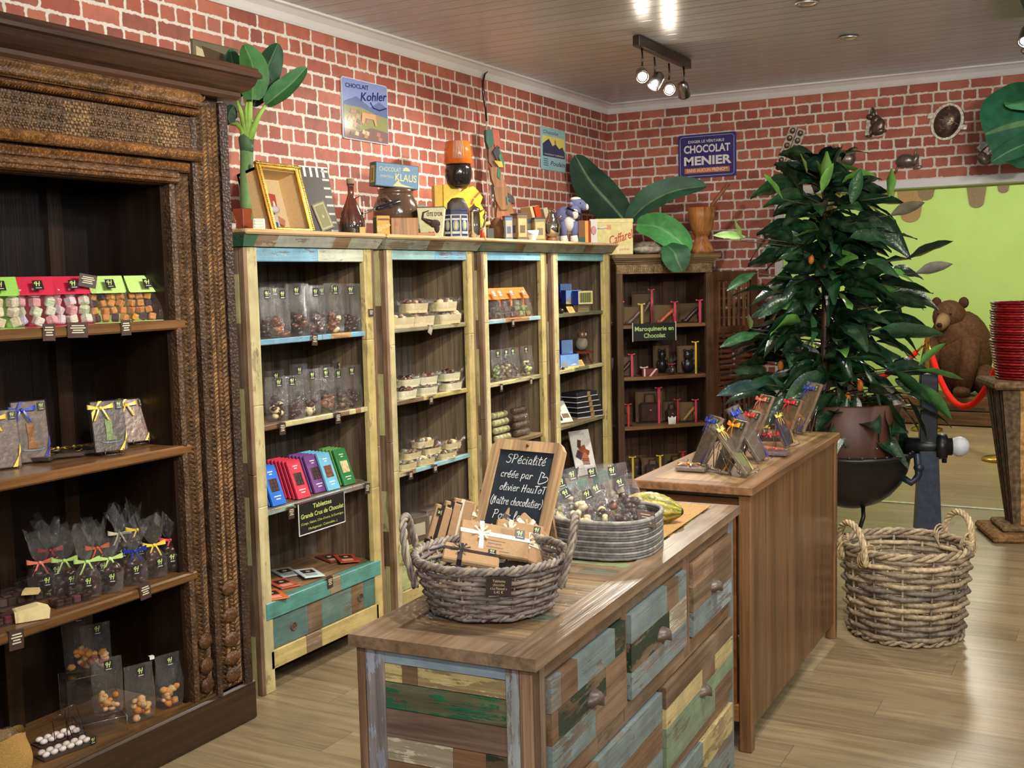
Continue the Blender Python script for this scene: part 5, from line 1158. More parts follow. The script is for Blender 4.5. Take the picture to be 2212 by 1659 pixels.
def loft(b, rings, col=(1, 1, 1, 1), mi=None, smooth=True, caps=(True, False)):
    n = len(rings[0]); V = [v for r in rings for v in r]
    F_ = [(i*n+k, i*n+(k+1) % n, (i+1)*n+(k+1) % n, (i+1)*n+k) for i in range(len(rings)-1) for k in range(n)]
    if caps[0]: F_.append(tuple(range(n))[::-1])
    if caps[1]: F_.append(tuple(range((len(rings)-1)*n, len(rings)*n)))
    b.add(V, F_, col, mi, smooth)
def lumps(b, w, d, h, n, cols, r=.014, seed=1, flat=.7):
    rr = random.Random(seed)
    for i in range(n):
        z = r*.8+(h-r)*(i/n); s = r*rr.uniform(.75, 1.25)
        b.ell((rr.uniform(-1, 1)*(w/2-r), rr.uniform(-1, 1)*(d/2-r*.8), z), (s, s*.8, s*flat), vary(rr.choice(cols), .15, rr), n=9, m=6, rot=(rr.uniform(-.6, .6), rr.uniform(-.6, .6), rr.uniform(0, 3)), lump=.13, seed=i)
MILK, DARK, WHITEC = c(112, 68, 44), c(58, 36, 28), c(222, 202, 152)
def sealed_bag(lab, loc, rz, w=.1, h=.2, d=.06, cols=(MILK, DARK), fill=.42, n=14, seed=1, group=None, name='chocolate_bag', cat='bag of chocolates', lump_r=.017, mat=None, lean=0, lx=None):
    t = thing(name, lab, cat, loc, group=group, rot=(lean, 0, rz))
    b = MB(); J = .05
    loft(b, [ring_(w*.9, d*.8, .001, jit=.02), ring_(w*.97, d, h*.12, jit=J), ring_(w*.98, d*.92, h*.4, jit=J), ring_(w, d*.5, h*.68, jit=J*1.4, e=.8), ring_(w*1.0, d*.18, h*.88, jit=J, e=.9), ring_(w*1.02, .003, h, e=1)])
    b.build('clear_bag', FILM, t)
    b = MB(); lumps(b, w*.84, d*.8, h*fill, n, cols, lump_r, seed); b.build('sweets', mat or CHOC, t)
    b = MB(); label_mesh(b, (rnd.uniform(-.1, .2)*w if lx is None else lx*w), h*.86, w*.30, w*.36, -d*.14); b.build('label', PL, t)
    return t
def bow(b, cx, z, s, col, y, tails=True):
    for sx in (-1, 1):
        b.grid(lambda u, v: (cx+sx*s*(.1+.9*math.sin(math.pi*u)**.8*(1 if True else 0)), y-s*.12*math.sin(2*math.pi*u)*.9, z+s*.30*(v-.5)*(.5+.8*math.sin(math.pi*u))+s*.15*math.sin(math.pi*u)), 8, 2, col)
        if tails: b.grid(lambda u, v: (cx+sx*s*(.1+.45*u)+s*.14*(v-.5), y-.002-s*.08*math.sin(3*u), z-s*.95*u), 5, 1, vary(col, .1))
    b.ell((cx, y-s*.05, z), (s*.16, s*.14, s*.16), col, n=8, m=5)
RIB = m_plain('satin_ribbon', .32, spec=.5, nz=.08)
def tied_bag(lab, loc, rz, ribbon, w=.085, h=.20, seed=1, cols=(DARK,), group=None, name='tied_bag', lblx=.02):
    t = thing(name, lab, 'tied bag', loc, rz, group)
    b = MB(); rr = random.Random(seed); neck = h*.56
    rings = [ring_(w*.9, w*.7, .001, jit=.03), ring_(w, w*.85, h*.12, jit=.07), ring_(w*.98, w*.8, h*.34, jit=.08), ring_(w*.5, w*.45, h*.5, jit=.08, e=.9), ring_(w*.22, w*.22, neck, e=1), ring_(w*.6, w*.5, h*.7, jit=.2, e=.9), ring_(w*1.05, w*.85, h, jit=.3, e=.9)]
    for k in range(16): x, y, z = rings[-1][k]; rings[-1][k] = (x, y, z+rr.uniform(-.03, .03)); x, y, z = rings[-2][k]; rings[-2][k] = (x, y, z+rr.uniform(-.008, .008))
    loft(b, rings); b.build('clear_bag', FILM, t)
    b = MB(); lumps(b, w*.9, w*.75, h*.46, 13, cols, .019, seed); b.build('chocolates', CHOC, t)
    b = MB(); bow(b, 0, neck, w*.5, ribbon, -w*.12); b.build('ribbon', RIB, t)
    b = MB(); label_mesh(b, w*lblx, h*.27, w*.3, w*.42, -w*.43); b.build('label', PL, t)
    return t
def price_tag(lab, p, rz, w=.034, h=.04, col=TAGC, tilt=0, group=None, lines=4):
    t = thing('price_tag', lab, 'price tag', p, group=group, rot=(0, tilt, rz))
    b = MB(); b.box(-w/2, w/2, -.0015, 0, -h, 0, col); b.box(-w/2, w/2, -.0015, .012, 0, .001, col); b.build('card', PL, t)
    b = MB()
    for i in range(lines): ww = w*(.62, .74, .5, .6)[i % 4]; z = -h*(.2+.6*i/max(1, lines)); b.box(-ww/2, ww/2, -.0022, -.0015, z-h*.035, z+h*.035, c(206, 200, 170))
    b.build('lettering', PL, t); return t
ORD = ['first', 'second', 'third', 'fourth', 'fifth', 'sixth', 'seventh', 'eighth', 'ninth', 'tenth']

# ------------------------------------------------------------------ carved cabinet, upper shelf: gable boxes
def at_shelf(px, py, x, z):
    p = onX(px, py, x); q = Vector((x, p.y, z)); return q, (q-CAM).dot(FWD)/F
def gable_box(lab, loc, rz, w, h, card, bits, cat='gift box', name='gable_box', seed=1, cube=.02, nb=13, mat=JELLY, logo=True, d=.075):
    t = thing(name, lab, cat, loc, rz)
    b = MB(); b.box(-w/2, w/2, d/2-.002, d/2, 0, h*.97, card); b.box(-w/2, w/2, -d/2, d/2, 0, .0015, card)
    b.add([(-w/2, d/2-.002, h), (w/2, d/2-.002, h), (w/2*.98, -d*.12, h*.66), (w/2*.9, -d*.13, h*.63), (-w/2*.9, -d*.13, h*.63), (-w/2*.98, -d*.12, h*.66)], [(0, 5, 4, 3, 2, 1)], vary(card, .05)); b.build('card', PAPER, t)
    b = MB(); a, e = w/2, d/2
    b.add([(-a, -e, .002), (a, -e, .002), (a, e, .002), (-a, e, .002), (-a, -e*.9, h*.3), (a, -e*.9, h*.3), (-a, e-.002, h*.99), (a, e-.002, h*.99)], [(0, 1, 5, 4), (4, 5, 7, 6), (0, 4, 6, 3), (1, 2, 7, 5)], (1, 1, 1, 1)); b.build('clear_front', FILM, t)
    rr = random.Random(seed); k = 0; per = max(3, int(w/cube/1.08)); z = cube*.5+.002
    while k < nb:
        for i in range(per):
            if k >= nb: break
            x = -w/2+cube*.6+(w-cube*1.2)*i/(per-1) if per > 1 else 0
            y = -e+cube*.62+rr.uniform(0, e*.7)+max(0, z-cube*.5)*.55
            s = MB(); s.obox((x, min(y, e-cube*.75), z+rr.uniform(0, .002)), (cube*.94, cube*.94, cube*.94), (rr.uniform(-.4, .4), rr.uniform(-.4, .4), rr.uniform(-.8, .8)), vary(rr.choice(bits[1]), .06, rr), r=cube*.12); s.build(bits[0], mat, t); k += 1
        z += cube*.98
    b = MB(); b.M = Matrix.Translation((w*.05, -d*.02, h*.80)) @ Matrix.Rotation(-math.atan(.62*d/(h*.37)), 4, 'X'); label_mesh(b, 0, -.002, w*.24, h*.24, -.010); b.build('label', PL, t)
    return t
past = [c(226, 206, 210), c(206, 214, 180), c(198, 194, 214), c(226, 160, 164), c(224, 220, 200)]
fruit = [c(206, 140, 80), c(196, 130, 70), c(70, 46, 52), c(84, 58, 62), c(214, 150, 50)]
for px, card, bits, lab, sd in ((-2, c(150, 200, 90), ('meringue', [c(226, 210, 170), c(230, 218, 190)]), 'green-topped box of pale meringues cut off by the left picture edge', 1),
                            (80, c(196, 44, 70), ('marshmallow', past), 'left pink-red gable box of pastel marshmallow cubes', 2), (157, c(196, 44, 70), ('marshmallow', past), 'right pink-red gable box of marshmallow cubes, with a brown tag on it', 3),
                            (236, c(182, 212, 122), ('jelly_cube', fruit), 'left light green gable box of brown and orange jelly cubes', 4), (317, c(182, 212, 122), ('jelly_cube', fruit), 'right light green gable box of jelly cubes, nearest the carved post', 5)):
    q, m = at_shelf(px, 690, -2.915, 1.49); big = bits[0] == 'marshmallow'
    gable_box(lab, q, R(66), .122 if px < 100 else .118, .152, card, bits, seed=sd, cube=.029 if big else (.03 if sd == 1 else .0235), nb=11 if big else (9 if sd == 1 else 16))
for px, py, w, h, lab in ((105, 700, .044, .05, 'brown price tag under the left pink box'), (167, 697, .076, .046, 'wide brown price tag under the right pink box'), (271, 692, .04, .048, 'brown price tag below the gap between the two green boxes'), (35, 1362, .05, .056, 'brown price tag on the low shelf edge below the clear trays'), (312, 1262, .046, .05, 'grey-brown price tag on the shelf edge below the tied bags')):
    p = onX(px, py, -2.812); price_tag(lab, p, R(90), w, h, tilt=rnd.uniform(-.06, .08))
q, m = at_shelf(182, 600, -2.905, 1.645); price_tag('brown tag perched on the right pink box', q+Vector((.02, 0, 0)), R(66), .055, .04, tilt=.2)

# second shelf: chocolate plaques with ribbons
SLAB = c(74, 60, 52)
def plaque(lab, loc, rot, w, h, rib, motif=None, easel=True, name='chocolate_plaque', card=SLAB, diag=True):
    t = thing(name, lab, 'chocolate plaque', loc, rot=rot)
    b = MB(); b.bbox(-w/2, w/2, -.006, .006, 0, h, .002, card); b.build('slab', CHOC, t)
    b = MB(); b.box(-w/2-.003, w/2+.003, -.01, .01, -.003, h+.003, (1, 1, 1, 1)); b.build('clear_box', ACRY, t)
    b = MB(); y = -.0115
    if diag:
        b.add([(w/2, y, h*.42), (w/2, y, h*.26), (w*.22, y, 0), (w*.36, y, 0)], [(0, 1, 2, 3)], vary(rib, .1))
        b.add([(-w*.5, y, h*.62), (-w*.5, y, h*.78), (-w*.14, y, h), (-w*.26, y, h)], [(0, 1, 2, 3)], rib)
    bow(b, -w*.22, h*.86, w*.4, rib, y); b.build('ribbon', RIB, t)
    b = MB(); label_mesh(b, w*.36, h*.9, w*.2, w*.24, -.0112); b.build('label', PL, t)
    if motif:
        b = MB(); s = w; bc = motif; x0 = .02*s; z0 = h*.22
        b.prism([(x0-.16*s, z0), (x0+.14*s, z0), (x0+.17*s, z0+.08*s), (x0+.06*s, z0+.16*s), (x0+.07*s, h*.62), (x0-.15*s, h*.64), (x0-.13*s, z0+.2*s)], -.0095, -.006, bc)
        for a0 in range(7): a = a0*.45; b.stroke([(x0+.3*s*math.cos(a+3.1)*1.0, z0-.02*s+.05*s*math.sin(a+3.1)), (x0+.3*s*math.cos(a+3.55), z0-.02*s+.05*s*math.sin(a+3.55))], .02*s, c(110, 160, 176), y=-.0099)
        b.build('boot_motif', CHOC, t)
    if easel:
        b = MB(); g = c(180, 180, 184)
        for sx in (-1, 1): b.tube([(sx*w*.28, .03, h*.6), (sx*w*.28, .012, -.008), (sx*w*.28, -.03, -.012), (sx*w*.28, -.03, .004)], .0018, 5, g)
        b.tube([(-w*.28, -.03, -.012), (w*.28, -.03, -.012)], .0018, 5, g); b.tube([(-w*.28, .03, h*.6), (0, .07, -.012+h*.0), (w*.28, .03, h*.6)], .0018, 5, g); b.build('wire_stand', CHROME, t)
    return t
YELR, BLUR, PNKR, ORAR, REDR, GRNR, CORR = c(230, 196, 70), c(36, 60, 170), c(214, 66, 90), c(238, 150, 40), c(206, 44, 56), c(176, 206, 120), c(222, 120, 100)
def place_plaque(lab, pxc, pyb, x, z, w, h, rib, rz, lean=-.2, dz=.013, **k):
    q, m = at_shelf(pxc, pyb, x, z); return plaque(lab, q+Vector((0, 0, dz)), (lean, 0, R(rz)), w, h, rib, **k)
place_plaque('chocolate plaque with green rubber boot and yellow bow on a wire stand', 241, 975, -2.885, 1.062, .105, .165, YELR, 66, motif=c(110, 130, 70), card=c(80, 68, 60))
place_plaque('second yellow-ribboned plaque half hidden behind the green boot one', 297, 955, -2.975, 1.062, .10, .15, YELR, 72, -.3, motif=None, card=c(120, 84, 64))
place_plaque('chocolate plaque with brown boot and blue bow', 72, 975, -3.0, 1.062, .105, .19, BLUR, 70, -.16, motif=c(140, 90, 40), card=c(116, 100, 90), easel=False, dz=.004)
place_plaque('grey plaque with yellow ribbon cut off by the left picture edge', 8, 985, -2.98, 1.062, .10, .175, YELR, 70, -.16, card=c(124, 106, 96), easel=False, dz=.004)
for (px, py), lab, rib, rzz, w, h in (((62, 996), 'dark chocolate slab with pink ribbon lying flat on the second shelf', PNKR, 30, .13, .12), ((150, 986), 'flat chocolate slab with yellow ribbon end, behind the pink ribboned one', YELR, 58, .09, .12), ((196, 978), 'thin flat slab with yellow band lying beside the wire stand', YELR, 74, .075, .1)):
    p = onZ(px, py, 1.07); p.x = max(-3.12, min(-2.9, p.x)); plaque(lab, (p.x, p.y, 1.07+.004), (R(-90), 0, R(rzz)), w, h, rib, easel=False)
# third shelf: tied bags and clear trays
for i, (px, py, x, rib, h, lab) in enumerate(((88, 1255, -3.05, CORR, .2, 'tied bag with coral ribbon in the dark at the left of its row'), (110, 1235, -3.12, c(140, 30, 44), .22, 'tied bag with dark red ribbon at the back of the row'), (142, 1270, -2.98, GRNR, .21, 'tied bag with pale green ribbon, behind the front bag'), (190, 1278, -2.90, GRNR, .21, 'tied bag with wide green bow nearest the shelf edge, label at its side'),
                                     (212, 1250, -3.02, c(196, 84, 40), .21, 'tied bag with rust orange ribbon between the green bowed ones'), (240, 1276, -2.88, c(190, 214, 130), .20, 'tied bag with hanging green ribbon tail in the front row'), (292, 1256, -2.885, c(30, 44, 140), .2, 'tied bag with dark blue ribbon in the front row'),
                                     (300, 1225, -3.05, YELR, .24, 'tall tied bag with yellow ribbon behind the blue ribboned one'), (334, 1243, -2.89, YELR, .2, 'tied bag with golden yellow bow in the front row'), (370, 1230, -2.895, PNKR, .2, 'tied bag with pink ribbon next to the carved post'), (262, 1235, -3.1, c(200, 190, 160), .22, 'tied bag without coloured ribbon at the back, between blue and yellow bows'))):
    q, m = at_shelf(px, py, x, .62); tied_bag(lab, q, R(62+rnd.uniform(-8, 8)), rib, .082, h, seed=i+2, lblx=rnd.uniform(-.1, .22))
def clear_tray(lab, loc, rz, w, d, h, bits, seed=1):
    t = thing('clear_tray', lab, 'tray of chocolates', loc, rz)
    b = MB(); b.box(-w/2, w/2, -d/2, d/2, 0, .0015, c(60, 44, 40)); b.build('base', PL, t)
    b = MB(); b.box(-w/2, w/2, -d/2, d/2, .001, h, (1, 1, 1, 1)); b.build('clear_cover', ACRY, t)
    b = MB(); rr = random.Random(seed); nx = max(2, int(w/.03)); ny = max(1, int(d/.03))
    for i in range(nx):
        for j in range(ny): b.bbox(-w/2+.004+i*(w-.008)/nx, -w/2+.001+(i+1)*(w-.008)/nx, -d/2+.004+j*(d-.008)/ny, -d/2+.001+(j+1)*(d-.008)/ny, .002, h*rr.uniform(.6, .9), .003, vary(rr.choice(bits), .15, rr))
    b.build('chocolates', CHOC, t); return t
for (px, py), lab, w, d, bits, rz in (((35, 1300), 'large clear tray of dark chocolates at the left of the third shelf', .15, .10, [DARK, c(80, 60, 56)], 76), ((150, 1302), 'clear tray of dark chocolates behind the white wedge', .12, .07, [DARK, c(96, 60, 60)], 78), ((55, 1338), 'small clear tray with orange sweets at the shelf edge', .085, .05, [c(110, 70, 60), c(150, 90, 50)], 84), ((22, 1262), 'clear box lying at the back left of the third shelf', .13, .08, [DARK, c(70, 74, 50)], 80), ((-8, 1352), 'clear tray with red fruits cut off by the left picture edge', .09, .06, [c(90, 40, 44), DARK], 84)):
    p = onZ(px, py, .62); p.x = max(-3.15, min(-2.865, p.x)); clear_tray(lab, (p.x, p.y, .621), R(rz), w, d, .036, bits, int(px)+30)
p = onZ(112, 1318, .66); t = thing('white_chocolate_wedge', 'pale white chocolate wedge lying on the trays at the shelf edge', 'chocolate', (-2.86, p.y, .622), R(60))
b = MB(); b.prism([(-.048, 0), (.046, 0), (.05, .03), (.018, .044), (-.05, .034)], -.024, .024, c(226, 206, 150)); b.build('wedge', PL, t)
p = onZ(70, 1288, .65); t = thing('white_chocolate_piece', 'small pale chocolate piece on the large clear tray', 'chocolate', (-2.99, p.y, .659), R(40))
b = MB(); b.prism([(-.025, 0), (.025, 0), (.022, .012), (-.02, .014)], -.02, .02, c(222, 196, 130)); b.build('piece', PL, t)
# bottom: gummy bags on clear risers, dragees, jute bag
GUM = [c(206, 150, 80), c(196, 160, 110), c(150, 70, 50), c(214, 170, 120), c(206, 130, 40)]
def riser(lab, loc, rz, w, d, h):
    t = thing('acrylic_riser', lab, 'display riser', loc, rz)
    b = MB(); b.box(-w/2, w/2, -d/2, d/2, h-.004, h, (1, 1, 1, 1)); b.box(-w/2, w/2, -d/2, -d/2+.003, 0, h-.004, (1, 1, 1, 1)); b.box(-w/2, w/2, d/2-.003, d/2, 0, h-.004, (1, 1, 1, 1)); b.build('stand', ACRY, t)
    b = MB()
    for x in (-w/2, w/2): b.tube([(x, -d/2, 0), (x, -d/2, h), (x, d/2, h), (x, d/2, 0)], .0012, 5, c(200, 204, 206))
    b.tube([(-w/2, -d/2, h), (w/2, -d/2, h)], .0012, 5, c(200, 204, 206)); b.build('bright_edge', CHROME, t); return t
def gum_bag(lab, px, py, x, z, w, h, seed, rz=70): 
    q, m = at_shelf(px, py, x, z); return sealed_bag(lab, q, R(rz), w, h, .055, GUM, .40, 16, seed, name='gummy_bag', cat='bag of gummies', lump_r=.014, mat=JELLY, lx=.05)
PZ0 = .157
q, m = at_shelf(205, 1562, -2.93, PZ0); riser('lower clear acrylic riser under the front gummy bags', q+Vector((0, .02, 0)), R(62), .15, .10, .05)
q, m = at_shelf(190, 1500, -3.10, PZ0); riser('taller clear acrylic riser behind, in the dark', q, R(66), .16, .10, .14)
gum_bag('gummy bear bag on the low riser, label in its middle', 236, 1548, -2.925, PZ0+.051, .098, .185, 21, 64)
gum_bag('gummy bag with white price dot standing in front of the risers', 305, 1562, -2.885, PZ0, .098, .19, 22, 70)
gum_bag('gummy bag nearest the carved post, orange sweets at its top', 368, 1536, -2.885, PZ0, .095, .185, 23, 74)
gum_bag('gummy bag on the taller riser in the shade', 212, 1462, -3.09, PZ0+.141, .1, .16, 24, 66)
gum_bag('gummy bag furthest back on the taller riser, dark and tilted', 172, 1440, -3.13, PZ0+.141, .1, .22, 25, 60)
q, m = at_shelf(328, 1418, -2.865, .36); price_tag('white price dot clipped on the middle gummy bag', onX(328, 1418, -2.87), R(70), .016, .01, c(226, 224, 216), lines=1)
p = onZ(104, 1612, PZ0); t = thing('dragee_tray', 'shallow tray of white sugared almonds in two rows', 'tray of sweets', (-2.905, p.y, PZ0+.001), R(80))
b = MB(); b.box(-.085, .085, -.028, .03, 0, .003, c(70, 54, 46)); b.box(-.085, .085, -.030, -.028, 0, .012, c(70, 54, 46)); b.build('base', PL, t)
for i in range(6):
    for j in range(2):
        b = MB(); b.ell((-.07+i*.0275, -.013+j*.027, .014), (.0135, .0105, .009), c(236, 222, 214), n=10, m=6, rot=(0, 0, .3)); b.build('almond', PL, t)
b = MB(); b.box(-.09, .095, -.031, .033, .0, .026, (1, 1, 1, 1)); b.build('clear_cover', ACRY, t)
b = MB(); label_mesh(b, .078, .014, .02, .024, -.0325); b.build('label', PL, t)
p = onZ(60, 1590, PZ0); t = thing('dragee_tray', 'second tray of white almonds at the back, in shade', 'tray of sweets', (-3.0, p.y+.03, PZ0+.001), R(80))
b = MB(); b.box(-.08, .08, -.028, .03, 0, .003, c(70, 54, 46)); b.build('base', PL, t)
for i in range(5):
    for j in range(2):
        b = MB(); b.ell((-.06+i*.028, -.013+j*.027, .013), (.0135, .0105, .009), c(226, 212, 204), n=10, m=6); b.build('almond', PL, t)
t = thing('wire_handle', 'thin bent wire stand behind the almond trays', 'wire stand', (-2.955, p.y+.045, PZ0), R(70))
b = MB(); g = c(120, 104, 84)
for x, hh in ((-.04, .085), (.0, .105)): b.tube([(x-.012, .01, 0), (x-.016, .01, hh-.01), (x-.01, .01, hh), (x+.014, .01, hh+.004), (x+.022, .01, hh-.006), (x+.042, .0, 0)], .0016, 5, g)
b.build('wire', CHROME, t)
p = onZ(10, 1650, PZ0); t = thing('jute_bag', 'golden jute bag with shimmering wrap in the lower left corner', 'bag', (-2.93, p.y-.05, PZ0), R(70))
b = MB(); b.grid(lambda u, v: (.075*math.cos(u*6.283)*(1+.12*math.sin(v*5)), .05*math.sin(u*6.283), .125*v+.006*math.sin(u*25)), 28, 8, c(176, 138, 80)); b.build('sack', FABRIC, t)
b = MB(); b.ell((0, 0, .07), (.066, .045, .07), (1, 1, 1, 1), n=16, m=10, lump=.1, seed=2); b.build('shiny_wrap', FILM, t)

# ------------------------------------------------------------------ first bookcase
def row_bags(ui, shelf, z, py, specs, w, h, tag_, kind='bag', **k):
    for i, (px, x, cols, sd) in enumerate(specs):
        q, m = at_shelf(px, py, x, z)
        sealed_bag(f'bag of {tag_[i]}', q, R(rnd.uniform(60, 84)), w*rnd.uniform(.95, 1.08), h*rnd.uniform(.94, 1.05), .055, cols, rnd.uniform(.34, .44), 16, sd, **k)
A = ['dark chocolate pieces, leftmost on the top shelf of the first bookcase', 'milk chocolate rocks, second from the post on the first bookcase top shelf', 'nut chocolate bark, middle of the first bookcase top shelf', 'milk rocks just left of the hanging tag, first bookcase top shelf', 'nutty milk chocolate, second from the right on the first bookcase top shelf', 'dark shiny chocolates at the right end of the first bookcase top shelf']
row_bags(0, 0, 1.389, 720, [(574, -3.0, (DARK,), 1), (604, -2.975, (MILK, c(150, 100, 60)), 2), (646, -2.98, (MILK, DARK), 3), (682, -2.975, (DARK, c(90, 60, 60)), 4), (722, -2.975, (MILK, MILK, WHITEC), 5), (757, -2.975, (DARK,), 6)], .098, .205, A)
row_bags(0, 0, 1.389, 720, [(590, -3.14, (DARK,), 11), (640, -3.14, (DARK,), 12), (690, -3.14, (DARK,), 13), (725, -3.14, (DARK,), 14)], .098, .215, [f'chocolates in the back row, {ORD[i]} from the left, first bookcase top shelf' for i in range(4)])
B = ['dark and white chocolate at the left of the first bookcase middle shelf', 'dark chocolate pieces, second along the first bookcase middle shelf', 'dark chocolate with white swirls in the middle of its shelf', 'dark chocolate pearls, right of the white swirled bag', 'milk and dark pieces, second from the right on the middle shelf', 'dark sticks at the right end of the first bookcase middle shelf']
row_bags(0, 1, 1.055, 915, [(600, -2.99, (DARK, DARK, WHITEC), 21), (637, -2.975, (DARK,), 22), (672, -2.975, (DARK, WHITEC), 23), (706, -2.975, (DARK, MILK), 24), (736, -2.985, (DARK, MILK), 25), (764, -2.985, (DARK,), 26)], .092, .185, B)
row_bags(0, 1, 1.055, 915, [(598, -3.13, (DARK,), 31), (650, -3.13, (DARK,), 32), (700, -3.13, (DARK,), 33), (740, -3.12, (DARK,), 34)], .092, .20, [f'chocolates in the back row, {ORD[i]} from the left, first bookcase middle shelf' for i in range(4)])
# tablet boxes, leaning in fans
tabs = [('bright blue', c(30, 104, 206), 603, -2.965, 6, DARK), ('red', c(206, 46, 72), 657, -2.965, 6, DARK), ('purple', c(112, 66, 130), 692, -2.985, 5, DARK), ('light blue', c(106, 178, 206), 722, -2.965, 6, MILK), ('green', c(44, 124, 62), 757, -2.975, 5, WHITEC)]
for nm, col, px, x, n, choc in tabs:
    proto = None
    for i in range(n):
        q, m = at_shelf(px+ (2 if nm == 'purple' else 0), 1080, x, .72); q = q+Vector((-.021*i, .0, .002))
        cl = col if not (nm == 'green' and i > 0) else c(96, 150, 76)
        lab = f'{nm} tablet box at the front of its leaning fan' if i == 0 else f'{nm} tablet box, {ORD[i]} in its leaning fan from the front'
        t = thing('tablet_box', lab, 'chocolate box', q, rot=(R(-21+i*.6), 0, R(88)), group=f'{nm} tablet boxes')
        b = MB(); w, h = .078, .165; b.bbox(-w/2, w/2, -.006, .006, 0, h, .0015, cl); b.build('carton', PL, t)
        if i == 0:
            b = MB(); b.box(-w*.3, w*.3, -.0068, -.006, h*.34, h*.66, choc)
            for a in range(3):
                for e in range(3): b.bbox(-w*.28+a*w*.19, -w*.28+(a+.9)*w*.19, -.0082, -.0066, h*.35+e*h*.103, h*.35+(e+.9)*h*.103, .001, vary(choc, .1))
            b.build('window', CHOC, t)
            b = MB(); 
            for z, ww in ((.84, .36), (.78, .2), (.22, .5), (.15, .3)): b.box(-w*ww/2, w*ww/2, -.0068, -.006, h*z-.002, h*z+.002, c(226, 226, 226))
            b.build('print', PL, t)
t = thing('shelf_sign', 'black sign with white edge and yellow-green lettering below the tablet boxes', 'sign', onX(694, 1066, UX+.006), rot=(0, 0, R(90)))
P = [onX(643, 1090, UX+.006), onX(743, 1062, UX+.006), onX(746, 1127, UX+.006)]; w = P[1].y-P[0].y; h = P[1].z-P[2].z
t.location = ((UX+.006), (P[0].y+P[1].y)/2, P[1].z)
b = MB(); b.box(-w/2, w/2, -.002, 0, -h, 0, c(232, 230, 224)); b.box(-w/2+.004, w/2-.004, -.0028, -.002, -h+.005, -.0, c(26, 26, 24)); b.box(-w/2, w/2, -.002, .03, 0, .002, c(90, 60, 66)); b.build('card', PL, t)
b = MB(); yg = c(196, 206, 110)
put_text(b, 'Tablettes', 0, -h*.17, h*.2, yg, y=-.0034, bold=.02, fitw=w*.4); put_text(b, 'Grands Crus de Chocolat', 0, -h*.42, h*.2, yg, y=-.0034, bold=.02, fitw=w*.92); put_text(b, "(Congo, Gabon, Côte d'Ivoire, St Domingue,", 0, -h*.65, h*.11, yg, y=-.0034, fitw=w*.92); put_text(b, 'Madagascar, Colombie...)', 0, -h*.84, h*.11, yg, y=-.0034, fitw=w*.62); b.build('lettering', PL, t)
for px, py, tl, lab in ((680, 722, .1, 'brown price tag on the blue shelf edge of the first bookcase'), (610, 914, .05, 'brown price tag at the left of the first bookcase middle shelf'), (730, 892, .03, 'brown price tag at the right of the first bookcase middle shelf'), (629, 1096, .03, 'brown price tag left of the black tablet sign'), (794, 1044, .1, 'brown price tag at the post end of the tablet shelf'), (712, 1247, -.05, 'brown price tag on the turquoise base shelf edge')):
    price_tag(lab, onX(px, py, UX+.006), R(90), .036, .046, tilt=tl)
price_tag('small brown label stuck on the right post of the first bookcase', onX(801, 668, UX+.003), R(90), .034, .032)
for (px, py), col, rz, lab, dz in (((668, 1243), c(206, 222, 216), 58, 'front white chocolate packet lying on the turquoise base shelf', .007), ((618, 1238), c(170, 182, 176), 62, 'rear grey-white chocolate packet lying on the base shelf', .0), ((612, 1262), c(196, 96, 74), 66, 'red-orange chocolate packet lying left of the white packets', .0), ((596, 1288), c(222, 110, 60), 60, 'orange packet end beside the left post', .0), ((778, 1200), c(178, 70, 46), 50, 'upper red packet lying at the right of the base shelf', .007), ((745, 1196), c(120, 52, 42), 66, 'lower dark red packet under the right one', .0)):
    p = onZ(px, py, .36); p.x = min(-2.985, max(-3.2, p.x)); p.y = max(3.36, min(4.0, p.y)); t = thing('chocolate_packet', lab, 'packet', (p.x, p.y, .3605+dz), rot=(0, R(2.0 if dz else 0), R(rz)))
    b = MB(); b.bbox(-.045, .045, -.075, .075, 0, .006, .002, col); b.build('packet', PL, t); b = MB(); b.box(-.028, .028, -.01, .048, .006, .0064, c(60, 40, 30)); b.ell((0, .02, .0066), (.012, .012, .001), c(206, 180, 140), n=8, m=4)
    for i in range(3): b.box(-.03, .02, -.03-.012*i, -.026-.012*i, .006, .0064, c(70, 60, 50) if col[1] > .4 else c(230, 200, 180))
    b.build('print', PL, t)

# ------------------------------------------------------------------ second bookcase: wooden trays in film
def wrapped_tray(lab, loc, rz, w=.13, d=.085, h=.042, wood=c(214, 196, 150), bits=(MILK, DARK, WHITEC), seed=1, dome=.022, ruff=True):
    t = thing('wrapped_tray', lab, 'tray of chocolates', loc, rz)
    b = MB(); loft(b, [ring_(w*.92, d*.9, 0, 20, e=.45), ring_(w, d, h, 20, e=.45), ring_(w*.97, d*.95, h, 20, e=.45), ring_(w*.9, d*.86, .006, 20, e=.45)], wood, smooth=False, caps=(True, True)); b.build('wooden_tray', PAPER, t)
    b = MB(); M0 = b.M; b.M = Matrix.Translation((0, 0, h*.5)); lumps(b, w*.84, d*.82, h*.75, 12, bits, .017, seed); b.build('chocolates', CHOC, t)
    b = MB(); loft(b, [ring_(w*1.02, d*1.03, h*.3, 16, .02, e=.5), ring_(w*1.02, d*1.03, h*1.05, 16, .03, e=.5), ring_(w*.7, d*.6, h+dome, 16, .1), ring_(w*.2, d*.2, h+dome*1.1, 16, .1)], caps=(False, True))
    if ruff:
        rr = random.Random(seed)
        for sx in (-1, 1):
            b.grid(lambda u, v: (sx*(w*.5+.03*u), (v-.5)*d*(.3+.5*u)+rr.uniform(-.004, .004), h*.9+.02*u*math.sin(v*14)+.012*u), 3, 8, (1, 1, 1, 1))
    b.build('clear_wrap', FILM, t); return t
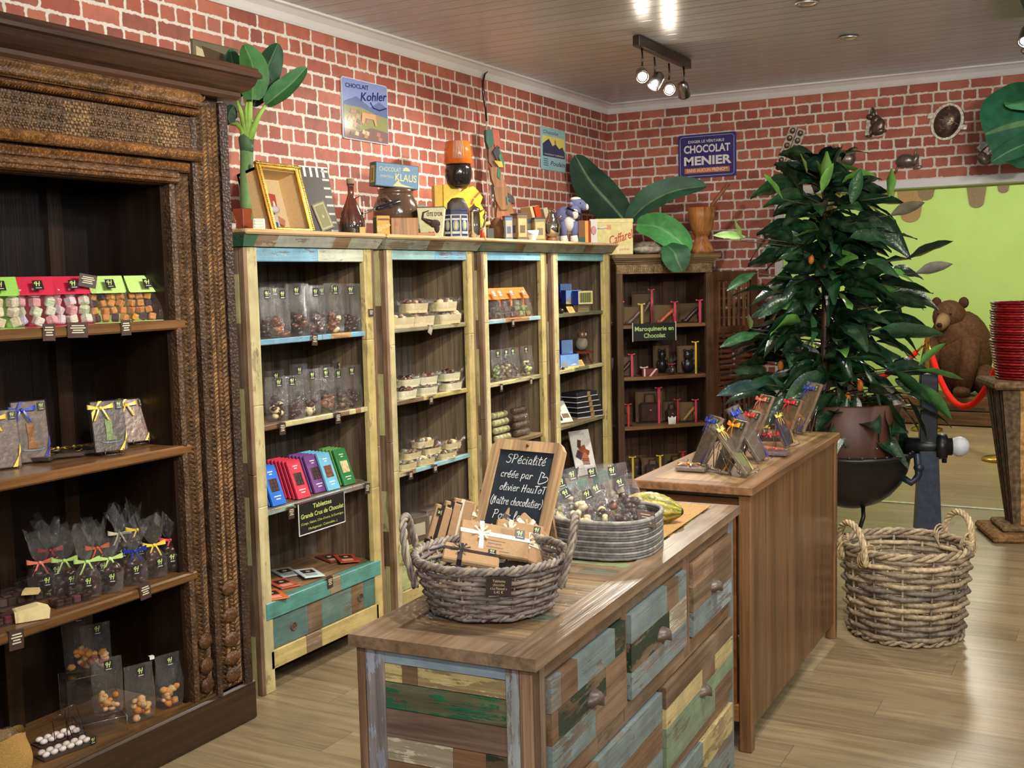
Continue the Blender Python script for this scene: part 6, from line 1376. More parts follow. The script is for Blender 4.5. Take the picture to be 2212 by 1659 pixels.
for i, (px, py, x, dz, lab) in enumerate(((862, 700, -2.99, 0, 'wooden tray of sweets at the left of the second bookcase top shelf'), (906, 695, -2.985, 0, 'middle wooden tray in the lower layer, second bookcase top shelf'), (965, 690, -2.98, 0, 'right wooden tray in the lower layer, second bookcase top shelf'), (892, 665, -3.0, .062, 'left wooden tray stacked on top, second bookcase top shelf'), (956, 660, -2.99, .062, 'right wooden tray stacked on top, second bookcase top shelf'))):
    q, m = at_shelf(px, py, x, SHZ[0]+dz); wrapped_tray(lab, q, R(78), .15, .09, .045, bits=(c(190, 150, 110), MILK, WHITEC), seed=i)
for i, (px, py, x, dz, lab) in enumerate(((872, 855, -2.98, 0, 'left pale tray in the lower layer, second bookcase middle shelf'), (918, 848, -2.975, 0, 'middle pale tray in the lower layer, second bookcase middle shelf'), (972, 842, -2.975, 0, 'right pale tray in the lower layer, second bookcase middle shelf'), (880, 830, -3.0, .048, 'left pale tray stacked on top, second bookcase middle shelf'), (918, 826, -2.99, .048, 'middle pale tray stacked on top, second bookcase middle shelf'), (968, 815, -2.985, .048, 'right pale tray stacked on top, second bookcase middle shelf'))):
    q, m = at_shelf(px, py, x, SHZ[1]+dz); wrapped_tray(lab, q, R(82), .125, .085, .038, c(222, 214, 176), (DARK, MILK), 20+i, .008)
for i, (px, py, x, dz, lab) in enumerate(((874, 1010, -2.98, 0, 'left small tray in the lowest layer, second bookcase lower shelf'), (914, 1004, -2.975, 0, 'middle small tray in the lowest layer, second bookcase lower shelf'), (962, 998, -2.975, 0, 'right small tray in the lowest layer, second bookcase lower shelf'), (884, 990, -3.0, .04, 'left small tray in the second layer, second bookcase lower shelf'), (928, 984, -2.99, .04, 'middle small tray in the second layer, second bookcase lower shelf'), (972, 978, -2.985, .04, 'right small tray in the second layer, second bookcase lower shelf'), (912, 960, -3.0, .08, 'single small tray on the very top of its pile, second bookcase'))):
    q, m = at_shelf(px, py, x, SHZ[2]+dz); wrapped_tray(lab, q, R(80), .115, .08, .03, c(214, 196, 146), (MILK, c(120, 120, 90), WHITEC), 40+i, .012)
for i, (px, py, x, lab) in enumerate(((890, 1190, -3.0, 'brown box with pale window on the base shelf of the second bookcase'), (930, 1180, -3.03, 'brown box in the middle of the second bookcase base shelf'), (985, 1170, -3.0, 'brown box at the right of the second bookcase base shelf'))):
    q, m = at_shelf(px, py, x, .36); t = thing('sweet_box', lab, 'chocolate box', q, R(80)); b = MB(); b.bbox(-.07, .07, -.045, .045, 0, .12, .002, vary(c(96, 70, 52), .2)); b.build('carton', PAPER, t)
    b = MB(); b.box(-.05, .05, -.0458, -.045, .03, .09, c(196, 186, 160)); b.build('window', PL, t); b = MB(); b.box(-.072, .072, -.047, .047, .0, .123, (1, 1, 1, 1)); b.build('clear_wrap', FILM, t)
for px, py, tl, lab in ((931, 706, .5, 'pale tag tilted on the top shelf edge of the second bookcase'), (931, 857, 0, 'dark tag on the middle shelf edge of the second bookcase'), (887, 1019, 0, 'left dark tag on the lower shelf edge of the second bookcase'), (940, 1005, 0, 'right dark tag on the lower shelf edge of the second bookcase')):
    price_tag(lab, onX(px, py, UX+.006), R(90), .034, .036, TAGC if tl == 0 else c(150, 140, 130), tilt=tl)

# ------------------------------------------------------------------ third bookcase
for i, (px, lab) in enumerate(((1064, 'orange-topped bag half hidden by the left post of the third bookcase'), (1077, 'second orange-topped bag from the left, third bookcase'), (1102, 'third orange-topped bag from the left, third bookcase'), (1128, 'rightmost orange-topped bag, with green sweets, third bookcase'))):
    q, m = at_shelf(px, 690, -2.99, SHZ[0]); gable_box(lab, q, R(72), .10, .165, c(206, 110, 44), ('sweet', [DARK, c(80, 60, 50)] if i < 3 else [c(110, 130, 70), c(120, 110, 60)]), 'gift bag', 'gable_bag', i+40, .03, 8, CHOC)
GR = [c(110, 130, 60), c(150, 150, 80), c(86, 100, 50)]
for px, cols, lab, sd in ((1072, GR, 'bag of green sweets at the left of the third bookcase middle shelf', 1), (1092, (c(120, 90, 60), c(150, 130, 80)), 'bag of brown and yellow sweets, third bookcase middle shelf', 2), (1108, (DARK, c(90, 60, 50)), 'bag of dark chocolates between the sweets, third bookcase', 3), (1138, (c(170, 170, 90), c(90, 60, 70), c(190, 190, 120)), 'bag of yellow-green sweets at the right of the third bookcase middle shelf', 4)):
    q, m = at_shelf(px, 815, -2.985, SHZ[1]); sealed_bag(lab, q, R(74), .095, .17, .055, cols, .5, 16, sd+60, lump_r=.013)
q, m = at_shelf(1092, 815, -3.12, SHZ[1]); t = thing('pointed_bag', 'tall pointed clear bag behind the green sweets', 'bag', q, R(74))
b = MB(); loft(b, [ring_(.08, .06, .001), ring_(.085, .06, .14, jit=.05), ring_(.05, .03, .25, jit=.06), ring_(.008, .006, .33)], caps=(True, True)); b.build('clear_bag', FILM, t); b = MB(); lumps(b, .07, .05, .13, 12, (DARK,), .016, 3); b.build('chocolates', CHOC, t)
TUBES = []
for lv in range(4):
    for k, (px, kind) in enumerate(((1085, 'ringed'), (1128, 'brown'))):
        q, m = at_shelf(px+lv*-2, 950, -2.985-.012*lv, SHZ[2]+.022+lv*.040)
        col1, col2 = (c(196, 196, 140), c(90, 80, 50)) if kind == 'ringed' else (c(90, 64, 46), c(56, 40, 32))
        t = thing('sweet_tube', f'tube of {"green ringed" if kind == "ringed" else "brown"} sweets, {["bottom", "second", "third", "topmost"][lv]} layer of the pile in third bookcase', 'tube of sweets', q, R(90), 'tubes piled in the third bookcase')
        n = 7; L = .15
        for i in range(n):
            b = MB(); x = -L/2+L*(i+.5)/n; b.M = Matrix.Translation((x, 0, 0)) @ Matrix.Rotation(R(90), 4, 'Y'); b.lathe([(.001, -.009), (.015, -.009), (.0175, -.005), (.0175, .005), (.015, .009), (.001, .009)], 14, col=vary(col1 if i % 2 == 0 or kind == 'brown' else mix(col1, col2, .35), .1)); b.build('disc', CHOC, t)
        b = MB(); b.M = Matrix.Rotation(R(90), 4, 'Y'); b.lathe([(.001, -L/2), (.0195, -L/2), (.0195, L/2), (.001, L/2)], 16, col=(1, 1, 1, 1)); b.build('clear_tube', FILM, t)
for px, py, lab in ((1108, 690, 'green-brown tag on the blue shelf edge of the third bookcase'), (1083, 830, 'left brown tag on the middle shelf of the third bookcase'), (1147, 818, 'right brown tag on the middle shelf of the third bookcase')):
    price_tag(lab, onX(px, py, UX+.006), R(90), .03, .04, TAGC)

# ------------------------------------------------------------------ fourth bookcase
def blue_box(lab, px, py, x, z, w, h, d, rz, front=None, group=None):
    q, m = at_shelf(px, py, x, z); t = thing('blue_box', lab, 'chocolate box', q, R(rz), group)
    b = MB(); b.box(-w/2, w/2, -d/2, d/2, 0, h, c(34, 52, 150)); b.build('carton', PL, t); b = MB()
    if front == 'window':
        b.box(-w/2+.002, w/2-.002, -d/2-.0015, -d/2, .002, h-.002, c(216, 200, 130)); b.box(-w/2+.012, w/2-.012, -d/2-.002, -d/2-.0015, .012, h-.012, c(120, 126, 80))
        for i in range(5): b.box(-w*.3+i*w*.13, -w*.3+i*w*.13+.006, -d/2-.0026, -d/2-.002, .014, h-.014, c(80, 84, 50))
    else:
        b.box(-w/2+.001, w/2-.001, -d/2-.0015, -d/2, .001, h-.001, c(120, 160, 214)); b.prism([(-w*.45, h*.06), (-w*.1, h*.06), (-w*.08, h*.3), (-w*.2, h*.5), (-w*.4, h*.46)], -d/2-.0022, -d/2-.0015, c(150, 150, 150)); b.box(-w*.5, w*.5, -d/2-.0022, -d/2-.0015, 0, h*.16, c(216, 206, 130))
        b.prism([(w*.05, h*.2), (w*.4, h*.2), (w*.3, h*.34), (w*.16, h*.3)], -d/2-.0022, -d/2-.0015, c(200, 214, 230))
    b.build('print', PL, t); return t
blue_box('rear pale blue picture box on the top shelf of the last bookcase', 1218, 640, -3.14, SHZ[0]+.085, .10, .09, .04, 70); 
q, m = at_shelf(1216, 660, -3.14, SHZ[0]); t = thing('box_stand', 'dark block carrying the rear blue picture box', 'stand', q, R(70)); b = MB(); b.box(-.05, .05, -.03, .03, 0, .083, c(60, 48, 40)); b.build('block', WX_, t)
blue_box('front pale blue picture box with dark blue side, last bookcase', 1234, 650, -3.06, SHZ[0]+.05, .12, .085, .05, 62)
q, m = at_shelf(1232, 670, -3.06, SHZ[0]); t = thing('box_stand', 'low dark block under the front blue picture box', 'stand', q, R(62)); b = MB(); b.box(-.045, .045, -.022, .022, 0, .048, c(54, 44, 38)); b.build('block', WX_, t)
blue_box('blue box with a yellow-framed window of sticks, last bookcase', 1258, 662, -2.985, SHZ[0]+.045, .12, .085, .06, 66, 'window')
q, m = at_shelf(1256, 672, -2.99, SHZ[0]); t = thing('box_stand', 'pale rounded stand under the windowed blue box', 'stand', q, R(66)); b = MB(); b.box(-.045, .045, -.02, .025, 0, .044, c(150, 130, 96)); b.build('block', WX_, t)
q, m = at_shelf(1283, 660, -3.06, SHZ[0]); t = thing('wicker_ball', 'pale cracked ball behind the windowed blue box', 'ball', q); b = MB(); b.ell((0, 0, .042), (.042, .042, .042), c(190, 180, 150), n=16, m=10, lump=.02); b.build('ball', WICK, t)
q, m = at_shelf(1212, 672, -2.975, SHZ[0]); t = thing('dark_stone', 'small dark rounded stone at the left of the last bookcase top shelf', 'stone', q); b = MB(); b.ell((0, 0, .016), (.02, .016, .016), c(40, 38, 34), n=10, m=6, lump=.06); b.build('stone', GL, t)
def card_on_easel(lab, px, py, x, z):
    q, m = at_shelf(px, py, x, z); t = thing('price_card', lab, 'price card', q, rot=(R(-40), 0, R(64))); b = MB(); b.box(-.024, .024, -.0015, 0, 0, .048, c(226, 170, 96)); b.build('card', PAPER, t); b = MB()
    for i in range(3): b.box(-.015, .012, -.002, -.0015, .014+i*.01, .017+i*.01, c(120, 80, 40))
    b.build('lettering', PAPER, t)
card_on_easel('tilted orange price card on the top shelf of the last bookcase', 1236, 672, -2.96, SHZ[0]); card_on_easel('tilted orange price card on the middle shelf of the last bookcase', 1257, 790, -2.96, SHZ[1])
blue_box('pale blue box standing behind, middle shelf of the last bookcase', 1220, 770, -3.1, SHZ[1]+.0, .09, .16, .05, 64)
blue_box('wide pale blue picture box in front, middle shelf of the last bookcase', 1224, 792, -2.985, SHZ[1], .16, .085, .05, 72)
q, m = at_shelf(1257, 780, -3.05, SHZ[1]); t = thing('display_easel', 'reddish wooden easel stand under the owl ornament', 'easel', q, R(60))
b = MB(); rw = c(110, 52, 40); b.obox((0, 0, .075), (.13, .08, .012), (.1, 0, 0), rw); b.tube([(-.04, -.03, 0), (-.03, 0, .075)], .006, 6, rw); b.tube([(.05, -.04, 0), (.04, 0, .075)], .006, 6, rw); b.tube([(0, .05, 0), (0, .02, .075)], .006, 6, rw); b.build('easel', WX_, t)
q2 = q+Vector((0, 0, .083)); t = thing('owl_ornament', 'small brown and white round owl-like ornament', 'ornament', q2, R(60))
b = MB(); b.ell((0, 0, .045), (.042, .034, .045), c(140, 130, 116), n=14, m=9, lump=.04); b.ell((0, -.006, .10), (.03, .026, .027), c(120, 92, 66), n=12, m=8); b.ell((-.014, -.028, .104), (.008, .005, .01), c(206, 200, 186), n=8, m=5); b.ell((.014, -.028, .104), (.008, .005, .01), c(206, 200, 186), n=8, m=5); b.ell((-.022, 0, .125), (.007, .006, .012), c(110, 80, 56), n=6, m=4); b.ell((.022, 0, .125), (.007, .006, .012), c(110, 80, 56), n=6, m=4); b.build('body', MT, t)
q, m = at_shelf(1216, 798, -2.955, SHZ[1]); t = thing('dark_pebble', 'small dark pebble at the front of the last bookcase middle shelf', 'stone', q); b = MB(); b.ell((0, 0, .008), (.012, .01, .008), c(60, 44, 36), n=8, m=5); b.build('stone', GL, t)
for i in range(5):
    q, m = at_shelf(1262+i*-2.5, 890, -3.03, SHZ[2]+.001+i*.034); t = thing('flat_box', f'flat dark chocolate box, {["bottom", "second", "third", "fourth", "topmost"][i]} of the stack in the last bookcase', 'chocolate box', q, R(68+i*3), 'flat boxes stacked in the last bookcase')
    b = MB(); b.bbox(-.11, .11, -.06, .06, .004, .030, .002, c(30, 30, 42)); b.box(-.112, .112, -.062, .062, .0, .004, c(216, 212, 206)); b.build('box', PL, t); b = MB(); b.box(.0, .03, -.0628, -.06, .0, .031, c(150, 124, 80)); b.build('band', PL, t)
q, m = at_shelf(1222, 900, -2.985, SHZ[2]+.004); t = thing('picture_box', 'pale box with brown pictures leaning beside the stacked flat boxes', 'chocolate box', q, rot=(R(-35), 0, R(70)))
b = MB(); b.bbox(-.06, .06, -.008, .008, 0, .15, .002, c(206, 204, 190)); b.build('carton', PL, t); b = MB(); b.box(-.045, .0, -.009, -.008, .08, .12, c(50, 44, 40)); b.box(-.01, .045, -.009, -.008, .03, .06, c(120, 96, 66)); b.box(-.05, -.02, -.009, -.008, .015, .05, c(40, 36, 40)); b.build('print', PL, t)
q, m = at_shelf(1268, 1012, -2.975, .362); t = thing('poster_board', 'white board with picture of chocolate bars leaning in the last bookcase', 'poster', q, rot=(R(-15), 0, R(70)))
b = MB(); w, h = .175, .285; b.box(-w/2, w/2, -.003, .003, 0, h, c(214, 212, 206)); b.build('board', PL, t); b = MB(); y = -.0038
for x, z, ww, hh, a, col in ((-.02, .2, .03, .05, .3, c(92, 50, 40)), (.0, .16, .06, .05, -.2, c(150, 80, 56)), (.01, .11, .06, .05, .1, c(176, 104, 74)), (-.035, .13, .05, .05, .6, c(70, 44, 60)), (.04, .14, .03, .03, .5, c(150, 60, 46))): b.obox((x, y, z), (ww, .0012, hh), (0, a, 0), col)
for i in range(4): b.obox((.012, y-.001, .068+i*.011), (.06, .001, .006), (0, .1, 0), c(120, 70, 52))
b.box(-.05, .05, y, y+.0006, .04, .042, c(150, 150, 150)); b.box(-.03, .03, y, y+.0006, .026, .028, c(150, 150, 150)); put_text(b, 'Chocolat', 0, h*.92, .022, c(170, 160, 150), y=y, shear=.2); b.build('print', PL, t)
q, m = at_shelf(1230, 1010, -3.05, .36); t = thing('dark_basket', 'dark low basket in shade on the base shelf of the last bookcase', 'basket', q, R(80)); b = MB(); b.lathe([(.001, 0), (.05, 0), (.06, .06), (.054, .06), (.045, .006)], 16, col=c(44, 38, 36)); b.build('basket', WICK, t)
# ------------------------------------------------------------------ corner cabinet goods
def ccs(px, yl, z): q = on_cc(px, yl); q.z = z; return q, (q-CAM).dot(FWD)/F
def clear_box(lab, px, z, w, h, rib, what, yl=.12, d=.07, name='shoe_box', cat='chocolate in clear box', rz=36, col=DARK):
    q, m = ccs(px, yl, z); t = thing(name, lab, cat, q, R(rz)); w *= m; h *= m
    b = MB(); b.box(-w/2, w/2, -d/2, d/2, .001, h, (1, 1, 1, 1)); b.build('clear_box', ACRY, t)
    b = MB(); b.box(-w/2, w/2, -d/2, d/2, 0, .004, c(60, 44, 36)); b.box(-w/2+.001, w/2-.001, d/2-.004, d/2-.001, .004, h*.9, c(120, 96, 66)); b.build('backing', PAPER, t)
    b = MB()
    if what == 'shoe':
        b.tube([(-w*.38, 0, .012), (-w*.2, 0, .014), (0, 0, h*.35), (w*.24, 0, h*.62), (w*.3, 0, h*.7)], [.012, .016, .014, .016, .01], 8, col); b.tube([(w*.28, 0, h*.6), (w*.26, 0, .004)], [.006, .003], 6, col)
    elif what == 'bag':
        b.bbox(-w*.4, w*.4, -d*.3, d*.3, .004, h*.6, .012, col); b.tube([(-w*.2, 0, h*.6), (-w*.16, 0, h*.86), (w*.16, 0, h*.86), (w*.2, 0, h*.6)], .005, 6, col); b.ell((0, -d*.32, h*.38), (.01, .004, .006), c(160, 120, 60), n=8, m=5)
    else:
        b.ell((0, 0, h*.26), (w*.3, d*.34, h*.24), col, n=12, m=8); b.ell((0, 0, h*.6), (w*.24, d*.3, h*.17), col, n=12, m=8)
        for s in (-1, 1): b.ell((s*w*.17, 0, h*.75), (w*.08, .01, h*.06), col, n=8, m=5); b.ell((s*w*.26, -d*.1, h*.3), (w*.09, d*.16, h*.14), col, n=8, m=5)
    b.build({'shoe': 'chocolate_shoe', 'bag': 'chocolate_handbag'}.get(what, 'chocolate_bear'), CHOC, t)
    if rib:
        b = MB(); b.box(w*.24, w*.33, -d/2-.002, -d/2-.0005, 0, h, rib); b.box(w*.24, w*.33, -d/2-.002, d/2, h, h+.0015, rib); bow(b, w*.28, h+.005, .026, rib, -d*.4, False); b.build('ribbon', RIB, t)
clear_box('clear box with pink ribbon at the left end of the corner cabinet top shelf', 1327, CSH[0], 38, 48, PNKR, 'shoe', .1)
clear_box('clear box holding a patterned chocolate shoe with a yellow ribbon', 1368, CSH[0], 50, 42, c(214, 190, 100), 'shoe', .09, col=c(110, 84, 70))
clear_box('clear box with pink ribbon standing higher behind the yellow ribboned shoe', 1390, CSH[0], 50, 70, PNKR, 'shoe', .24, col=c(96, 66, 56))
clear_box('clear box holding an orange chocolate high heel with pink ribbon', 1438, CSH[0], 56, 44, PNKR, 'shoe', .1, col=c(190, 96, 56))
clear_box('clear box with dark shoe and pink ribbon at the door end, top shelf', 1492, CSH[0], 56, 46, PNKR, 'shoe', .1)
clear_box('clear box with pink ribbon at the left of the corner cabinet middle shelf', 1345, CSH[1], 50, 46, PNKR, 'shoe', .1)
q, m = ccs(1326, .1, CSH[1]); t = thing('cellophane_cone', 'yellowish cellophane cone at the left of the corner cabinet middle shelf', 'bag', q, R(40)); b = MB(); loft(b, [ring_(.03, .03, .0), ring_(.05, .05, .05, jit=.1), ring_(.08, .07, .13, jit=.2)], c(200, 190, 90)); b.build('clear_wrap', m_film('yellow_film', .1, (.9, .86, .4, 1), .1, .9, .12), t); b = MB(); lumps(b, .04, .04, .06, 6, (DARK,), .014, 2); b.build('chocolates', CHOC, t)
q, m = ccs(1398, .07, CSH[1]); t = thing('red_box', 'flat dark red box tied with a white ribbon', 'gift box', q, R(38)); b = MB(); b.bbox(-.055, .055, -.04, .04, 0, .05, .002, c(110, 36, 40)); b.build('carton', PL, t); b = MB(); b.add([(.05, -.042, .05), (.034, -.042, .05), (-.01, -.042, 0), (.006, -.042, 0)], [(0, 3, 2, 1)], c(226, 206, 190)); b.box(-.045, -.034, -.042, .04, 0, .051, c(226, 206, 190)); bow(b, -.04, .058, .028, c(226, 206, 190), -.03, False); b.build('ribbon', RIB, t)
clear_box('clear box with dark chocolate bear behind the knotted bag', 1428, CSH[1], 36, 66, None, 'bear', .2, name='bear_box', col=c(36, 28, 26))
clear_box('clear box with chocolate bear and golden bow next to the cabinet door', 1485, CSH[1], 46, 66, YELR, 'bear', .1, name='bear_box', col=c(34, 28, 30))
q, m = ccs(1448, .08, CSH[1]); tied_bag('small tied bag with dark red ribbon in front of the chocolate bears', q, R(38), c(160, 40, 50), .055, .125, seed=77)
clear_box('clear box with red ribbon at the left of the corner cabinet lower shelf', 1338, CSH[2], 42, 46, REDR, 'bag', .08, name='handbag_box', col=c(60, 56, 40))
clear_box('large clear box with chocolate handbag and pink ribbon, corner cabinet lower shelf', 1400, CSH[2], 60, 74, PNKR, 'bag', .16, name='handbag_box')
clear_box('clear box with red ribbon behind the white mug-shaped card', 1448, CSH[2], 34, 46, REDR, 'bag', .16, name='handbag_box')
clear_box('clear box with golden chocolate shoe and pink ribbon, corner cabinet lower shelf', 1484, CSH[2], 46, 46, PNKR, 'shoe', .1, col=c(150, 110, 50))
q, m = ccs(1448, .03, CSH[2]); t = thing('mug_card', 'small white mug-shaped card at the lower shelf edge', 'card', q, R(38)); b = MB(); b.prism([(-8*m, 0), (8*m, 0), (9*m, 17*m), (4*m, 14*m), (0, 18*m), (-4*m, 14*m), (-9*m, 17*m)], -.002, .002, c(230, 228, 224)); b.build('card', PL, t)
for px, yl, lab, rib in ((1345, .14, 'clear box with golden ribbon on the corner cabinet bottom shelf', YELR), (1368, .24, 'dark handbag box at the back of the corner cabinet bottom shelf', None), (1405, .12, 'box with bright yellow bow on the corner cabinet bottom shelf', YELR), (1455, .2, 'dark clear box at the right of the corner cabinet bottom shelf', REDR)): clear_box(lab, px, CSH[3], 46, 44, rib, 'bag', yl, name='handbag_box', col=c(50, 38, 40))
q = on_cc(1413, -.004, 715); q2 = on_cc(1413, -.004, 698); m = (q-CAM).dot(FWD)/F; t = thing('shelf_sign', 'black hanging sign with pale green lettering on the corner cabinet', 'sign', (q2.x, q2.y, q2.z), R(45))
w, h = .31, .115; b = MB(); b.box(-w/2, w/2, -.002, 0, -h, 0, c(22, 24, 20))
for s in (-1, 1): b.box(s*w/2-.0025, s*w/2+.0025, -.003, .0, -h-.004, .006, c(226, 226, 216))
b.build('card', PL, t); b = MB(); put_text(b, 'Maroquinerie en', 0, -h*.32, h*.36, c(176, 206, 130), y=-.003, bold=.025, fitw=w*.9); put_text(b, 'Chocolat', 0, -h*.72, h*.36, c(176, 206, 130), y=-.003, bold=.025, fitw=w*.5); b.build('lettering', PL, t)

# ------------------------------------------------------------------ wicker
def wicker_wall(b, r0, r1, h, rows, n, rc, cols, seed=1, z0=.0, sx=1, sy=1):
    rr = random.Random(seed)
    for i in range(rows):
        z = z0+(h-z0)*(i+.5)/rows; r = r0+(r1-r0)*(z/h)**.8; col = vary(rr.choice(cols), .16, rr); P = []
        for k in range(2*n):
            a = math.pi*k/n; s = 0 if k % 2 else (1 if (k//2+i) % 2 else -1)
            q = r+s*rc*.95; P.append((q*math.cos(a)*sx, q*math.sin(a)*sy, z+rr.uniform(-.12, .12)*rc))
        b.tube(P, rc*.82, 6, col, closed=True)
def stakes(b, r0, r1, h, n, rc, cols, seed=2):
    rr = random.Random(seed)
    for k in range(n):
        a = 2*math.pi*k/n; b.tube([((r0+(r1-r0)*t**.8)*math.cos(a), (r0+(r1-r0)*t**.8)*math.sin(a), h*t) for t in (0, .35, .7, 1)], rc*.7, 6, vary(rr.choice(cols), .15, rr))
def rope(b, P, r, cols, turns, strands=3, sr=.5, seg=44, wraps=True):
    P = [Vector(p) for p in P]
    for s in range(strands):
        pts = []
        for i in range(seg+1):
            u = i/seg; p = cat_(P, u); d = (cat_(P, min(1, u+.02))-cat_(P, max(0, u-.02))).normalized(); e = d.orthogonal().normalized() if abs(d.z) > .99 else d.cross(Vector((0, 0, 1))).normalized(); f = d.cross(e)
            a = 2*math.pi*(turns*u+s/strands); pts.append(p+(e*math.cos(a)+f*math.sin(a))*r*.55)
        b.tube(pts, r*sr, 6, vary(cols[s % len(cols)], .1))
def rim_braid(b, r, z, rc, cols, n=18, k=3):
    for s in range(k):
        P = [((r+math.cos(n*a+2.1*s)*rc*.9)*math.cos(a), (r+math.cos(n*a+2.1*s)*rc*.9)*math.sin(a), z+math.sin(n*a+2.1*s)*rc*.9) for a in [2*math.pi*i/90 for i in range(90)]]
        b.tube(P, rc*.75, 6, vary(cols[s % len(cols)], .1), closed=True)
gw = [c(140, 128, 116), c(124, 114, 108), c(156, 142, 124), c(132, 126, 126)]
BKP = Vector((-1.262, 2.185, C1Z)); t = thing('wicker_basket', 'grey wicker basket with two twisted handles holding kraft packets', 'basket', BKP, 0)
b = MB(); wicker_wall(b, .132, .172, .120, 11, 17, .0060, gw, 3); b.build('woven_side', WICK, t)
b = MB(); stakes(b, .132, .172, .122, 34, .004, gw); b.build('stakes', WICK, t)
b = MB(); b.lathe([(.001, .003), (.13, .003), (.13, .009), (.001, .009)], 24, col=c(110, 98, 88)); b.build('base', WICK, t)
b = MB(); rim_braid(b, .173, .122, .0068, gw, 22); b.build('rim', WICK, t); b = MB(); rim_braid(b, .136, .010, .006, gw, 22, 2); b.build('foot_ring', WICK, t)
for a in (R(205), R(22)):
    b = MB(); M0 = Matrix.Rotation(a, 4, 'Z'); P = [M0 @ Vector(p) for p in ((.164, -.062, .06), (.182, -.066, .13), (.192, -.04, .19), (.194, .0, .206), (.192, .04, .19), (.182, .066, .13), (.164, .062, .06))]
    rope(b, P, .0095, gw, 5); b.build('handle', WICK, t)
kraft = c(162, 130, 96)
def packet(lab, loc, rot, w=.155, h=.085, d=.014, rib=c(204, 196, 170), main=False, group='kraft packets in the wicker basket', vertical=False):
    t = thing('kraft_packet', lab, 'chocolate packet', loc, rot=rot, group=group)
    b = MB(); b.bbox(-w/2, w/2, -d/2, d/2, -h/2, h/2, .003, vary(kraft, .06)); b.build('wrapper', PAPER, t)
    b = MB(); e = d/2+.0012; rw = .0055
    b.box(-w/2-.001, w/2+.001, -e, e, -rw+h*.12, rw+h*.12, rib); b.box(-w*.2-rw, -w*.2+rw, -e-.0004, e, -h/2-.001, h/2+.001, rib)
    for a in (.3, 1.0, 1.8, 2.5, 3.4, 4.4, 5.4):
        b.add([(-w*.2, -e-.001, h*.12), (-w*.2+.022*math.cos(a)-.003*math.sin(a), -e-.006, h*.12+.022*math.sin(a)+.003*math.cos(a)), (-w*.2+.022*math.cos(a)+.003*math.sin(a), -e-.006, h*.12+.022*math.sin(a)-.003*math.cos(a))], [(0, 1, 2)], rib)
    b.build('ribbon', RIB, t)
    b = MB(); label_mesh(b, w*.36, h*.28, w*.14, h*.3, -e-.001)
    if main:
        k = c(110, 80, 54)
        for z, ww in ((-.06, .3), (-.16, .2), (-.28, .24), (-.38, .42)): b.box(-w*ww/2, w*ww/2, -d/2-.0008, -d/2, h*z-.0012, h*z+.0012, k)
        for j in range(4): b.stroke([(w*.08+i*.006, h*(.24+j*.045)+.0014*(-1)**i) for i in range(7)], .0008, k, y=-d/2-.0008)
    b.build('print', PL, t)
cr3, bk3 = c(204, 196, 170), c(50, 38, 40)
F0 = face(BKP)
def BK(px, py, z, b=.0): p = onZ(px, py, z-.042); d = p-CAM; d.z = 0; return p+d.normalized()*b
packet('front kraft packet with cream ribbon and printed lines, on top of the basket', BK(1068, 1168, 1.03), (R(-50), R(13), F0+R(6)), .165, .088, main=True)
packet('kraft packet with dark ribbon lying in front, half below the rim', BK(1018, 1206, 1.012, .02), (R(-72), R(12), F0), .13, .07, rib=bk3)
for k, (px, py, z, ax, ay, az, w_, h_, rb, lab) in enumerate(((944, 1150, 1.0, -12, -66, 46, .14, .05, bk3, 'kraft packet on edge at the left with dark band'), (966, 1142, 1.0, -12, -68, 48, .14, .05, bk3, 'second kraft packet on edge from the left, dark band'), (990, 1136, 1.0, -14, -70, 40, .14, .06, cr3, 'kraft packet on edge with cream ribbon behind the front one'),
        (1052, 1132, .99, -30, 26, 8, .11, .07, cr3, 'kraft packet with black label leaning at the middle back'), (1092, 1132, .99, -26, -20, -16, .11, .07, bk3, 'kraft packet with dark twine at the back right'), (1124, 1142, .99, -28, 30, -10, .11, .07, bk3, 'kraft packet with dark twine near the right handle'), (1146, 1160, .99, -30, 46, -6, .11, .07, cr3, 'kraft packet with label tilted against the right handle'), (1150, 1188, 1.0, -46, 22, -4, .11, .075, cr3, 'kraft packet low at the right side of the basket'), (1120, 1160, 1.0, -34, 12, 0, .12, .075, cr3, 'kraft packet with cream bow behind the right end of the front one'))):
    packet(lab, BK(px, py, z), (R(ax), R(ay), F0+R(az)), w_, h_, rib=rb)
p = onZ(1068, 1222, 1.02); d = (BKP-CAM); d.z = 0; d.normalize(); q = BKP-d*.181+Vector((-.002, .0, .108)); q = q+Vector((math.cos(F0), math.sin(F0), 0))*.018
t = thing('price_tag', 'dark brown price card hooked over the front rim of the wicker basket', 'price tag', q, rot=(0, R(4), F0))
b = MB(); b.box(-.027, .027, -.004, -.002, -.034, .006, c(50, 36, 34)); b.box(.006, .02, -.002, .02, .006, .0075, c(50, 36, 34)); b.build('card', PL, t); b = MB()
for s, z, ww in (('Tablette', -.003, .5), ('chocolat', -.011, .46), ('« Le Mensuel »', -.019, .66), ('5,45 €', -.027, .36)): put_text(b, s, 0, z, .008, c(206, 190, 140), y=-.0045, fitw=.054*ww)
b.build('lettering', PL, t)
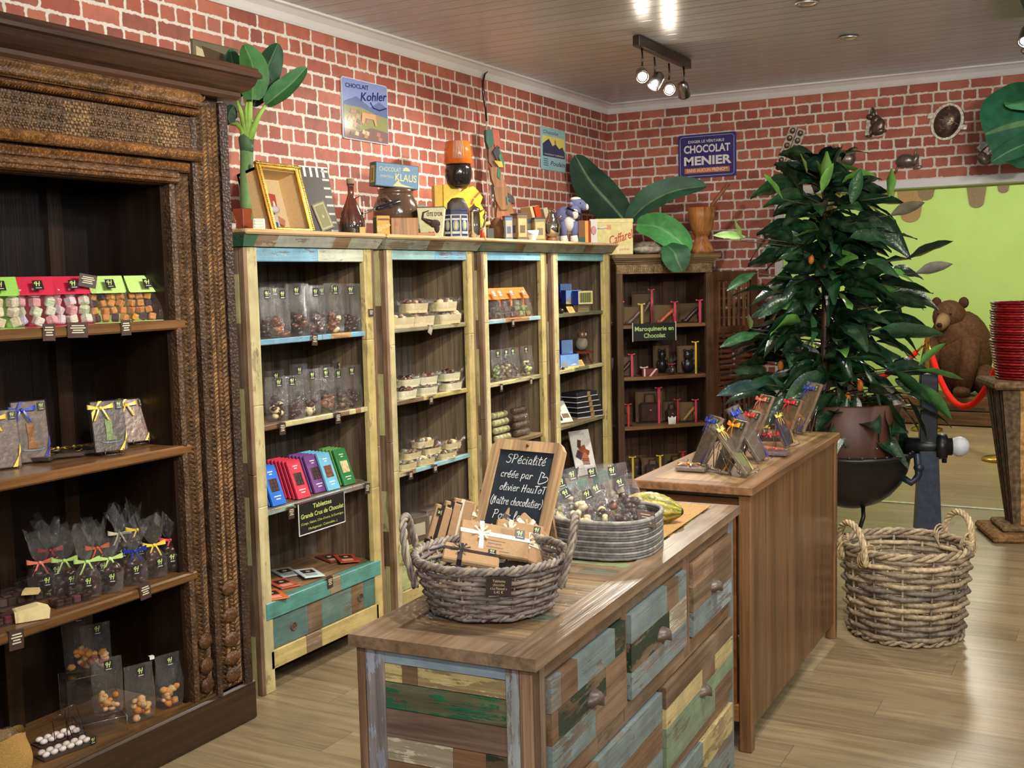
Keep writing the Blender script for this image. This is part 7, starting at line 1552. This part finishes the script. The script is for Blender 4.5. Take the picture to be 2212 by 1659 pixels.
# chalkboard
t = thing('chalkboard', 'small wooden framed chalkboard with white handwriting behind the basket', 'chalkboard', (-1.41, 2.50, C1Z+.003), rot=(-.42, 0, R(-7.8)))
w, h, fw = .236, .335, .029; ok = c(188, 154, 114)
b = MB(); k = .022
b.prism([(-w/2, 0), (-w/2+fw, fw), (-w/2+fw, h-fw), (-w/2+fw*.4, h-k*.3), (-w/2, h-k)], -.007, .007, vary(ok, .05)); b.prism([(w/2, 0), (w/2, h-k), (w/2-fw*.4, h-k*.3), (w/2-fw, h-fw), (w/2-fw, fw)], -.007, .007, vary(ok, .05))
b.prism([(-w/2+fw*.4, h-k*.3), (-w/2+fw, h-fw), (w/2-fw, h-fw), (w/2-fw*.4, h-k*.3), (w/2-k, h), (-w/2+k, h)], -.007, .007, ok); b.prism([(-w/2, 0), (w/2, 0), (w/2-fw, fw), (-w/2+fw, fw)], -.007, .007, ok); b.build('frame', WZ_, t)
b = MB(); b.box(-w/2+fw-.002, w/2-fw+.002, -.001, .004, fw-.002, h-fw+.002, c(44, 50, 58)); b.build('slate', MT, t)
b = MB(); b.ell((0, -.007, h-.013), (.005, .004, .005), c(100, 62, 40), n=8, m=5); b.build('screw', IRON, t)
b = MB(); b.prismx([(.004, h*.8), (.012, h*.8), (.155+.012, .07), (.155, .07)], -.06, .06, ok); b.build('rear_strut', WZ_, t)
GLY = {  # single-stroke handwriting; x advance, strokes in unit squares (x height about .55)
 'S': (.62, [[(.5, .9), (.3, 1), (.08, .88), (.12, .66), (.42, .5), (.46, .2), (.24, 0), (0, .12)]]), 'p': (.5, [[(.06, .55), (.04, -.35)], [(.05, .46), (.26, .58), (.42, .4), (.32, .1), (.06, .08)]]), 'P': (.6, [[(.1, .95), (.04, 0)], [(-.02, .95), (.3, 1.02), (.5, .8), (.36, .55), (.08, .5)]]),
 'é': (.46, [[(.06, .3), (.36, .36), (.3, .56), (.1, .5), (.04, .2), (.2, 0), (.42, .1)], [(.22, .7), (.38, .9)]]), 'e': (.44, [[(.06, .3), (.34, .36), (.3, .56), (.1, .5), (.04, .2), (.2, 0), (.42, .1)]]), 'c': (.42, [[(.36, .46), (.2, .56), (.04, .36), (.1, .06), (.36, .06)]]), 'i': (.22, [[(.06, .52), (.06, .06), (.18, .02)], [(.08, .74), (.09, .78)]]),
 'a': (.48, [[(.36, .5), (.16, .56), (.04, .3), (.12, .04), (.34, .2), (.36, .52), (.36, .06), (.46, .02)]]), 'l': (.3, [[(.08, .3), (.24, .8), (.18, 1.05), (.08, .9), (.06, .2), (.16, 0), (.26, .08)]]), 't': (.34, [[(.16, .95), (.1, .1), (.22, 0), (.3, .06)], [(-.02, .62), (.34, .7)]]), 'r': (.38, [[(.04, .54), (.08, .02), (.1, .38), (.24, .55), (.38, .46)]]),
 'o': (.46, [[(.2, .56), (.04, .34), (.1, .04), (.3, .06), (.38, .34), (.22, .56), (.44, .48)]]), 'v': (.4, [[(.02, .54), (.16, .02), (.34, .56)]]), 'H': (.66, [[(.12, .95), (.04, 0)], [(.5, 1), (.44, 0)], [(0, .46), (.56, .56)]]), 'u': (.46, [[(.04, .54), (.06, .1), (.2, .0), (.34, .2), (.36, .54), (.36, .04), (.46, .02)]]), 'T': (.5, [[(-.04, .9), (.5, .98)], [(.24, .94), (.2, 0)]]),
 '(': (.3, [[(.24, 1.1), (.04, .6), (.08, .1), (.2, -.15)]]), ')': (.3, [[(.04, 1.1), (.22, .6), (.16, .1), (0, -.15)]]), 'M': (.6, [[(.02, -.2), (.08, .9), (.2, .5), (.36, .92), (.34, .02)]]), 'î': (.24, [[(.06, .52), (.06, .04), (.18, .02)], [(.0, .72), (.1, .86), (.2, .72)]]), 'h': (.46, [[(.06, 1), (.04, 0), (.1, .42), (.26, .54), (.34, .36), (.34, .02), (.44, .04)]]), 's': (.38, [[(.3, .5), (.1, .54), (.08, .36), (.3, .22), (.22, .02), (0, .06)]]),
 '9': (.46, [[(.36, .8), (.16, .95), (.04, .7), (.2, .5), (.38, .7), (.34, .2), (.2, 0)]]), '0': (.46, [[(.2, .95), (.04, .6), (.1, .06), (.3, .04), (.4, .5), (.28, .9), (.18, .95)]]), 'n': (.46, [[(.04, .54), (.04, .02), (.1, .4), (.26, .54), (.34, .34), (.36, .02)]]), 'd': (.48, [[(.36, .5), (.16, .56), (.04, .3), (.12, .04), (.34, .2), (.38, 1.0), (.36, .02)]]), ' ': (.3, [])}
def smooth_(P):
    if len(P) < 3: return P
    V = [Vector((p[0], p[1], 0)) for p in P]; n = (len(P)-1)*4; return [tuple(cat_(V, i/n)[:2]) for i in range(n+1)]
b = MB(); wc = c(232, 234, 236)
for s, x0, x1, z, hh in (('SPécialité', -.062, .066, .272, .030), ('créée par', -.070, .034, .2325, .026), ('olivier HauToT', -.064, .085, .197, .025), ('(Maître chocolatier)', -.084, .084, .159, .026), ('Pour les', -.066, .036, .120, .028), ('90 ans de', -.070, .050, .082, .027)):
    tot = sum(GLY[ch][0]+.06 for ch in s); sc = (x1-x0)/tot; x = x0
    for i, ch in enumerate(s):
        adv, st = GLY[ch]
        for P in st: b.stroke([(x+(p[0]+.12*p[1])*sc, z+p[1]*hh*.8) for p in smooth_(P)], .0023, wc, y=-.0016)
        x += (adv+.06)*sc
b.stroke([(p[0]*.03+.056, p[1]*.03+.226) for p in smooth_([(.1, .95), (.45, .8), (.3, .5), (.75, .55), (.9, .3), (.6, .05), (.0, -.1), (.02, .4), (.1, .95)])], .0024, wc, y=-.0016)
b.build('handwriting', MT, t)
# coiled oval tray with sealed bags
TRP = Vector((-1.245, 2.80, C1Z)); t = thing('oval_tray', 'oval grey coiled basket full of sealed chocolate bags', 'basket', TRP, R(96)); gt = [c(128, 124, 120), c(104, 102, 102), c(150, 146, 138), c(92, 92, 96)]
b = MB(); rr = random.Random(8)
def sup(a, A, B, e=.72): ca, sa = math.cos(a), math.sin(a); return A*math.copysign(abs(ca)**e, ca), B*math.copysign(abs(sa)**e, sa)
for i in range(13):
    z = .004+i*.0072; P = [(*sup(2*math.pi*k/40, .148, .142), z+rr.uniform(-.0006, .0006)) for k in range(40)]; b.tube(P, .0046, 6, vary(gt[i % 4], .12, rr), closed=True)
P = [(*sup(2*math.pi*k/40, .148, .142), .098) for k in range(40)]; b.tube(P, .0065, 8, c(140, 136, 130), closed=True); b.build('coiled_side', WICK, t)
b = MB(); b.prismz([sup(2*math.pi*k/40, .145, .139) for k in range(40)], .001, .006, c(96, 92, 88)); b.build('base', WICK, t)
p = onZ(1385, 1120, C1Z+.09); q = TRP+Vector((.135, -.05, .098)); t = thing('price_tag', 'brown price card on the rim of the oval tray', 'price tag', q, rot=(R(-35), R(14), R(52))); b = MB(); b.box(-.028, .028, -.003, -.001, -.022, .022, c(70, 48, 40)); b.build('card', PL, t); b = MB()
for i in range(4): b.box(-.018+.003*i, .012, -.0035, -.003, .012-i*.008, .014-i*.008, c(190, 170, 120))
b.build('lettering', PL, t)
WHB = [c(224, 206, 160), c(230, 214, 176)]
for i, (px, py, cols, ln, ry, lab) in enumerate(((1218, 1150, WHB, -.9, -.5, 'bag of white chocolate low at the left of the oval tray'), (1250, 1135, (DARK, WHITEC), -.6, -.3, 'tall bag at the back left of the oval tray, black label'), (1282, 1150, WHB, -.75, -.45, 'bag of pale yellow chocolate leaning in the front of the oval tray'), (1300, 1122, (DARK,), -.55, -.2, 'bag at the back middle of the oval tray, label upright'), (1312, 1152, (DARK, WHITEC), -.75, -.35, 'bag of dark chocolate with white pieces in the tray middle'), (1345, 1140, (MILK, DARK), -.7, -.4, 'bag of milk chocolate clusters at the right front of the oval tray'), (1340, 1118, WHB, -.5, -.15, 'bag of white chocolate in the tray, wide black label on top'), (1378, 1130, (DARK,), -.8, -.3, 'bag of dark chocolate lying at the right end of the oval tray'), (1270, 1120, (DARK,), -.45, -.2, 'bag half hidden at the very back of the oval tray'))):
    p = onZ(px, py, C1Z+.055); p.z = C1Z+.036+.004*(i % 4)
    t = sealed_bag(lab, p, 0, .084, .175, .038, cols, .66, 16, 100+i, group=None, lump_r=.013, lx=.0); t.rotation_euler = (ln, ry, F0+R(8*(i % 3)-6))
# burlap mat and cocoa pod
t = thing('burlap_mat', 'light brown burlap mat at the far end of the low counter', 'mat', C1(1.29, .20, C1Z), C1A); b = MB(); b.box(-.27, .26, -.115, .16, .0005, .0025, c(178, 140, 92)); b.build('cloth', m_plain('burlap', .95, spec=.1, nz=.25, nscale=260, bump=.8), t)
pp = onZ(1405, 1098, C1Z+.045); t = thing('cocoa_pod', 'ripe yellow-green ridged cocoa pod lying on the burlap mat', 'cocoa pod', pp, rot=(0, R(5), R(14)))
def podr(u): return .047*(math.sin(math.pi*min(1, max(0, u*.985+.004)))**.62)
b = MB()
def podp(u, v):
    a = 2*math.pi*v; r = podr(u)*(1+.055*math.cos(10*a))*(1+.02*math.sin(u*60+v*40)*math.sin(v*90)); return ((u-.5)*.195+(.012*(u-.9) if u > .9 else 0), r*math.cos(a), r*math.sin(a))
def podc(u, v):
    g = math.cos(20*math.pi*v); base = mix(c(172, 154, 60), c(96, 100, 42), .5-.5*g if rnd.random() < .75 else rnd.random()); 
    if abs(v-.62) < .035: base = mix(base, c(150, 84, 40), .7)
    return mix(base, c(40, 34, 24), 1.0) if u > .965 else vary(base, .14)
b.grid(podp, 40, 60, podc); b.build('pod', m_plain('pod_skin', .4, spec=.5, nz=.35, nscale=45, bump=.5), t)

# ------------------------------------------------------------------ on the brown counter
def plq(lab, px, py, rz, lean, w, h, rib, dz=.014, **k):
    if lean > -1: w *= 1.28; h *= 1.38
    p = onZ(px, py, C2Z); plaque(lab, (p.x, p.y, C2Z+dz), (lean, 0, R(rz)), w, h, rib, **k)
SL = c(110, 96, 82)
plq('ribboned plaque with blue band, outermost left of the leaning pair', 1508, 1012, -50, -.42, .085, .135, BLUR, card=SL)
plq('ribboned plaque with orange bow beside the blue banded one', 1560, 1024, -46, -.42, .085, .135, ORAR, card=SL)
plq('ribboned plaque with pale yellow twisted ribbon leaning the other way', 1618, 1030, 96, -.62, .075, .145, c(232, 206, 110), card=SL)
plq('large plaque with blue bow behind the pale yellow one', 1648, 1000, 92, -.55, .10, .16, BLUR, card=c(96, 92, 80))
plq('plaque with red ribbons behind the orange bowed one', 1592, 985, -48, -.5, .085, .125, REDR, card=SL)
plq('plaque with pink ribbon furthest back on the left of the brown counter', 1622, 955, -46, -.42, .085, .14, CORR, card=c(130, 110, 86))
plq('small plaque on wire stand with yellow and blue ribbon', 1706, 968, 88, -.42, .07, .10, YELR, card=c(60, 56, 70))
plq('brown plaque with red bow, in front of the tall blue one', 1690, 945, -44, -.42, .085, .115, REDR, card=c(120, 96, 66))
plq('tall plaque with blue bow standing against the tree leaves', 1722, 938, -46, -.42, .085, .16, BLUR, card=c(120, 100, 74))
plq('slab wrapped with two orange ribbons lying at the near end', 1490, 1022, 0, R(-90), .105, .06, ORAR, .012, easel=False, diag=True, card=c(120, 108, 100))
plq('slab with pink and red ribbon lying near the long edge', 1672, 988, 0, R(-90), .085, .075, PNKR, .012, easel=False, card=c(110, 96, 100))
p = onZ(1645, 948, C2Z); t = thing('clear_box', 'small clear box tied with a yellow ribbon between the plaques', 'gift box', (p.x, p.y, C2Z+.001), R(20)); b = MB(); b.box(-.035, .035, -.03, .03, 0, .045, (1, 1, 1, 1)); b.build('box', ACRY, t); b = MB(); bow(b, 0, .05, .03, YELR, -.01); b.box(-.036, .036, -.005, .005, .045, .047, YELR); b.build('ribbon', RIB, t); b = MB(); b.bbox(-.03, .03, -.025, .025, .001, .03, .004, c(80, 66, 56)); b.build('chocolates', CHOC, t)
p = onZ(1680, 955, C2Z); t = thing('ribbon_packet', 'flat packet with red bow lying behind the small wire stand', 'packet', (p.x-.05, p.y+.04, C2Z+.001), R(15)); b = MB(); b.bbox(-.05, .05, -.035, .035, 0, .014, .002, c(70, 50, 46)); b.build('packet', CHOC, t); b = MB(); bow(b, 0, .026, .045, REDR, -.02); b.build('ribbon', RIB, t)

# ------------------------------------------------------------------ cocoa roaster with the leafy tree
RO = onY(1838, 1150, 6.75); RO.z = 0; m = (RO-CAM).dot(FWD)/F; t = thing('cocoa_roaster', 'black cast iron roasting kettle on a stand with white ball handle', 'roaster', RO, R(16))
ik = c(18, 19, 22); nv = c(38, 48, 66)
b = MB(); Rb = .335; b.lathe([(.001, .205)]+[(Rb*math.sin(a), .54-Rb*math.cos(a)) for a in (.25, .5, .75, 1.0, 1.25, 1.5)]+[(Rb+.02, .525), (Rb+.02, .545), (Rb-.01, .55), (Rb-.03, .52), (Rb*.6, .35), (.001, .30)], 36, col=ik); b.build('kettle', IRON, t)
b = MB()
for k in range(30): a = 2*math.pi*k/30; b.ell(((Rb+.008)*math.cos(a), (Rb+.008)*math.sin(a), .552), (.009, .009, .007), c(70, 62, 54), n=6, m=4)
b.build('rivets', IRON, t)
for s in (1, -1):
    b = MB(); x = s*.43; b.add([(x-.075, -.07, 0), (x+.075, -.07, 0), (x+.075, .07, 0), (x-.075, .07, 0), (x-.05, -.045, .58), (x+.05, -.045, .58), (x+.05, .045, .58), (x-.05, .045, .58)], [(0, 3, 2, 1), (4, 5, 6, 7), (0, 1, 5, 4), (1, 2, 6, 5), (2, 3, 7, 6), (3, 0, 4, 7)], nv); b.bbox(x-.05, x+.045, -.04, .04, .58, 1.0 if s > 0 else .66, .004, c(30, 34, 46)); b.build('post', IRON, t)
b = MB(); b.tube([(.3, 0, .575), (.56, 0, .575)], .052, 14, ik); b.tube([(.47, 0, .575), (.53, 0, .575)], .075, 14, ik); b.tube([(.52, 0, .52), (.52, 0, .48)], .014, 8, ik); b.build('axle_hub', IRON, t)
b = MB(); b.ell((.60, 0, .575), (.058, .058, .058), c(206, 210, 216), n=18, m=12, lump=.01); b.build('ball_handle', m_plain('white_ceramic', .4, nz=.06), t)
b = MB(); b.tube([(.36, -.06, .54), (.37, -.07, .42), (.36, -.07, .40), (.33, -.07, .37), (.28, -.06, .40)], .02, 8, c(36, 44, 60)); b.ell((.37, -.07, .46), (.03, .03, .026), c(36, 44, 60), n=10, m=6); b.tube([(.06, -.1, .24), (.06, -.14, .18), (.04, -.16, .12)], .012, 6, ik); b.build('drain_pipe', IRON, t)
b = MB(); b.bbox(-.43, .43, -.02, .02, .02, .05, .004, ik); b.build('cross_bar', IRON, t)
TP = onY(1790, 1000, 6.75); TP = Vector((RO.x-.02, RO.y, .37)); t = thing('leafy_tree', 'tall artificial tree with dark glossy leaves in a brown pot', 'tree', TP)
b = MB(); b.lathe([(.001, 0), (.24, .0), (.27, .1), (.305, .46), (.29, .47), (.28, .42), (.001, .42)], 28, col=c(84, 52, 38)); b.build('pot', PL, t)
o = TP; dp0 = (TP-CAM).dot(FWD); top = PD(1782, 360, dp0)-o; bot = PD(1778, 900, dp0)-o
b = MB(); b.tube([Vector((bot.x, bot.y, .36)), bot, bot+(top-bot)*.4+Vector((.01, 0, 0)), bot+(top-bot)*.7, top], [.034, .028, .024, .016, .007], 8, c(92, 66, 48)); b.build('trunk', WZ_, t)
rr = random.Random(21); fo = MB(); br_ = MB()
def leaf(b, base, d, L, w, col, droop=.3, roll=0):
    d = Vector(d).normalized(); s = d.cross(Vector((0, 0, 1)))
    if s.length < .05: s = Vector((1, 0, 0))
    s.normalize(); nn = s.cross(d); s = (s*math.cos(roll)+nn*math.sin(roll)); nn = s.cross(d); V = []
    N = 7
    for i in range(N+1):
        u = i/N; ww = w*(math.sin(math.pi*(u*.94+.03))**.75)*(1 if u < .6 else 1-(u-.6)*.9); p = base+d*L*u+Vector((0, 0, -droop*L*u*u)); wv = .05*w*math.sin(u*14)
        V += [p-s*ww*.5+nn*(ww*.16+wv), p-s*ww*.25+nn*ww*.05, p, p+s*ww*.25+nn*ww*.05, p+s*ww*.5+nn*(ww*.16-wv)]
    cols = []; F_ = []
    for i in range(N):
        for k in range(4): F_.append((i*5+k, i*5+k+1, i*5+k+6, i*5+k+5)); cols.append(vary(col, .05, rr) if k in (0, 3) else mix(col, c(110, 140, 90), .14 if i % 2 else .05))
    n0 = len(b.c); b.add(V, F_, None, None, True); b.c[n0:] = cols
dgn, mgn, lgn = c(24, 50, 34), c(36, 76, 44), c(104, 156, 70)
# half-width of the crown by height in the photo (pixel row -> left and right reach)
PROF = [(345, 95, 90), (400, 140, 115), (460, 150, 170), (520, 175, 190), (580, 180, 215), (650, 190, 230), (720, 205, 230), (790, 210, 260), (850, 200, 270), (900, 160, 220), (940, 90, 170)]
def reach(py, s):
    for (a, l0, r0), (e, l1, r1) in zip(PROF, PROF[1:]):
        if a <= py <= e: u = (py-a)/(e-a); return (l0+(l1-l0)*u, r0+(r1-r0)*u)[s]
    return 60
mm = dp0/F
for k in range(470):
    py = 345+(940-345)*rr.random()**.8; a = rr.uniform(0, 2*math.pi); lat = math.cos(a); dpt = math.sin(a); Rm = reach(py, 1 if lat > 0 else 0)*mm
    q = rr.uniform(.15, .92); L = rr.uniform(.17, .31); base0 = PD(1780, py, dp0)-o
    e = RT*lat+Vector((FWD.x, FWD.y, 0)).normalized()*dpt*.8
    st = max(.02, Rm*q-L*.6); base = base0+e*st; up = rr.uniform(-.35, .55) if py > 430 else rr.uniform(.3, 1.3)
    d = e+Vector((rr.uniform(-.5, .5), rr.uniform(-.5, .5), up)); col = dgn if rr.random() < .72 else (mgn if rr.random() < .85 else lgn)
    leaf(fo, base, d, L, L*rr.uniform(.40, .52), col, rr.uniform(.1, .6), rr.uniform(-1.2, 1.2))
    if k % 3 == 0: br_.tube([base0+Vector((0, 0, -.06)), base0+e*st*.5+Vector((0, 0, -.03)), base], [.006, .004, .003], 5, c(70, 60, 44))
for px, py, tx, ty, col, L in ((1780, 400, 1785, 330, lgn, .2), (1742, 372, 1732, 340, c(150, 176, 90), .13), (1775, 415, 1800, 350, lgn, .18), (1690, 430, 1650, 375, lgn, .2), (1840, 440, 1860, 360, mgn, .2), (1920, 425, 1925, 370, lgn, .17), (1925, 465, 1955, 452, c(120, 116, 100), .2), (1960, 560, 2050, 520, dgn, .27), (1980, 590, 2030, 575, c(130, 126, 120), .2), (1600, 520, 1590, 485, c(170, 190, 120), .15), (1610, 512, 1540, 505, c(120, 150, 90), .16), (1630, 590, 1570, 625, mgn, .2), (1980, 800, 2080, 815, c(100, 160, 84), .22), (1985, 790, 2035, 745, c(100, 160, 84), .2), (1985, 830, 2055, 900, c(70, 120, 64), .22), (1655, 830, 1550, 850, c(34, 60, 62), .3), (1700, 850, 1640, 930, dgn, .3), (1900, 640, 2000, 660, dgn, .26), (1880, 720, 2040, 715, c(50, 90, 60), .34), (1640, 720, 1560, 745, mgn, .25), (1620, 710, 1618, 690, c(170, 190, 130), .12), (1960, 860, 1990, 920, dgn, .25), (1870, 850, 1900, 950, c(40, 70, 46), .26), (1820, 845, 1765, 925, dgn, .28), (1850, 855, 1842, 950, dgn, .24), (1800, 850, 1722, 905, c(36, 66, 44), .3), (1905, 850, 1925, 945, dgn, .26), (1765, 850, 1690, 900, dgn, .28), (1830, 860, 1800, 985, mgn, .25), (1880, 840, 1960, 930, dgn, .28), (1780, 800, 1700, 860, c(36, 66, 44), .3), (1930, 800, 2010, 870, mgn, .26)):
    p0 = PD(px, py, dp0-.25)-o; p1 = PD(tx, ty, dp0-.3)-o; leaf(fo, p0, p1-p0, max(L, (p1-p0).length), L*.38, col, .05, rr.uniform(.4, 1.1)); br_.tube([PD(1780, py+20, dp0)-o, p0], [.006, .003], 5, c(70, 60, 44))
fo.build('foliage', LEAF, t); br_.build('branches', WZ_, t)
b = MB()
for px, py in ((1752, 560), (1858, 835), (1832, 858), (1686, 790)): b.ell(PD(px, py, dp0-.2)-o, (.018, .018, .03), c(206, 120, 44), n=8, m=6)
b.build('fruit', PL, t)

# ------------------------------------------------------------------ floor basket, pedestal, red baskets
FB = Vector((-.842, 5.12, 0)); t = thing('floor_basket', 'big empty rattan basket with two loop handles on the floor', 'basket', FB); rt = [c(160, 140, 114), c(138, 121, 101), c(178, 158, 128), c(124, 112, 100)]
b = MB(); wicker_wall(b, .230, .262, .385, 14, 13, .0138, rt, 4, .02); b.build('woven_side', WICK, t)
b = MB(); stakes(b, .230, .262, .40, 26, .0085, rt); b.build('stakes', WICK, t)
b = MB(); b.lathe([(.001, .006), (.23, .006), (.23, .02), (.001, .02)], 26, col=c(120, 104, 86)); b.build('base', WICK, t)
b = MB(); rim_braid(b, .262, .395, .012, rt, 11); b.build('rim', WICK, t); b = MB(); rim_braid(b, .236, .015, .010, rt, 16, 2); b.build('foot_ring', WICK, t)
for a in (R(226), R(46)):
    b = MB(); M0 = Matrix.Rotation(a, 4, 'Z'); P = [M0 @ Vector(p) for p in ((.262, -.085, .34), (.275, -.09, .42), (.283, -.06, .49), (.285, .0, .515), (.283, .06, .49), (.275, .09, .42), (.262, .085, .34))]; rope(b, P, .015, [c(190, 168, 132), c(170, 146, 110), c(200, 180, 146)], 4, 4, .48)
    for s in (-1, 1): 
        for j in range(3): P = [M0 @ Vector((.262+.034*math.cos(u), s*(.075+.012*j)+.01*math.sin(u), .375+.045*math.sin(u)+.01*j)) for u in [2*math.pi*i/12 for i in range(12)]]; b.tube(P, .004, 5, c(180, 156, 120), closed=True)
    b.build('handle', WICK, t)
PD0 = Vector((-.53, 7.28, 0)); t = thing('bark_pedestal', 'tapered rustic pedestal of bark and wood strips', 'pedestal', PD0, R(20)); bark = c(112, 92, 72)
BARK = m_plain('rough_bark', .9, spec=.15, nz=.4, nscale=34, bump=1.0)
b = MB(); b.bbox(-.22, .22, -.22, .22, .0, .05, .015, c(140, 106, 70)); b.bbox(-.15, .15, -.15, .15, .05, .085, .012, c(130, 104, 76)); b.build('base', BARK, t)
b = MB(); n = 7
for f in range(4):
    b.M = Matrix.Rotation(R(90*f), 4, 'Z')
    for i in range(n):
        u0, u1 = -1+2*i/n, -1+2*(i+1)/n; lo, hi = .075, .175; col = c(196, 152, 98) if i in (2, 4) and f % 2 == 0 else vary(bark, .2)
        y = .008*(rnd.random()); b.add([(u0*lo, -lo-y, .085), (u1*lo, -lo-y, .085), (u1*hi, -hi-y, .90), (u0*hi, -hi-y, .90)], [(0, 1, 2, 3)], col); 
b.M = Matrix.Identity(4); b.build('column', BARK, t)
b = MB(); b.bbox(-.225, .225, -.225, .225, .90, .945, .012, c(126, 100, 74)); b.build('top_board', BARK, t)
RED = m_plain('red_lacquered_cane', .25, spec=.6, nz=.2, nscale=60, bump=.4)
for i in range(6):
    t = thing('red_basket', ['lowest red woven basket of the stack, standing on the bark pedestal', 'second red basket from the bottom of the stack', 'third red basket from the bottom of the stack', 'third red basket from the top of the stack', 'second red basket from the top of the stack', 'topmost red basket of the stack on the pedestal'][i], 'basket', (PD0.x+.004*(i % 2), PD0.y, .946+.044*i), R(11*i), 'stacked red baskets')
    b = MB(); rcol = [c(150, 26, 30), c(120, 20, 26), c(170, 40, 40)]; n = 14 if i == 0 else 5; z0 = 0 if i == 0 else .16
    for k in range(n):
        z = z0+(.235-z0)*(k+.5)/n; r = .155+.04*z/.235; P = [((r+(.003 if (j+k) % 2 else -.003))*math.cos(a), (r+(.003 if (j+k) % 2 else -.003))*math.sin(a), z) for j, a in enumerate([2*math.pi*x/40 for x in range(40)])]; b.tube(P, .007, 5, vary(rcol[k % 3], .15), closed=True)
    b.lathe([(.001, .002), (.152, .002), (.19, .23), (.187, .23), (.149, .006), (.001, .006)], 28, col=c(96, 18, 22)); b.build('woven_body', RED, t)
# ------------------------------------------------------------------ the room beyond
BD = 12.5; BP = onY(2062, 905, BD); BP.z = 0; m = (BP-CAM).dot(FWD)/F; t = thing('wooden_crate', 'dark wooden crate under the bear sculpture', 'crate', BP, R(-4)); b = MB()
for i in range(2): b.bbox(-.75, .6, -.3, .3, .01+i*.15, .15+i*.15, .004, vary(c(104, 74, 48), .1))
b.build('crate', WX_, t); b = MB(); b.box(-.3, .35, -.302, -.3, .16, .2, c(60, 44, 32)); b.build('stencil', PL, t)
t = thing('bear_sculpture', 'brown carved sitting bear sculpture on a crate in the green room', 'bear sculpture', (BP.x, BP.y, .305), R(-8)); t.scale = (.88, .88, 1); b = MB(); bc = c(74, 48, 30); h = .95
b.ell((.05, .05, .42), (.36, .3, .44), bc, n=20, m=12, lump=.02); b.ell((-.02, 0, .58), (.27, .25, .26), bc, n=18, m=10); b.ell((-.06, -.05, .8), (.19, .19, .175), bc, n=18, m=10)
b.tube([(-.2, -.12, .55), (-.24, -.22, .32), (-.2, -.28, .06)], [.12, .1, .09], 12, bc); b.tube([(.2, -.14, .55), (.22, -.24, .32), (.16, -.28, .06)], [.12, .1, .09], 12, bc); b.ell((-.2, -.32, .05), (.1, .13, .06), bc, n=12, m=6); b.ell((.16, -.32, .05), (.1, .13, .06), bc, n=12, m=6); b.ell((.34, -.05, .16), (.14, .2, .16), bc, n=12, m=8)
b.build('body', m_plain('carved_bear_wood', .75, spec=.2, nz=.3, nscale=30, bump=.9), t)
b = MB(); b.tube([(-.08, -.2, .77), (-.09, -.3, .72), (-.09, -.33, .71)], [.085, .06, .045], 12, c(130, 104, 76)); b.ell((-.09, -.345, .725), (.035, .02, .025), c(36, 26, 22), n=8, m=5); b.build('muzzle', MT, t)
for s in (-1, 1): b = MB(); b.ell((-.06+s*.155, -.03, .945), (.06, .035, .06), c(60, 38, 26), n=10, m=6); b.build('ear', MT, t); b = MB(); b.ell((-.07+s*.07, -.225, .84), (.014, .01, .014), c(20, 16, 14), n=8, m=5); b.build('eye', GL, t)
brs = c(196, 160, 90); SPS = []
for px, py, lab in ((2002, 930, 'brass rope post in front of the green wall, left of the bear'), (2162, 995, 'brass rope post hidden behind the bark pedestal, only its round foot showing')):
    p = onZ(px, py, 0); SPS.append(p); t = thing('rope_post', lab, 'rope barrier post', p); b = MB(); b.lathe([(.001, 0), (.15, 0), (.15, .02), (.12, .035), (.03, .045), (.001, .045)], 24, col=brs); b.build('foot', METAL, t); b = MB(); b.lathe([(.025, .04), (.025, .92), (.04, .93), (.04, .95), (.03, .97), (.001, 1.0)], 16, col=brs); b.build('post', METAL, t)
for a, e, sag, lab in ((SPS[0]+Vector((0, 0, .9)), SPS[1]+Vector((0, 0, .9)), .55, 'red velvet rope sagging in front of the bear sculpture'), (SPS[0]+Vector((0, 0, .9)), SPS[0]+Vector((-1.5, .2, .9)), .45, 'red velvet rope running left behind the leafy tree')):
    t = thing('barrier_rope', lab, 'barrier rope', a); b = MB(); d = e-a; P = [d*u+Vector((0, 0, -sag*(1-(2*u-1)**2))) for u in [i/14 for i in range(1, 14)]]; b.tube(P, .028, 10, c(196, 36, 30)); b.build('rope', FABRIC, t); b = MB(); b.tube([Vector((0, 0, 0)), P[0]], .012, 6, brs); b.tube([P[-1], d], .012, 6, brs); b.build('hook', METAL, t)
p = SPS[0]+Vector((-1.5, .2, 0)); t = thing('rope_post', 'brass rope post behind the leafy tree', 'rope barrier post', p); b = MB(); b.lathe([(.001, 0), (.15, 0), (.15, .02), (.12, .035), (.001, .045)], 24, col=brs); b.build('foot', METAL, t); b = MB(); b.lathe([(.025, .04), (.025, .92), (.04, .95), (.001, 1.0)], 16, col=brs); b.build('post', METAL, t)
